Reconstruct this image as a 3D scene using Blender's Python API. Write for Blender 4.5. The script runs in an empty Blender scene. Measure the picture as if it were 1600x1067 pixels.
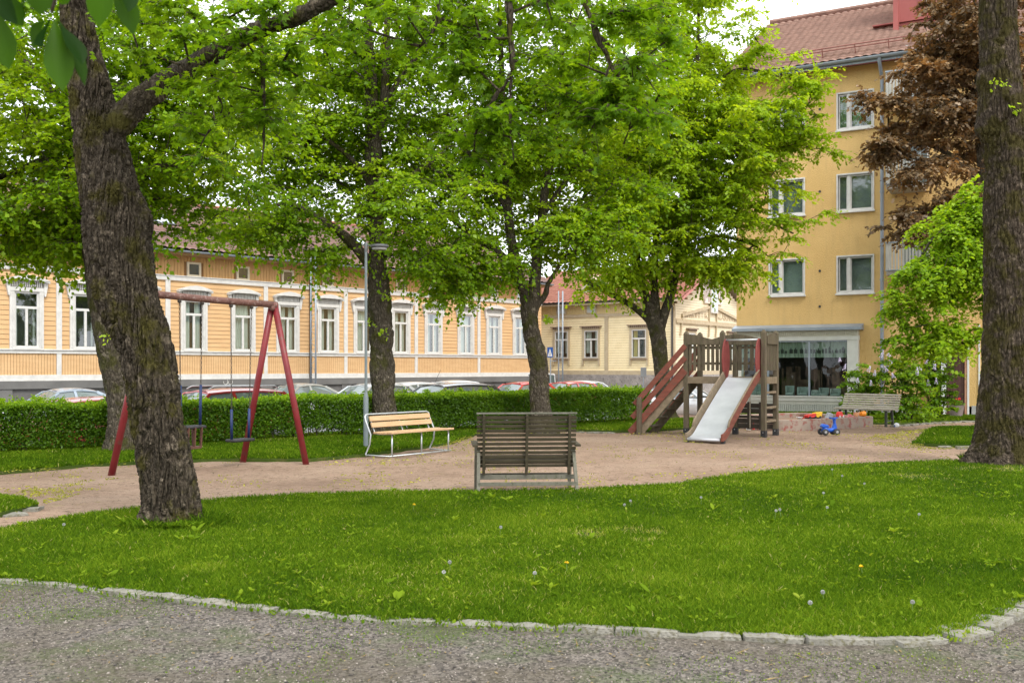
import bpy, bmesh, math, random
import numpy as np
from mathutils import Vector, Matrix

# ---------------------------------------------------------------- camera, sky, sun, exposure
S = bpy.context.scene
C = S.collection
F = 1556.0      # focal length in photo pixels (35 mm on full frame)
HY = 574.0      # horizon row of the photo
EYE = 1.5
cam_d = bpy.data.cameras.new('camera')
cam = bpy.data.objects.new('camera', cam_d); C.objects.link(cam)
cam.location = (0, 0, EYE); cam.rotation_euler = (math.radians(90), 0, 0)
cam_d.sensor_width = 36.0; cam_d.lens = 36.0 * F / 1600
cam_d.shift_y = (HY - 533.5) / 1600
cam_d.clip_start = 0.05; cam_d.clip_end = 2000
cam_d.dof.use_dof = True; cam_d.dof.focus_distance = 17.0; cam_d.dof.aperture_fstop = 5.6
S.camera = cam

SUN_EL, SUN_AZ = math.radians(54), math.radians(150)   # azimuth: clockwise from +Y
W = bpy.data.worlds.new('World'); S.world = W; W.use_nodes = True
nt = W.node_tree; nt.nodes.clear()
wo = nt.nodes.new('ShaderNodeOutputWorld'); bg = nt.nodes.new('ShaderNodeBackground')
sky = nt.nodes.new('ShaderNodeTexSky'); sky.sky_type = 'NISHITA'; sky.sun_disc = False
sky.sun_elevation = SUN_EL; sky.sun_rotation = SUN_AZ; sky.air_density = 1.0; sky.dust_density = 3.0; sky.ozone_density = 1.0
wtc = nt.nodes.new('ShaderNodeTexCoord'); wn = nt.nodes.new('ShaderNodeTexNoise')
wn.inputs['Scale'].default_value = 2.2; wn.inputs['Detail'].default_value = 5
wr = nt.nodes.new('ShaderNodeMapRange'); wr.inputs[1].default_value = 0.3; wr.inputs[2].default_value = 0.75; wr.inputs[3].default_value = 0.78; wr.inputs[4].default_value = 0.97
wm = nt.nodes.new('ShaderNodeMixRGB'); wm.inputs[2].default_value = (12.0, 12.3, 12.7, 1)   # bright overcast cloud
nt.links.new(wtc.outputs['Generated'], wn.inputs['Vector']); nt.links.new(wn.outputs[0], wr.inputs[0]); nt.links.new(wr.outputs[0], wm.inputs[0])
nt.links.new(sky.outputs[0], wm.inputs[1]); nt.links.new(wm.outputs[0], bg.inputs[0]); nt.links.new(bg.outputs[0], wo.inputs[0])
bg.inputs[1].default_value = 0.15
sd = bpy.data.lights.new('sun', 'SUN'); sd.energy = 2.0; sd.angle = math.radians(16); sd.color = (1.0, 0.95, 0.87)
sun = bpy.data.objects.new('sun', sd); C.objects.link(sun)
dv = Vector((math.sin(SUN_AZ) * math.cos(SUN_EL), math.cos(SUN_AZ) * math.cos(SUN_EL), math.sin(SUN_EL)))
sun.rotation_euler = dv.to_track_quat('Z', 'Y').to_euler(); sun.location = dv * 60
S.view_settings.view_transform = 'Standard'; S.view_settings.look = 'None'; S.view_settings.gamma = 1.0
S.view_settings.exposure = 0.50
S.view_settings.use_curve_mapping = False
try:
    S.cycles.max_bounces = 8; S.cycles.transparent_max_bounces = 8; S.cycles.use_denoising = True
    S.cycles.sample_clamp_indirect = 6.0
except Exception: pass

# ---------------------------------------------------------------- helpers
def P(px, py, Y): return Vector(((px - 800) / F * Y, Y, EYE + (HY - py) / F * Y))
def G(px, py):
    Y = EYE * F / (py - HY); return (((px - 800) / F) * Y, Y)
PI = math.pi
rnd = random.Random(5)

def sstep(a, b, x):
    t = np.clip((x - a) / (b - a), 0, 1); return t * t * (3 - 2 * t)
def _h(i, j, k, s):
    n = (i.astype(np.int64) * 73856093) ^ (j.astype(np.int64) * 19349663) ^ (k.astype(np.int64) * 83492791) ^ (s * 2654435761)
    n = (n ^ (n >> 13)) * 1274126177 & 0x7fffffff
    n = (n ^ (n >> 16)) * 668265263 & 0x7fffffff
    return ((n ^ (n >> 11)) & 0xfffff) / 1048575.0
def vnoise(p, s=0):
    p = np.asarray(p, float); i = np.floor(p).astype(np.int64); f = p - i; f = f * f * (3 - 2 * f)
    r = 0
    for a in (0, 1):
        for b in (0, 1):
            for c in (0, 1):
                w = (f[:, 0] if a else 1 - f[:, 0]) * (f[:, 1] if b else 1 - f[:, 1]) * (f[:, 2] if c else 1 - f[:, 2])
                r = r + w * _h(i[:, 0] + a, i[:, 1] + b, i[:, 2] + c, s)
    return r
def vnoise2(x, y, sc, s=0):
    x = np.atleast_1d(np.asarray(x, float)); y = np.atleast_1d(np.asarray(y, float))
    return vnoise(np.stack([x * sc, y * sc, np.zeros_like(x) + .5], 1), s)
def worley(p, s=0):
    i = np.floor(p).astype(np.int64); f1 = np.full(len(p), 9.0); f2 = np.full(len(p), 9.0)
    for a in (-1, 0, 1):
        for b in (-1, 0, 1):
            for c in (-1, 0, 1):
                q = i + np.array([a, b, c])
                x = q[:, 0] + _h(q[:, 0], q[:, 1], q[:, 2], s) - p[:, 0]
                y = q[:, 1] + _h(q[:, 0], q[:, 1], q[:, 2], s + 1) - p[:, 1]
                z = q[:, 2] + _h(q[:, 0], q[:, 1], q[:, 2], s + 2) - p[:, 2]
                d = np.sqrt(x * x + y * y + z * z)
                f2 = np.where(d < f1, f1, np.minimum(f2, d)); f1 = np.minimum(f1, d)
    return f1, f2

# ground height: park level 0, street about 0.6 m lower beyond the hedge
HP = np.array([3.49, 27.1]); HT = np.array([.7667, .642]); HN = np.array([-.642, .7667])
def hgt(x, y):
    x = np.asarray(x, float); y = np.asarray(y, float)
    s = (x - HP[0]) * HN[0] + (y - HP[1]) * HN[1]
    bx = 6.2 + (y - 28) * .2
    drop = sstep(1.3, 2.7, s) * (1 - sstep(-.5, .6, x - bx)) * np.clip(.5 + .006 * (y - 20), .5, .74)
    right = -.09 * sstep(27, 33, y) * sstep(-.5, .6, x - bx)
    mound = .17 * np.exp(-(((x - 9.9) / 1.9) ** 2 + ((y - 21.3) / 1.3) ** 2) ** 1.4)
    return -drop + right + mound
def gz(x, y): return float(hgt(x, y))

def catmull(pts, n):
    P_ = np.array([list(p) for p in pts], float); k = len(P_); out = []
    Q = np.vstack([2 * P_[0] - P_[1], P_, 2 * P_[-1] - P_[-2]])
    for t in np.linspace(0, k - 1 - 1e-6, n):
        i = int(t); u = t - i; a, b, c, d = Q[i:i + 4]
        out.append(.5 * ((2 * b) + (c - a) * u + (2 * a - 5 * b + 4 * c - d) * u * u + (-a + 3 * b - 3 * c + d) * u ** 3))
    return np.array(out)
def link(o, parent=None):
    C.objects.link(o)
    if parent is not None: o.parent = parent
    return o
def tag(o, label, cat, group=None, kind=None):
    if label: o['label'] = label
    if cat: o['category'] = cat
    if group: o['group'] = group
    if kind: o['kind'] = kind
    return o
def thing(name, label, cat, loc=(0, 0, 0), rz=0, group=None):
    o = bpy.data.objects.new(name, None); o.empty_display_size = .3; C.objects.link(o)
    o.location = loc; o.rotation_euler = (0, 0, rz)
    return tag(o, label, cat, group)
def children(o): return [c for c in bpy.data.objects if c.parent == o]
def copy_tree(o, parent=None, kids=None):
    c = o.copy(); C.objects.link(c)
    if parent is not None: c.parent = parent
    for ch in children(o): copy_tree(ch, c)
    return c

class MB:
    def __init__(s): s.v = []; s.f = []; s.m = []
    def add(s, vs, fs, m=0):
        b = len(s.v); s.v += [tuple(v) for v in vs]; s.f += [tuple(i + b for i in f) for f in fs]; s.m += [m] * len(fs); return s
    def box(s, x0, x1, y0, y1, z0, z1, m=0, M=None):
        vs = [Vector((x, y, z)) for x in (x0, x1) for y in (y0, y1) for z in (z0, z1)]
        if M is not None: vs = [M @ v for v in vs]
        return s.add(vs, [(0, 1, 3, 2), (4, 6, 7, 5), (0, 4, 5, 1), (2, 3, 7, 6), (0, 2, 6, 4), (1, 5, 7, 3)], m)
    def bar(s, a, b, w, t, up=(0, 0, 1), m=0):
        """board from a to b, w wide (across), t thick (towards up)"""
        a = Vector(a); b = Vector(b); d = (b - a).normalized(); up = Vector(up)
        side = d.cross(up)
        if side.length < 1e-4: side = d.cross(Vector((1, 0, 0)))
        side.normalize(); u = side.cross(d).normalized()
        vs = []
        for p in (a, b):
            for i, j in ((-1, -1), (1, -1), (1, 1), (-1, 1)): vs.append(p + side * (w / 2 * i) + u * (t / 2 * j))
        return s.add(vs, [(3, 2, 1, 0), (4, 5, 6, 7), (0, 1, 5, 4), (1, 2, 6, 5), (2, 3, 7, 6), (3, 0, 4, 7)], m)
    def tube(s, pts, r, n=8, m=0, cap=True):
        pts = [Vector(p) for p in pts]; k = len(pts)
        rs = r if hasattr(r, '__len__') else [r] * k
        ref = None; vs = []
        for i in range(k):
            d = (pts[min(i + 1, k - 1)] - pts[max(i - 1, 0)]).normalized()
            if ref is None: ref = d.orthogonal().normalized()
            u = (ref - d * ref.dot(d)).normalized(); ref = u; w = d.cross(u)
            for j in range(n):
                a = 2 * PI * j / n; vs.append(pts[i] + u * (math.cos(a) * rs[i]) + w * (math.sin(a) * rs[i]))
        fs = [(i * n + j, i * n + (j + 1) % n, (i + 1) * n + (j + 1) % n, (i + 1) * n + j) for i in range(k - 1) for j in range(n)]
        if cap: fs += [tuple(range(n - 1, -1, -1)), tuple((k - 1) * n + j for j in range(n))]
        return s.add(vs, fs, m)
    def lathe(s, prof, n=16, c=(0, 0, 0), axis='z', m=0):
        vs = []
        for r, z in prof:
            for j in range(n):
                a = 2 * PI * j / n; x, y = r * math.cos(a), r * math.sin(a)
                v = (x, y, z) if axis == 'z' else ((z, x, y) if axis == 'x' else (x, z, y))
                vs.append((v[0] + c[0], v[1] + c[1], v[2] + c[2]))
        k = len(prof)
        fs = [(i * n + j, i * n + (j + 1) % n, (i + 1) * n + (j + 1) % n, (i + 1) * n + j) for i in range(k - 1) for j in range(n)]
        fs += [tuple(range(n - 1, -1, -1)), tuple((k - 1) * n + j for j in range(n))]
        return s.add(vs, fs, m)
    def prism(s, poly, y0, y1, m=0, M=None):
        """poly in the x-z plane, extruded along y"""
        n = len(poly); vs = [Vector((x, y0, z)) for x, z in poly] + [Vector((x, y1, z)) for x, z in poly]
        if M is not None: vs = [M @ v for v in vs]
        fs = [tuple(range(n)), tuple(range(2 * n - 1, n - 1, -1))] + [(i, i + n, (i + 1) % n + n, (i + 1) % n) for i in range(n)]
        return s.add(vs, fs, m)
    def build(s, name, mats, parent=None, smooth=False, bevel=0, origin=None, fix=True):
        me = bpy.data.meshes.new(name)
        vs = s.v if origin is None else [(v[0] - origin[0], v[1] - origin[1], v[2] - origin[2]) for v in s.v]
        me.from_pydata(vs, [], s.f)
        for mt in (mats if isinstance(mats, (list, tuple)) else [mats]): me.materials.append(mt)
        if any(s.m): me.polygons.foreach_set('material_index', s.m)
        if fix:
            bm = bmesh.new(); bm.from_mesh(me); bmesh.ops.recalc_face_normals(bm, faces=bm.faces); bm.to_mesh(me); bm.free()
        o = bpy.data.objects.new(name, me); link(o, parent)
        if origin is not None and parent is None: o.location = origin
        if smooth:
            me.polygons.foreach_set('use_smooth', [True] * len(me.polygons))
            if smooth == 'auto':
                sharp_edges(me, 40)
        if bevel:
            b = o.modifiers.new('bevel', 'BEVEL'); b.width = bevel; b.segments = 2; b.limit_method = 'ANGLE'; b.angle_limit = math.radians(40)
        return o
def sharp_edges(me, deg):
    bm = bmesh.new(); bm.from_mesh(me)
    for e in bm.edges:
        if len(e.link_faces) == 2 and e.calc_face_angle(0) > math.radians(deg): e.smooth = False
    bm.to_mesh(me); bm.free()

def np_mesh(name, verts, faces, mat, parent=None, tint=None, origin=None, smooth=False):
    """faces: (n,k) array of one polygon size"""
    verts = np.asarray(verts, np.float32)
    if origin is not None: verts = verts - np.array(origin, np.float32)
    faces = np.asarray(faces, np.int32); n, k = faces.shape
    me = bpy.data.meshes.new(name)
    me.vertices.add(len(verts)); me.vertices.foreach_set('co', verts.ravel())
    me.loops.add(n * k); me.loops.foreach_set('vertex_index', faces.ravel())
    me.polygons.add(n); me.polygons.foreach_set('loop_start', np.arange(0, n * k, k, dtype=np.int32))
    me.update(calc_edges=True)
    if tint is not None:
        a = me.attributes.new('tint', 'FLOAT', 'POINT'); a.data.foreach_set('value', np.asarray(tint, np.float32))
    if smooth: me.polygons.foreach_set('use_smooth', np.ones(n, bool))
    for mt in (mat if isinstance(mat, (list, tuple)) else [mat]): me.materials.append(mt)
    o = bpy.data.objects.new(name, me); link(o, parent)
    if origin is not None and parent is None: o.location = origin
    return o

# ---------------------------------------------------------------- materials
MATS = {}
def col(c): return (c[0], c[1], c[2], 1)
def srgb(r, g, b):
    f = lambda v: ((v / 255 + .055) / 1.055) ** 2.4 if v > 10 else v / 255 / 12.92
    return (f(r), f(g), f(b))
class NT:
    def __init__(s, name):
        s.m = bpy.data.materials.new(name); s.m.use_nodes = True; s.t = s.m.node_tree; s.t.nodes.clear()
        s.out = s.n('ShaderNodeOutputMaterial')
    def n(s, t, **kw):
        x = s.t.nodes.new(t)
        for k, v in kw.items():
            if k.startswith('i_'): x.inputs[k[2:]].default_value = v
            elif k.startswith('n'): x.inputs[int(k[1:])].default_value = v
            else: setattr(x, k, v)
        return x
    def l(s, a, b): s.t.links.new(a, b)
    def ramp(s, src, stops):
        r = s.n('ShaderNodeValToRGB'); e = r.color_ramp.elements
        while len(e) < len(stops): e.new(.5)
        for el, (p, c) in zip(e, stops): el.position = p; el.color = col(c)
        s.l(src, r.inputs[0]); return r.outputs[0]
    def coords(s, scale=(1, 1, 1), kind='Object'):
        tc = s.n('ShaderNodeTexCoord'); mp = s.n('ShaderNodeMapping'); mp.inputs['Scale'].default_value = scale
        s.l(tc.outputs[kind], mp.inputs[0]); return mp.outputs[0]
    def noise(s, vec, scale, detail=4, rough=.55):
        x = s.n('ShaderNodeTexNoise'); x.inputs['Scale'].default_value = scale; x.inputs['Detail'].default_value = detail; x.inputs['Roughness'].default_value = rough
        s.l(vec, x.inputs['Vector']); return x.outputs[0]
    def mix(s, fac, a, b):
        x = s.n('ShaderNodeMixRGB')
        for i, v in ((0, fac), (1, a), (2, b)):
            if hasattr(v, 'node'): s.l(v, x.inputs[i])
            else: x.inputs[i].default_value = v if i == 0 else col(v)
        return x.outputs[0]
    def rng(s, v, a, b, c=0., d=1.):
        x = s.n('ShaderNodeMapRange'); s.l(v, x.inputs[0])
        for i, q in enumerate((a, b, c, d)): x.inputs[i + 1].default_value = q
        return x.outputs[0]
    def bump(s, h, st, dist=.02):
        x = s.n('ShaderNodeBump'); x.inputs['Strength'].default_value = st; x.inputs['Distance'].default_value = dist; s.l(h, x.inputs['Height']); return x.outputs[0]
    def bsdf(s, c, rough=.8, bump=None, metal=0., spec=.5):
        b = s.n('ShaderNodeBsdfPrincipled')
        if hasattr(c, 'node'): s.l(c, b.inputs['Base Color'])
        else: b.inputs['Base Color'].default_value = col(c)
        if hasattr(rough, 'node'): s.l(rough, b.inputs['Roughness'])
        else: b.inputs['Roughness'].default_value = rough
        b.inputs['Metallic'].default_value = metal; b.inputs['Specular IOR Level'].default_value = spec
        if bump is not None: s.l(bump, b.inputs['Normal'])
        s.l(b.outputs[0], s.out.inputs[0]); return b

def pm(name, c1, c2, scale=3, rough=.7, bscale=40, bst=.15, metal=0., stretch=(1, 1, 1), spec=.4, c3=None, c3t=.62, detail=5):
    if name in MATS: return MATS[name]
    n = NT(name); v = n.coords(stretch); a = n.noise(v, scale, detail)
    c = n.ramp(a, [(.3, c1), (.7, c2)])
    if c3 is not None:
        b = n.noise(v, scale * 2.7 + 1.3, 6, .65); c = n.mix(n.rng(b, c3t - .06, c3t + .06), c, c3)
    h = n.noise(v, bscale, 3)
    n.bsdf(c, rough, n.bump(h, bst), metal, spec)
    MATS[name] = n.m; return n.m

def leafmat(name, dark, mid, lite, trans=.54, tc=None, gl=.014):
    n = NT(name); at = n.n('ShaderNodeAttribute', attribute_name='tint')
    c = n.ramp(at.outputs['Fac'], [(0, dark), (.5, mid), (1, lite)])
    d = n.n('ShaderNodeBsdfDiffuse'); n.l(c, d.inputs[0])
    hs = n.n('ShaderNodeMixRGB', blend_type='MULTIPLY'); hs.inputs[0].default_value = 1; n.l(c, hs.inputs[1]); hs.inputs[2].default_value = col(tc or (1.5, 1.35, .6))
    t = n.n('ShaderNodeBsdfTranslucent'); n.l(hs.outputs[0], t.inputs[0])
    mx = n.n('ShaderNodeMixShader'); mx.inputs[0].default_value = trans; n.l(d.outputs[0], mx.inputs[1]); n.l(t.outputs[0], mx.inputs[2])
    g = n.n('ShaderNodeBsdfGlossy'); g.inputs['Roughness'].default_value = .45; g.inputs[0].default_value = (1, 1, 1, 1)
    m2 = n.n('ShaderNodeMixShader'); m2.inputs[0].default_value = gl; n.l(mx.outputs[0], m2.inputs[1]); n.l(g.outputs[0], m2.inputs[2])
    n.l(m2.outputs[0], n.out.inputs[0]); return n.m

def glassmat(name, tint=(.75, .82, .8), refl=.25, rough=.02, kf=.5):
    n = NT(name); tr = n.n('ShaderNodeBsdfTransparent'); tr.inputs[0].default_value = col(tint)
    g = n.n('ShaderNodeBsdfGlossy'); g.inputs['Roughness'].default_value = rough; g.inputs[0].default_value = (.95, .98, 1, 1)
    v = n.coords((1, 1, 1)); g2 = n.bump(n.noise(v, 1.1, 2), .12, .05); n.l(g2, g.inputs['Normal'])
    fr = n.n('ShaderNodeLayerWeight'); fr.inputs[0].default_value = .3
    ad = n.n('ShaderNodeMath', operation='MULTIPLY_ADD'); ad.inputs[1].default_value = kf; ad.inputs[2].default_value = refl; n.l(fr.outputs['Facing'], ad.inputs[0])
    m = n.n('ShaderNodeMixShader'); n.l(ad.outputs[0], m.inputs[0]); n.l(tr.outputs[0], m.inputs[1]); n.l(g.outputs[0], m.inputs[2])
    n.l(m.outputs[0], n.out.inputs[0]); return n.m

def barkmat(name, c1, c2, moss, mossamt=.62, sc=1.0, bst=.8):
    n = NT(name); v = n.coords((1, 1, .28)); v1 = n.coords((1, 1, 1))
    vo = n.n('ShaderNodeTexVoronoi', feature='DISTANCE_TO_EDGE'); vo.inputs['Scale'].default_value = 26 * sc
    wv = n.n('ShaderNodeMixRGB', blend_type='ADD'); wv.inputs[0].default_value = .08; n.l(v, wv.inputs[1])
    nn = n.n('ShaderNodeTexNoise'); nn.inputs['Scale'].default_value = 6; n.l(v, nn.inputs['Vector']); n.l(nn.outputs['Color'], wv.inputs[2])
    n.l(wv.outputs[0], vo.inputs['Vector'])
    h = n.rng(vo.outputs[0], 0, .32)
    big = n.noise(v1, 2.2, 4); fine = n.noise(v, 60, 5, .7)
    lich = n.noise(v1, 9, 6, .7)
    c = n.mix(n.rng(fine, .3, .7), c1, c2)
    c = n.mix(n.rng(h, 0, .8, .55, 0), c, tuple(x * .45 for x in c1))
    c = n.mix(n.rng(lich, .56, .64, 0, .55), c, tuple(min(1, x * 2.1) for x in c2))
    c = n.mix(n.rng(n.noise(v1, 3.1, 6, .6), mossamt - .05, mossamt + .05, 0, .85), c, moss)
    hh = n.n('ShaderNodeMath', operation='ADD'); n.l(h, hh.inputs[0]); n.l(n.rng(fine, 0, 1, 0, .5), hh.inputs[1])
    n.bsdf(c, .95, n.bump(hh.outputs[0], bst, .03), spec=.15); return n.m
# ---------------------------------------------------------------- ground surfaces
def ground_mat():
    n = NT('sand'); v = n.coords((1, 1, 1)); a = n.noise(v, .55, 5, .6)
    c = n.ramp(a, [(.3, (.25, .175, .125)), (.5, (.335, .24, .172)), (.7, (.40, .30, .222))])
    f = n.noise(v, 55, 5, .75); c = n.mix(n.rng(f, .40, .62, .0, .6), c, (.20, .125, .09))
    deb = n.noise(n.coords((1, 2.6, 1)), 6.5, 8, .78)
    c = n.mix(n.rng(deb, .55, .61, 0, .75), c, (.11, .068, .045))
    sp = n.noise(v, 1.3, 7, .72); c = n.mix(n.rng(sp, .63, .72, 0, .55), c, (.28, .27, .07))
    b1 = n.noise(v, 3.2, 4, .6); b2 = n.noise(v, 22, 4, .6)
    ad = n.n('ShaderNodeMath', operation='MULTIPLY_ADD'); ad.inputs[1].default_value = 2.6; n.l(b1, ad.inputs[0]); n.l(b2, ad.inputs[2])
    n.bsdf(c, .97, n.bump(ad.outputs[0], .9, .05), spec=.1); return n.m
def gravel_mat():
    n = NT('gravel'); v = n.coords((1, 1, 1))
    vo = n.n('ShaderNodeTexVoronoi'); vo.inputs['Scale'].default_value = 62; n.l(v, vo.inputs['Vector'])
    c = n.ramp(vo.outputs['Color'], [(.15, (.04, .036, .033)), (.4, (.095, .084, .074)), (.6, (.14, .12, .105)), (.85, (.20, .178, .155))])
    big = n.noise(v, .8, 5, .6); c = n.mix(n.rng(big, .42, .62, 0, .6), c, (.085, .07, .045))
    w = n.noise(v, 1.2, 6, .7); c = n.mix(n.rng(w, .50, .66, 0, .6), c, (.055, .085, .018))
    n.bsdf(c, .95, n.bump(vo.outputs['Distance'], .8, .012), spec=.15); return n.m
def soil_mat():
    n = NT('turf'); v = n.coords((1, 1, 1)); a = n.noise(v, 2.4, 6, .65)
    c = n.ramp(a, [(.3, (.035, .060, .012)), (.55, (.055, .085, .016)), (.75, (.13, .11, .045))])
    n.bsdf(c, 1, n.bump(n.noise(v, 60, 4), .6), spec=.05); return n.m
M_SAND = ground_mat(); M_GRAVEL = gravel_mat(); M_TURF = soil_mat()
M_ASPH = pm('asphalt', (.17, .17, .175), (.23, .23, .235), 1.5, .9, 80, .3)
M_PAVE = pm('pavement', (.28, .27, .26), (.36, .35, .33), 2.5, .9, 50, .3)
M_STONE = pm('granite', (.16, .152, .125), (.27, .255, .215), 9, .9, 60, .7, c3=(.13, .12, .07), c3t=.56)

def grid_ground():
    xs = np.concatenate([[-400, -200, -100, -60], np.arange(-40, -11.9, .5), np.arange(-11.4, 13.9, .1), np.arange(14, 40.01, .5), [60, 100, 200, 400]])
    ys = np.concatenate([[-200, -60, -20], np.arange(-8, 8.4, .5), np.arange(8.5, 27.9, .1), np.arange(28, 66.01, .5), [80, 110, 160, 260, 500]])
    X, Y = np.meshgrid(xs, ys); Z = hgt(X.ravel(), Y.ravel()).reshape(X.shape) - .02
    near = (np.abs(X) < 40) & (Y < 40)
    Z += np.where(near, .022 * (vnoise2(X.ravel(), Y.ravel(), .9, 3).reshape(X.shape) - .5), 0)
    sn = vnoise2(X.ravel(), Y.ravel(), 1.7, 51) * .5 + vnoise2(X.ravel(), Y.ravel(), 3.7, 52) * .32 + vnoise2(X.ravel(), Y.ravel(), 8.5, 53) * .18
    Z += np.where((Y > 8.5) & (Y < 28) & (X > -11.5) & (X < 14), .075 * (sn.reshape(X.shape) - .60), 0)
    V = np.stack([X.ravel(), Y.ravel(), Z.ravel()], 1); nx = len(xs)
    i = (np.arange(len(ys) - 1)[:, None] * nx + np.arange(nx - 1)[None]).ravel()
    Fc = np.stack([i, i + 1, i + nx + 1, i + nx], 1)
    o = np_mesh('ground', V, Fc, M_SAND, smooth=True); o['kind'] = 'structure'; return o
grid_ground()

def densify(poly, step, jag=0., seed=0):
    out = []; n = len(poly)
    for i in range(n):
        a = np.array(poly[i]); b = np.array(poly[(i + 1) % n]); L = np.linalg.norm(b - a); k = max(1, int(L / step))
        for j in range(k):
            p = a + (b - a) * j / k
            if jag:
                q = vnoise2([p[0]], [p[1]], 2.5, seed)[0] + .5 * vnoise2([p[0]], [p[1]], 9, seed)[0] - .75
                d = (b - a) / max(L, 1e-6); p = p + np.array([-d[1], d[0]]) * q * jag * 2
            out.append((float(p[0]), float(p[1])))
    return out
def sheet(name, poly, off, mat, cell=.6, kind='structure', skirt=.05):
    bm = bmesh.new(); vs = [bm.verts.new((x, y, 0)) for x, y in poly]; bm.faces.new(vs)
    xs = [p[0] for p in poly]; ys = [p[1] for p in poly]
    for ax, lo, hi in ((0, min(xs), max(xs)), (1, min(ys), max(ys))):
        k = lo + cell
        while k < hi:
            no = (1, 0, 0) if ax == 0 else (0, 1, 0); co = (k, 0, 0) if ax == 0 else (0, k, 0)
            bmesh.ops.bisect_plane(bm, geom=bm.verts[:] + bm.edges[:] + bm.faces[:], plane_co=co, plane_no=no); k += cell
    P2 = np.array([v.co[:] for v in bm.verts]); z = hgt(P2[:, 0], P2[:, 1]) + off
    for v, zz in zip(bm.verts, z): v.co.z = float(zz)
    be = [e for e in bm.edges if len(e.link_faces) == 1]
    r = bmesh.ops.extrude_edge_only(bm, edges=be)
    for g in r['geom']:
        if isinstance(g, bmesh.types.BMVert): g.co.z -= skirt
    bmesh.ops.recalc_face_normals(bm, faces=bm.faces)
    me = bpy.data.meshes.new(name); bm.to_mesh(me); bm.free(); me.materials.append(mat)
    # make sure the sheet faces up
    if me.polygons and sum(p.normal.z * p.area for p in me.polygons) < 0: me.flip_normals()
    o = bpy.data.objects.new(name, me); link(o); o['kind'] = kind; return o

kerb_px = [(-420, 873), (-150, 893), (0, 908), (100, 917), (200, 930), (350, 947), (450, 958), (560, 968), (700, 975), (850, 983), (1000, 991), (1150, 998), (1250, 1003), (1350, 1004), (1430, 1002), (1500, 992), (1550, 974), (1600, 946), (1700, 905), (1800, 872)]
kerb = [tuple(float(v) for v in p) for p in catmull([G(*p) for p in kerb_px], 96)]
lawn_back = [(1800, 712), (1700, 716), (1600, 719), (1500, 721), (1400, 723), (1300, 729), (1200, 737), (1130, 746), (1060, 757), (980, 762), (900, 767), (750, 769), (600, 770), (500, 773), (400, 778), (320, 784), (230, 794), (150, 804), (70, 816), (0, 829), (-150, 850), (-420, 862)]
front_lawn = densify(kerb + [G(*p) for p in lawn_back], .35, .05, 1)
sheet('front_lawn', front_lawn, .02, M_TURF)
small_lawn = densify([G(*p) for p in [(-300, 768), (-150, 768), (0, 776), (38, 780), (58, 790), (30, 797), (0, 803), (-150, 818), (-300, 826)]], .25, .05, 2)
sheet('left_lawn', small_lawn, .02, M_TURF)
front = [G(*p) for p in [(-420, 752), (-200, 745), (0, 738), (213, 723), (300, 720), (378, 718), (481, 719), (570, 711), (640, 702), (700, 694), (738, 681), (762, 673), (905, 672), (959, 674), (1020, 673), (1080, 669), (1150, 669), (1215, 668), (1226, 661), (1300, 661), (1380, 661.5), (1405, 662), (1460, 658), (1530, 655), (1700, 651)]]
bp = lambda t, s: tuple(HP + HT * t + HN * s)
back = [(24, 28), (15, 32.4), (8.9, 35.2), (7.4, 33), (6.7, 29), (5.2, 28.6), bp(1.2, 1.2), bp(-6, 1.2), bp(-14, 1.2), bp(-26, 1.2)]
strip_lawn = densify(front + back, .4, .05, 3)
sheet('back_lawn', strip_lawn, .02, M_TURF)
mound_p = densify([G(*p) for p in [(1424, 694), (1480, 697), (1530, 697.5), (1600, 698), (1800, 700), (1800, 664), (1600, 664), (1530, 667), (1490, 675), (1450, 684)]], .3, .04, 4)
sheet('mound_lawn', mound_p, .03, M_TURF, cell=.3)
# gravel path in front of the lawn
pth = [(-14, -6), (12, -6), (12, 8.5)] + [(x, y) for x, y in kerb[::-1]] + [(-14, 9)]
pth[3] = (kerb[-1][0], kerb[-1][1] - .02)
sheet('gravel_path', [(x, y - .03) for x, y in pth], .002, M_GRAVEL, cell=1.0, skirt=.02)
# street beyond the hedge
st = [bp(-60, 3.2), bp(-60, 60), bp(60, 60), bp(60, 14), bp(14, 14), bp(8.5, 9.5), bp(2.0, 3.6)]
sheet('street', st, .006, M_ASPH, cell=2.0)
sheet('pavement', [bp(-60, 2.75), bp(1.7, 2.75), bp(1.9, 3.15), bp(-60, 3.15)], .10, M_PAVE, cell=2.0, skirt=.12)

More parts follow.
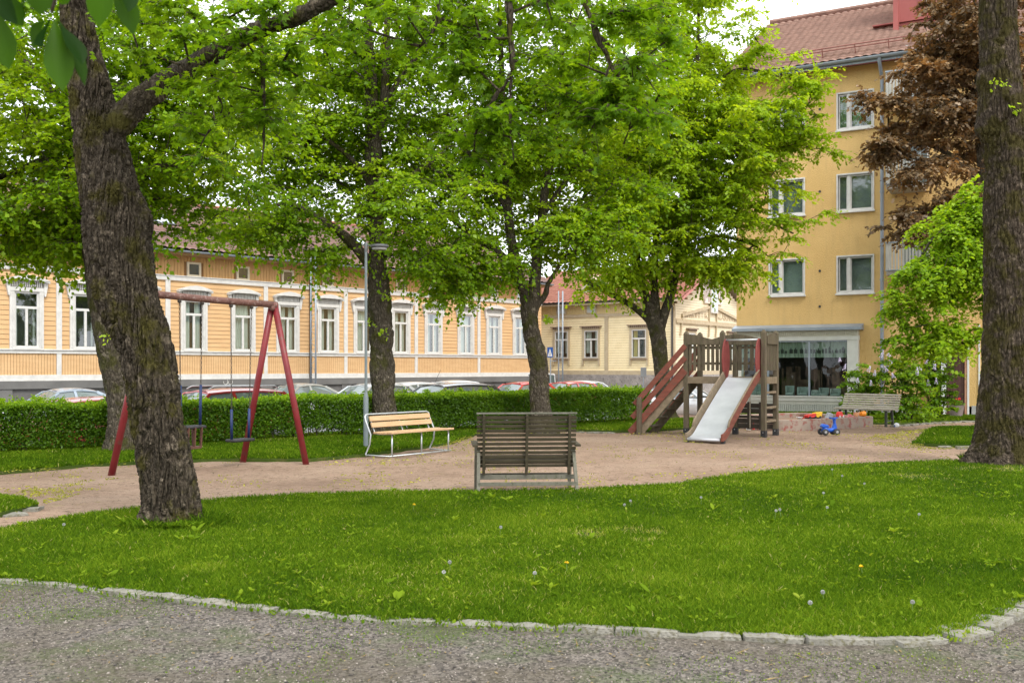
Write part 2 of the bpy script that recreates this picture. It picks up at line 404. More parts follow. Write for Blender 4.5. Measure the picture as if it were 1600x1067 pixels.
# ---------------------------------------------------------------- grass, stones and litter
def inside(px, py, poly):
    r = np.zeros(len(px), bool); n = len(poly)
    for i in range(n):
        x1, y1 = poly[i]; x2, y2 = poly[(i + 1) % n]
        if y1 == y2: continue
        c = ((y1 > py) != (y2 > py)) & (px < (x2 - x1) * (py - y1) / (y2 - y1) + x1); r ^= c
    return r
RG = np.random.default_rng(11)
BROWN = [(G(955, 838), .42, .34), (G(1430, 748), .5, .35), (G(1590, 735), .9, .35)]
def blades(name, polys, n, y0, y1, fall, hmin, hmax, w, mat, thr=0., seed=0, weeds=.13, tb=0.):
    rg = np.random.default_rng(seed)
    xs = []; ys = []
    allp = np.concatenate([np.array(p) for p in polys]); xa, xb = allp[:, 0].min(), allp[:, 0].max(); ya, yb = max(y0, allp[:, 1].min()), min(y1, allp[:, 1].max())
    got = 0
    while got < n:
        x = rg.uniform(xa, xb, n); y = rg.uniform(ya, yb, n)
        k = (rg.random(n) < np.minimum(1, (ya / y)) ** fall) & (np.abs(x) < y * .56 + .8)
        x, y = x[k], y[k]
        m = np.zeros(len(x), bool)
        for p in polys: m |= inside(x, y, p)
        x, y = x[m], y[m]
        for (c, rx, ry) in BROWN:
            d = np.clip(((x - c[0]) / rx) ** 2 + ((y - c[1]) / ry) ** 2 + 5 * (vnoise2(x, y, 4.5, 61) - .35), 0, 99)
            kk = (d > 1.2) | (rg.random(len(x)) < .42 * np.minimum(d, 1) + .16); x, y = x[kk], y[kk]
        if thr:
            kk = vnoise2(x, y, 1.1, 21) * .6 + vnoise2(x, y, 4.3, 22) * .4 > thr; x, y = x[kk], y[kk]
        xs.append(x); ys.append(y); got += len(x)
        if len(x) == 0: break
    x = np.concatenate(xs)[:n]; y = np.concatenate(ys)[:n]; m = len(x)
    z = hgt(x, y) + .015
    patch = vnoise2(x, y, .7, 5) * .6 + vnoise2(x, y, 2.6, 6) * .4
    h = rg.uniform(hmin, hmax, m) * (.55 + .9 * patch); wd = w * rg.uniform(.6, 1.4, m) * (y / 8) ** .35
    wee = rg.random(m) < weeds * (.3 + 1.6 * (vnoise2(x, y, 1.5, 9) > .5))
    h = np.where(wee, h * .6, h); wd = np.where(wee, wd * 3.2, wd)
    a = rg.uniform(0, 2 * PI, m); ln = rg.uniform(.15, 1.1, m) * np.where(wee, h * 1.6, h); b = rg.uniform(0, 2 * PI, m)
    base = np.stack([x, y, z], 1); side = np.stack([np.cos(a), np.sin(a), 0 * a], 1) * (wd / 2)[:, None]
    lean = np.stack([np.cos(b) * ln, np.sin(b) * ln, h], 1)
    mid = base + lean * np.array([.35, .35, .6])
    V = np.empty((m, 5, 3)); V[:, 0] = base - side * .7; V[:, 1] = base + side * .7; V[:, 2] = mid + side; V[:, 3] = mid - side; V[:, 4] = base + lean
    i = np.arange(m)[:, None] * 5
    dryp = sstep(.56, .70, vnoise2(x, y, .55, 41) * .6 + vnoise2(x, y, 2.2, 42) * .4)
    t = np.clip(-.16 + 1.0 * patch + .14 * dryp + rg.normal(0, .20, m) + wee * .22 + tb, 0, 1)
    dry = rg.random(m) < .012
    dd0 = np.full(m, 9.)
    for (c, rx, ry) in BROWN: dd0 = np.minimum(dd0, ((x - c[0]) / rx) ** 2 + ((y - c[1]) / ry) ** 2 + 5 * (vnoise2(x, y, 4.5, 61) - .35))
    dry |= rg.random(m) < np.clip(.9 - dd0 * .6, 0, .45); dry |= rg.random(m) < .035 * dryp
    T = np.repeat(t, 5).reshape(m, 5); T[dry] = rg.uniform(1.0, 1.4, (int(dry.sum()), 1))
    # quads padded: lower quad + upper tri as degenerate-free triangles
    Fc = np.concatenate([i + [0, 1, 2], i + [0, 2, 3], i + [3, 2, 4]])
    o = np_mesh(name, V.reshape(-1, 3), Fc, mat, tint=T.ravel())
    tag(o, None, None, None, 'stuff'); return o
def grassmat():
    n = NT('grass'); at = n.n('ShaderNodeAttribute', attribute_name='tint')
    mr = n.rng(at.outputs['Fac'], 0, 1.4, 0, 1)
    c = n.ramp(mr, [(0, (.036, .084, .006)), (.35, (.100, .182, .010)), (.62, (.215, .305, .022)), (.74, (.29, .33, .05)), (1, (.44, .38, .16))])
    d = n.n('ShaderNodeBsdfDiffuse'); n.l(c, d.inputs[0])
    t = n.n('ShaderNodeBsdfTranslucent'); hs = n.n('ShaderNodeMixRGB', blend_type='MULTIPLY'); hs.inputs[0].default_value = 1; n.l(c, hs.inputs[1]); hs.inputs[2].default_value = (1.5, 1.4, .7, 1); n.l(hs.outputs[0], t.inputs[0])
    mx = n.n('ShaderNodeMixShader'); mx.inputs[0].default_value = .4; n.l(d.outputs[0], mx.inputs[1]); n.l(t.outputs[0], mx.inputs[2])
    n.l(mx.outputs[0], n.out.inputs[0]); return n.m
M_GRASS = grassmat()
M_WEED = leafmat('weed', (.14, .15, .02), (.26, .27, .035), (.42, .40, .06), .3)
def label_stuff(o, lab, cat): o['label'] = lab; o['category'] = cat
label_stuff(blades('lawn_grass', [front_lawn], 430000, 5.0, 18, 1.7, .020, .054, .0056, M_GRASS, seed=1), 'lush green grass covering the front lawn before the playground', 'grass')
label_stuff(blades('strip_grass', [strip_lawn], 150000, 13.5, 36, 1.2, .04, .08, .011, M_GRASS, seed=2), 'green grass strip along the hedge behind the swings', 'grass')
label_stuff(blades('mound_grass', [mound_p], 36000, 15, 28, 1.0, .05, .09, .011, M_GRASS, seed=3, tb=-.12), 'darker green grass on the low mound left of the right-hand tree', 'grass')
label_stuff(blades('corner_grass', [small_lawn], 16000, 9, 16, 1.0, .03, .06, .008, M_GRASS, seed=4), 'small grass patch at the left edge of the sand', 'grass')
sandp = [G(*p) for p in [(-420, 855), (0, 826), (230, 791), (500, 770), (900, 765), (1060, 755), (1200, 735), (1400, 721), (1800, 710), (1800, 665), (1500, 660), (1380, 663), (1220, 672), (905, 674), (760, 676), (700, 696), (570, 713), (480, 722), (213, 724), (0, 738), (-420, 754)]]
def near_edge(): pass
sprout = blades('sand_weeds', [sandp], 4600, 9, 28, .8, .010, .028, .008, M_WEED, thr=.57, seed=5, weeds=.5)
label_stuff(sprout, 'sparse yellow-green sprouts scattered over the pinkish sand', 'weeds')
edge1 = [G(*p) for p in [(1340, 690), (1380, 680), (1430, 683), (1490, 675), (1480, 697), (1530, 700), (1480, 704), (1400, 700)]]
edge2 = [G(*p) for p in [(690, 700), (745, 683), (752, 676), (700, 690)]]
edge3 = [G(*p) for p in [(30, 770), (110, 745), (190, 748), (160, 765), (70, 790)]]
e = blades('edge_weeds', [edge1, edge2, edge3], 3400, 9, 28, .6, .010, .028, .008, M_WEED, thr=.48, seed=6, weeds=.4)
label_stuff(e, 'pale trodden weeds spreading from the lawn edges onto the sand', 'weeds')
pathp = [(x, y - .1) for x, y in kerb] + [(12, 4), (12, 3.4), (-12, 3.4)]
e = blades('path_weeds', [pathp], 9000, 3.9, 8, .6, .006, .016, .0035, M_GRASS, thr=.53, seed=7, weeds=.1)
label_stuff(e, 'thin moss and weeds growing through the gravel path', 'weeds')

def pebbles():
    rg = np.random.default_rng(3); n = 120000
    x = rg.uniform(-6, 6, n); y = 3.9 + 3.8 * rg.random(n) ** 1.2; kk = rg.random(n) < 1.15 - .9 * (vnoise2(x, y, .9, 31) * .6 + vnoise2(x, y, 3.1, 32) * .4); x, y = x[kk], y[kk]; n = len(x)
    k = inside(x, y, [(a, b - .12) for a, b in kerb] + [(12, 3), (-12, 3)]) & (np.abs(x) < y * .55 + .3); x, y = x[k], y[k]; m = len(x)
    r = rg.uniform(.002, .0065, m) * (1 + .8 * (rg.random(m) < .07)); z = hgt(x, y) + r * .4
    oc = np.array([(1, 0, 0), (0, 1, 0), (-1, 0, 0), (0, -1, 0), (0, 0, .7), (0, 0, -.7)])
    a = rg.uniform(0, 2 * PI, m); ca, sa = np.cos(a), np.sin(a)
    V = oc[None] * rg.uniform(.7, 1.3, (m, 6, 1)) * r[:, None, None]
    V2 = np.stack([V[:, :, 0] * ca[:, None] - V[:, :, 1] * sa[:, None], V[:, :, 0] * sa[:, None] + V[:, :, 1] * ca[:, None], V[:, :, 2]], 2) + np.stack([x, y, z], 1)[:, None]
    i = np.arange(m)[:, None] * 6
    Fc = np.concatenate([i + t for t in ([0, 1, 4], [1, 2, 4], [2, 3, 4], [3, 0, 4], [1, 0, 5], [2, 1, 5], [3, 2, 5], [0, 3, 5])])
    n2 = NT('pebble'); at = n2.n('ShaderNodeAttribute', attribute_name='tint')
    c = n2.ramp(at.outputs['Fac'], [(0, (.035, .032, .030)), (.35, (.095, .083, .074)), (.6, (.155, .130, .112)), (.85, (.225, .195, .168)), (1, (.36, .32, .28))]); n2.bsdf(c, .85, spec=.2)
    o = np_mesh('gravel_stones', V2.reshape(-1, 3), Fc, n2.m, tint=np.repeat(rg.random(m), 6)); o['kind'] = 'stuff'
    label_stuff(o, 'fine grey and pinkish gravel covering the path in front', 'gravel')
pebbles()
def broadleaf():
    rg = np.random.default_rng(17); n = 9000; x = rg.uniform(-6, 8, n); y = 5.2 + 9.5 * rg.random(n) ** 1.3
    k = inside(x, y, front_lawn) & (np.abs(x) < y * .56 + .4) & (vnoise2(x, y, 1.3, 91) * .5 + vnoise2(x, y, 5, 92) * .5 > .46); x, y = x[k], y[k]; m = len(x); q = 4
    X = np.repeat(x, q); Y = np.repeat(y, q); a = rg.uniform(0, 2 * PI, m * q); pos = np.stack([X, Y, hgt(X, Y) + .028 + rg.uniform(0, .012, m * q)], 1)
    d = np.stack([np.cos(a), np.sin(a), rg.uniform(.05, .9, m * q)], 1); nr_ = np.stack([-.5 * np.cos(a), -.5 * np.sin(a), 1 + 0 * a], 1) + rg.normal(size=(m * q, 3)) * .25
    size = np.repeat(rg.uniform(.018, .045, m) * (1 + 1.1 * (rg.random(m) < .05)), q) * rg.uniform(.7, 1.2, m * q)
    T = np.array([(0, 0, 0), (-.2, .35, .04), (-.22, .7, .05), (0, 1.05, -.03), (.22, .7, .05), (.2, .35, .04)]); dd = d / np.linalg.norm(d, axis=1, keepdims=True); sd_ = np.cross(dd, nr_); sd_ /= np.linalg.norm(sd_, axis=1, keepdims=True); u = np.cross(sd_, dd)
    V = pos[:, None] + size[:, None, None] * (sd_[:, None] * T[None, :, 0:1] + dd[:, None] * T[None, :, 1:2] + u[:, None] * T[None, :, 2:3]); i = np.arange(m * q)[:, None] * 6
    Fc = np.concatenate([i + np.array(f) for f in ((0, 2, 1), (0, 3, 2), (0, 4, 3), (0, 5, 4))])
    o = np_mesh('broadleaf_weeds', V.reshape(-1, 3), Fc, M_GRASS, tint=np.repeat(np.repeat(np.clip(rg.normal(.62, .16, m), .2, .95), q), 6)); o['kind'] = 'stuff'
    label_stuff(o, 'small broad-leaved clover and plantain leaves mixed into the front lawn', 'weeds')
broadleaf()
kedge = [(x, y + .10) for x, y in kerb] + [(x, y - .13) for x, y in kerb[::-1]]
label_stuff(blades('kerb_weeds', [kedge], 1900, 4.8, 9, .4, .014, .05, .006, M_GRASS, thr=.47, seed=14, weeds=.25), 'ragged weeds growing over the kerb stones of the path', 'weeds')
def path_litter():
    rg = np.random.default_rng(28); n = 2600; x = rg.uniform(-6, 6, n); y = rg.uniform(4, 8, n); k = inside(x, y, pathp); x, y = x[k], y[k]; m = len(x)
    L = rg.uniform(.004, .02, m) * (1 + 3 * (rg.random(m) < .03)); w = rg.uniform(.002, .007, m); a = rg.uniform(0, 2 * PI, m)
    d = np.stack([np.cos(a), np.sin(a), rg.uniform(-.1, .3, m)], 1) * L[:, None]; s_ = np.stack([-np.sin(a), np.cos(a), .2 * np.cos(a)], 1) * w[:, None]; c = np.stack([x, y, hgt(x, y) + .009], 1)
    i = np.arange(m)[:, None] * 4; o = np_mesh('path_litter', np.stack([c - d, c + s_, c + d, c - s_], 1).reshape(-1, 3), i + [0, 1, 2, 3], pm('path_litter', (.05, .03, .02), (.30, .22, .08), 14, .9)); o['kind'] = 'stuff'
    label_stuff(o, 'tiny dry leaves and twigs lying on the gravel path', 'litter')
path_litter()
def litter():
    rg = np.random.default_rng(8); n = 26000
    x = rg.uniform(-10, 12, n); y = rg.uniform(9, 28, n); k = inside(x, y, sandp); x, y = x[k], y[k]; m = len(x)
    L = rg.uniform(.006, .06, m) * (rg.random(m) ** 3 * 2 + .3); w = rg.uniform(.005, .013, m); a = rg.uniform(0, 2 * PI, m)
    d = np.stack([np.cos(a), np.sin(a), rg.uniform(-.1, .15, m)], 1) * L[:, None]; s = np.stack([-np.sin(a), np.cos(a), 0 * a], 1) * w[:, None]
    c = np.stack([x, y, hgt(x, y) + .004], 1)
    V = np.stack([c - d, c + s, c + d, c - s], 1); i = np.arange(m)[:, None] * 4
    o = np_mesh('leaf_litter', V.reshape(-1, 3), i + [0, 1, 2, 3], pm('litter', (.045, .028, .018), (.15, .11, .05), 14, .9)); o['kind'] = 'stuff'
    label_stuff(o, 'fallen twigs and seed husks scattered on the sand', 'litter')
litter()

def tufts():
    polys = []
    for (px, py, r) in ((268, 826, .52), (1566, 724, .58)):
        c = G(px, py); polys.append([(c[0] + r * math.cos(a), c[1] + .12 + r * .8 * math.sin(a)) for a in np.linspace(0, 2 * PI, 14, endpoint=False)])
    label_stuff(blades('trunk_grass', polys, 5200, 5, 18, .1, .07, .16, .009, M_GRASS, seed=9, weeds=.5, tb=-.12), 'longer unmown grass tufts round the feet of the two big trunks', 'grass')
tufts()
# kerb stones
def stone_mesh(L, w, h, seed):
    bm = bmesh.new(); bmesh.ops.create_cube(bm, size=1)
    bmesh.ops.subdivide_edges(bm, edges=bm.edges[:], cuts=3, use_grid_fill=True)
    for v in bm.verts:
        c = v.co; k = max(abs(c.x), abs(c.y), abs(c.z)) / max(c.length, 1e-6)
        v.co = c.lerp(c * k * 1.25, .16)
        v.co = Vector((v.co.x * L, v.co.y * w, v.co.z * h))
    P2 = np.array([v.co[:] for v in bm.verts]); nz = vnoise(P2 * 14 + seed * 7.3, seed) - .5
    for v, q in zip(bm.verts, nz): v.co += v.co.normalized() * float(q) * .030
    me = bpy.data.meshes.new('kerb_stone'); bm.to_mesh(me); bm.free(); me.materials.append(M_STONE)
    me.polygons.foreach_set('use_smooth', [True] * len(me.polygons)); sharp_edges(me, 50); return me
KS = [stone_mesh(rnd.uniform(.27, .36), .10, .13, i) for i in range(6)]
KB = [stone_mesh(rnd.uniform(.22, .33), .19, .12, i + 9) for i in range(6)]
def along(pts, step):
    out = []; pts = [np.array(p) for p in pts]; rest = 0
    for a, b in zip(pts[:-1], pts[1:]):
        L = np.linalg.norm(b - a); t = rest
        while t < L: out.append((a + (b - a) * t / L, math.atan2(b[1] - a[1], b[0] - a[0]))); t += step(a[0]) if callable(step) else step
        rest = t - L
    return out
def kerb_run(pts, meshes, step, lab, grp, zoff=.0):
    for p, a in along(pts, step):
        if abs(p[0]) > p[1] * .62 + .5: continue
        o = bpy.data.objects.new('kerb_stone', rnd.choice(meshes)); link(o)
        j = rnd.uniform(-.009, .009); o.location = (p[0] - math.sin(a) * j, p[1] + math.cos(a) * j, gz(p[0], p[1]) + zoff - .036 + rnd.uniform(-.010, .008))
        o.rotation_euler = (rnd.uniform(-.05, .05), rnd.uniform(-.03, .03), a + rnd.uniform(-.04, .04)); o.scale = (1, rnd.uniform(.85, 1.2), 1)
        tag(o, lab, 'kerb stone', grp)
split = int(95 * 14.3 / 19)
kerb_run(kerb[:split], KS, .345, 'long pale granite kerb stone set flush between front lawn and gravel path', 'kerb stones along the front lawn')
kerb_run(kerb[split - 1:], KB, .33, 'broad rough kerb stone at the right-hand bend of the path edge', 'rough kerb stones at the right bend', .005)
kerb_run([G(1476, 698), G(1530, 699), G(1640, 700)], KB, .36, 'weathered granite stone edging the foot of the low grass mound', 'stones edging the mound', .0)
kerb_run([G(1400, 665), G(1460, 660.5), G(1530, 657.5), G(1640, 655)], KB, .42, 'low stone edging the far grass behind the mound', 'stones edging the far grass', -.01)
kerb_run([G(-80, 802), G(0, 803), G(40, 798), G(58, 791)], KB, .34, 'half-buried stone edging the grass patch at the left edge', 'stones of the left grass patch', -.02)
kerb_run([G(905, 673.5), G(962, 675)], KB, .36, 'stone edging the grass strip just right of the dark bench', 'stones of the back grass edge', -.03)

# dandelions
def dandelion(px, py, kind, lab):
    x, y = G(px, py); h = rnd.uniform(.06, .10)
    t = thing('dandelion', lab, 'dandelion', (x, y, gz(x, y) + .01), rnd.uniform(0, 6), 'dandelions on the front lawn')
    a = MB().tube([(0, 0, 0), (.01, 0, h * .6), (.015, .005, h)], .0022, 5); a.build('stem', pm('dandelion_stem', (.12, .2, .04), (.2, .28, .08)), t)
    m = MB(); rr = .0125 if kind == 'clock' else .014
    for k in range(110 if kind == 'clock' else 60):
        u = rnd.uniform(-.9 if kind == 'clock' else .1, 1); a2 = rnd.uniform(0, 2 * PI); s = math.sqrt(max(0, 1 - u * u))
        d = Vector((s * math.cos(a2), s * math.sin(a2), u)); o = Vector((.015, .005, h)); e1 = d.orthogonal().normalized() * (.0035 if kind == 'clock' else .003)
        if kind == 'clock': m.add([o + d * rr * .3, o + d * rr + e1, o + d * rr * 1.1 + e1.cross(d), o + d * rr - e1], [(0, 1, 2, 3)])
        else: d = Vector((d.x, d.y, d.z * .5)).normalized(); m.add([o, o + d * rr + e1, o + d * rr * 1.15, o + d * rr - e1], [(0, 1, 2, 3)])
    m.build('seed_head' if kind == 'clock' else 'flower_head', pm('dandelion_seed', (.46, .46, .42), (.56, .56, .52)) if kind == 'clock' else pm('dandelion_yellow', (.75, .5, .01), (.85, .62, .02)), t, fix=False)
for i, (px, py) in enumerate([(693, 910), (705, 900), (1210, 815), (1221, 813), (1434, 817), (978, 800), (985, 796), (1314, 755), (97, 834), (833, 915), (1286, 783), (1290, 805), (1268, 962), (1289, 946), (1427, 965), (781, 841), (1301, 745), (1350, 768), (1095, 790)]):
    dandelion(px, py, 'clock', 'white dandelion seed head standing in the front lawn')
for px, py in [(645, 803), (885, 902), (1349, 903)]: dandelion(px, py, 'yellow', 'yellow dandelion flower open in the front lawn')
# ---------------------------------------------------------------- trees
M_BARK = barkmat('bark', (.034, .026, .017), (.125, .102, .075), (.060, .054, .010), .565, .9)
M_BARK2 = barkmat('bark_mossy', (.032, .024, .016), (.118, .092, .068), (.046, .040, .009), .51, .8)
M_BARK3 = barkmat('bark_grey', (.048, .038, .026), (.155, .132, .10), (.056, .056, .014), .55, 1.0)
M_TWIG = pm('twig', (.045, .032, .022), (.10, .075, .05), 8, .9, 60, .4)
M_LIME = leafmat('lime_leaf', (.085, .19, .006), (.185, .335, .008), (.36, .50, .014))
M_MAPLE = leafmat('maple_leaf', (.15, .27, .008), (.28, .43, .012), (.45, .57, .025))
M_DARKL = leafmat('oak_leaf', (.055, .135, .006), (.13, .26, .008), (.26, .41, .014))
M_COPPER = leafmat('copper_leaf', (.080, .058, .032), (.175, .125, .066), (.33, .215, .095), .35, (1.5, 1.0, .5), .035)
M_HEDGE = leafmat('hedge_leaf', (.055, .13, .008), (.13, .26, .011), (.30, .47, .02))
M_ELM = leafmat('elm_leaf', (.11, .22, .010), (.22, .38, .014), (.38, .52, .03))

SHAPES = {
 'kite': (np.array([(0, 0, 0), (-.42, .45, .06), (0, 1, -.04), (.42, .45, .06)]), [(0, 2, 1), (0, 3, 2)]),
 'oval': (np.array([(0, 0, 0), (-.36, .22, .05), (-.38, .62, .05), (0, 1.05, -.05), (.38, .62, .05), (.36, .22, .05)]), [(0, 2, 1), (0, 3, 2), (0, 4, 3), (0, 5, 4)]),
 'maple': (np.array([(0, .35, 0), (0, 0, 0), (-.28, .02, .03), (-.55, .12, -.02), (-.33, .32, .05), (-.50, .72, -.03), (-.17, .58, .04), (0, 1.05, -.06), (.17, .58, .04), (.50, .72, -.03), (.33, .32, .05), (.55, .12, -.02), (.28, .02, .03)]),
           [(0, i, i + 1) for i in range(1, 12)] + [(0, 12, 1)]),
 'rag': (np.array([(0, 0, 0), (-.30, .25, .05), (-.16, .42, .02), (-.40, .70, .0), (0, 1.05, -.05), (.34, .72, .0), (.15, .45, .02), (.32, .22, .05)]), [(0, 2, 1), (0, 4, 2), (2, 4, 3), (0, 6, 4), (6, 5, 4), (0, 7, 6)]),
}
def place_leaves(pos, dirv, nrm, size, shape):
    T, Fs = SHAPES[shape]; n = len(pos)
    d = dirv / (np.linalg.norm(dirv, axis=1, keepdims=True) + 1e-9)
    s = np.cross(d, nrm); s /= (np.linalg.norm(s, axis=1, keepdims=True) + 1e-9); u = np.cross(s, d)
    V = pos[:, None] + size[:, None, None] * (s[:, None] * T[None, :, 0:1] + d[:, None] * T[None, :, 1:2] + u[:, None] * T[None, :, 2:3])
    i = np.arange(n)[:, None] * len(T); Fc = np.concatenate([i + np.array(f) for f in Fs])
    return V.reshape(-1, 3), Fc, len(T)

def bark_tube(path, n_along, n_round, depth, base_z=None, flare=0., knots=(), seed=0, freq=11., lobes=5, rough=.1, zs=.24):
    """path: list of (x,y,z,r). returns verts, quads"""
    A = catmull(path, n_along); c = A[:, :3]; r = np.maximum(A[:, 3], .006)
    T = np.gradient(c, axis=0); T /= np.linalg.norm(T, axis=1, keepdims=True)
    ref = np.array([1., 0, 0]) if abs(T[0][0]) < .9 else np.array([0, 1., 0]); U = []
    for t in T:
        ref = ref - t * ref.dot(t); ref = ref / np.linalg.norm(ref); U.append(ref)
    U = np.array(U); Wv = np.cross(T, U); th = np.linspace(0, 2 * PI, n_round, endpoint=False)
    dirs = U[:, None] * np.cos(th)[None, :, None] + Wv[:, None] * np.sin(th)[None, :, None]
    R = np.repeat(r[:, None], n_round, 1)
    if flare and base_z is not None:
        zz = np.clip(c[:, 2] - base_z, 0, None); fl = flare * np.exp(-zz / .16)
        R *= 1 + fl[:, None] * (.75 + .45 * np.cos(lobes * th + seed)[None] + .25 * np.cos((lobes + 3) * th + seed * 2)[None]) + .12 * flare * np.exp(-zz / .7)[:, None]
    p0 = (c[:, None] + dirs * R[:, :, None]).reshape(-1, 3)
    big = vnoise(p0 * np.array([2.3, 2.3, 1.3]) + seed, seed) + .5 * vnoise(p0 * np.array([5.5, 5.5, 3.2]) + seed, seed + 3) - .75
    disp = big * rough * R.ravel() * 2
    if depth:
        warp = (vnoise(p0 * 5 + 9, 3) - .5) * .9; q = p0 * np.array([freq, freq, freq * zs]) + np.stack([warp, warp, warp * .4], 1)
        f1, f2 = worley(q, seed + 5); ridge = sstep(.02, .30, f2 - f1)
        q2 = p0 * np.array([freq * 3.2, freq * 3.2, freq * 1.2]); g1, g2 = worley(q2, seed + 9)
        disp += (ridge - .75) * depth + (sstep(.0, .35, g2 - g1) - .7) * depth * .35
    for (kp, kr, kh) in knots:
        d = np.linalg.norm((p0 - np.array(kp)) * np.array([1, 1, .8]), axis=1) / kr; disp += kh * np.exp(-d ** 2 * 1.6) - kh * .5 * np.exp(-(d * 3) ** 2)
    V = p0 + dirs.reshape(-1, 3) * disp[:, None]
    i = (np.arange(n_along - 1)[:, None] * n_round); j = np.arange(n_round)[None]; jn = (j + 1) % n_round
    Fc = np.stack([(i + j).ravel(), (i + jn).ravel(), (i + n_round + jn).ravel(), (i + n_round + j).ravel()], 1)
    return V, Fc

class Skel:
    def __init__(s): s.p = []; s.par = []; s.r = []; s.tips = []
    def add(s, p, par, r=0.): s.p.append(np.array(p, float)); s.par.append(par); s.r.append(r); return len(s.p) - 1

def make_tree(name, label, cat, base, mains, crowns, leafm, barkm, shape='kite', lsize=.09, K=11, Mn=13, seed=0, spread=.62, droop=.35, trunk_kw=None, group=None, flat=.20, tintbias=0., gap=.30, twigs=True, foliage_name='foliage', hang=(), tip_r=.0045, strings=False):
    rg = np.random.default_rng(seed); base = tuple(base)
    t = thing(name, label, cat, base, 0, group)
    # main wood
    if name == 'linden_tree': mains = [[(a, b, c, r * .86) for a, b, c, r in m] for m in mains]
    Vs = []; Fs = []; off = 0
    for k, m in enumerate(mains):
        kw = dict(trunk_kw or {}) if k == 0 else {}
        na = kw.pop('na', 40); nr = kw.pop('nr', 20); dep = kw.pop('depth', 0.)
        if k:
            L = sum(np.linalg.norm(np.array(m[i + 1][:3]) - np.array(m[i][:3])) for i in range(len(m) - 1)); na = max(8, int(L / .12)); nr = 14; kw['rough'] = .14
            if trunk_kw and trunk_kw.get('depth'): dep = trunk_kw['depth'] * .4; na = int(L / .05); nr = 36
        v, f = bark_tube(m, na, nr, dep, base_z=base[2] if k == 0 else None, seed=seed + k, **kw)
        if k == 0: np_mesh('trunk', v, f, barkm, t, origin=base, smooth=True)
        else: Vs.append(v); Fs.append(f + off); off += len(v)
    sk = Skel()
    for k, m in enumerate(mains):
        A = catmull(m, max(4, len(m) * 4)); prev = -1
        for a in A:
            if k == 0 and a[2] < base[2] + 2.0: continue
            prev = sk.add(a[:3], prev, a[3])
    nm = len(sk.p)
    # clump centres
    cs = []
    for (c, R, n) in crowns:
        c = np.array(c); R = np.array(R if hasattr(R, '__len__') else (R, R, R)); got = 0; tries = 0
        while got < n and tries < 40:
            tries += 1; q = rg.normal(size=(n * 2, 3)); q /= np.linalg.norm(q, axis=1, keepdims=True); q *= (rg.random((n * 2, 1)) ** (1 / 2.4)); pts = c + q * R
            keep = vnoise(pts * 1.25 + seed, seed) * .6 + vnoise(pts * .6 + seed, seed + 1) * .4 > gap; pts = pts[keep][:n - got]; cs.append(pts); got += len(pts)
    for h in hang: cs.append(np.array([h]))
    cs = np.concatenate(cs) if cs else np.zeros((0, 3))
    trunkp = np.array(sk.p)
    order = np.argsort([np.min(np.linalg.norm(trunkp - c, axis=1)) for c in cs]) if len(cs) else []
    PA = np.zeros((nm + len(cs) * 14, 3)); PA[:nm] = trunkp; cnt = nm; outward = np.zeros((len(cs), 3)); 
    for ci in order:
        c = cs[ci]; dd = PA[:cnt] - c; dist = np.linalg.norm(dd, axis=1) + .8 * np.maximum(0, dd[:, 2]) ; j = int(np.argmin(dist)); d = np.linalg.norm(c - PA[j]); k = max(1, min(12, int(d / .3)))
        a = PA[j].copy(); side = rg.normal(size=3) * .09 * d; par = j
        for q in range(1, k + 1):
            u = q / k; p = a + (c - a) * u + side * math.sin(PI * u) + np.array([0, 0, .12 * d * math.sin(PI * u)]) + rg.normal(size=3) * .015
            par = sk.add(p, par); PA[cnt] = p; cnt += 1
        o = c - a; outward[ci] = o / (np.linalg.norm(o) + 1e-6)
        sk.tips.append(par)
    # pipe model radii for the thin branches
    tips = np.zeros(len(sk.p))
    for i in sk.tips: tips[i] += 1
    for i in range(len(sk.p) - 1, -1, -1):
        if sk.par[i] >= 0: tips[sk.par[i]] += tips[i]
    idx = [i for i in range(nm, len(sk.p))]
    if idx:
        idx = np.array(idx); par = np.array([sk.par[i] for i in idx]); PP = np.array(sk.p)
        rr = lambda i: tip_r * np.maximum(tips[i], 1) ** .5 + .002
        a = PP[par]; b = PP[idx]; ra = rr(par); rb = rr(idx); ra = np.where(par < nm, rb * 1.15, ra); ra = np.minimum(ra, rb * 1.7)
        n5 = 5; dirv = b - a; dl = np.linalg.norm(dirv, axis=1, keepdims=True) + 1e-9; dirv /= dl
        h = np.where(np.abs(dirv[:, 2:3]) < .9, np.array([[0, 0, 1.]]), np.array([[1., 0, 0]])); u = np.cross(dirv, h); u /= np.linalg.norm(u, axis=1, keepdims=True); w = np.cross(dirv, u)
        ang = np.arange(n5) * 2 * PI / n5; ring = u[:, None] * np.cos(ang)[None, :, None] + w[:, None] * np.sin(ang)[None, :, None]
        b2 = b + dirv * (rb[:, None] * .6)
        V = np.concatenate([a[:, None] + ring * ra[:, None, None], b2[:, None] + ring * rb[:, None, None]], 1).reshape(-1, 3)
        i = np.arange(len(idx))[:, None] * 10; Fc = np.concatenate([i + [j, (j + 1) % 5, 5 + (j + 1) % 5, 5 + j] for j in range(5)])
        Vs.append(V); Fs.append(Fc + off); off += len(V)
    if Vs: np_mesh('branches', np.concatenate(Vs), np.concatenate(Fs), barkm if not twigs else barkm, t, origin=base, smooth=True)
    # leaf sprays
    n = len(cs)
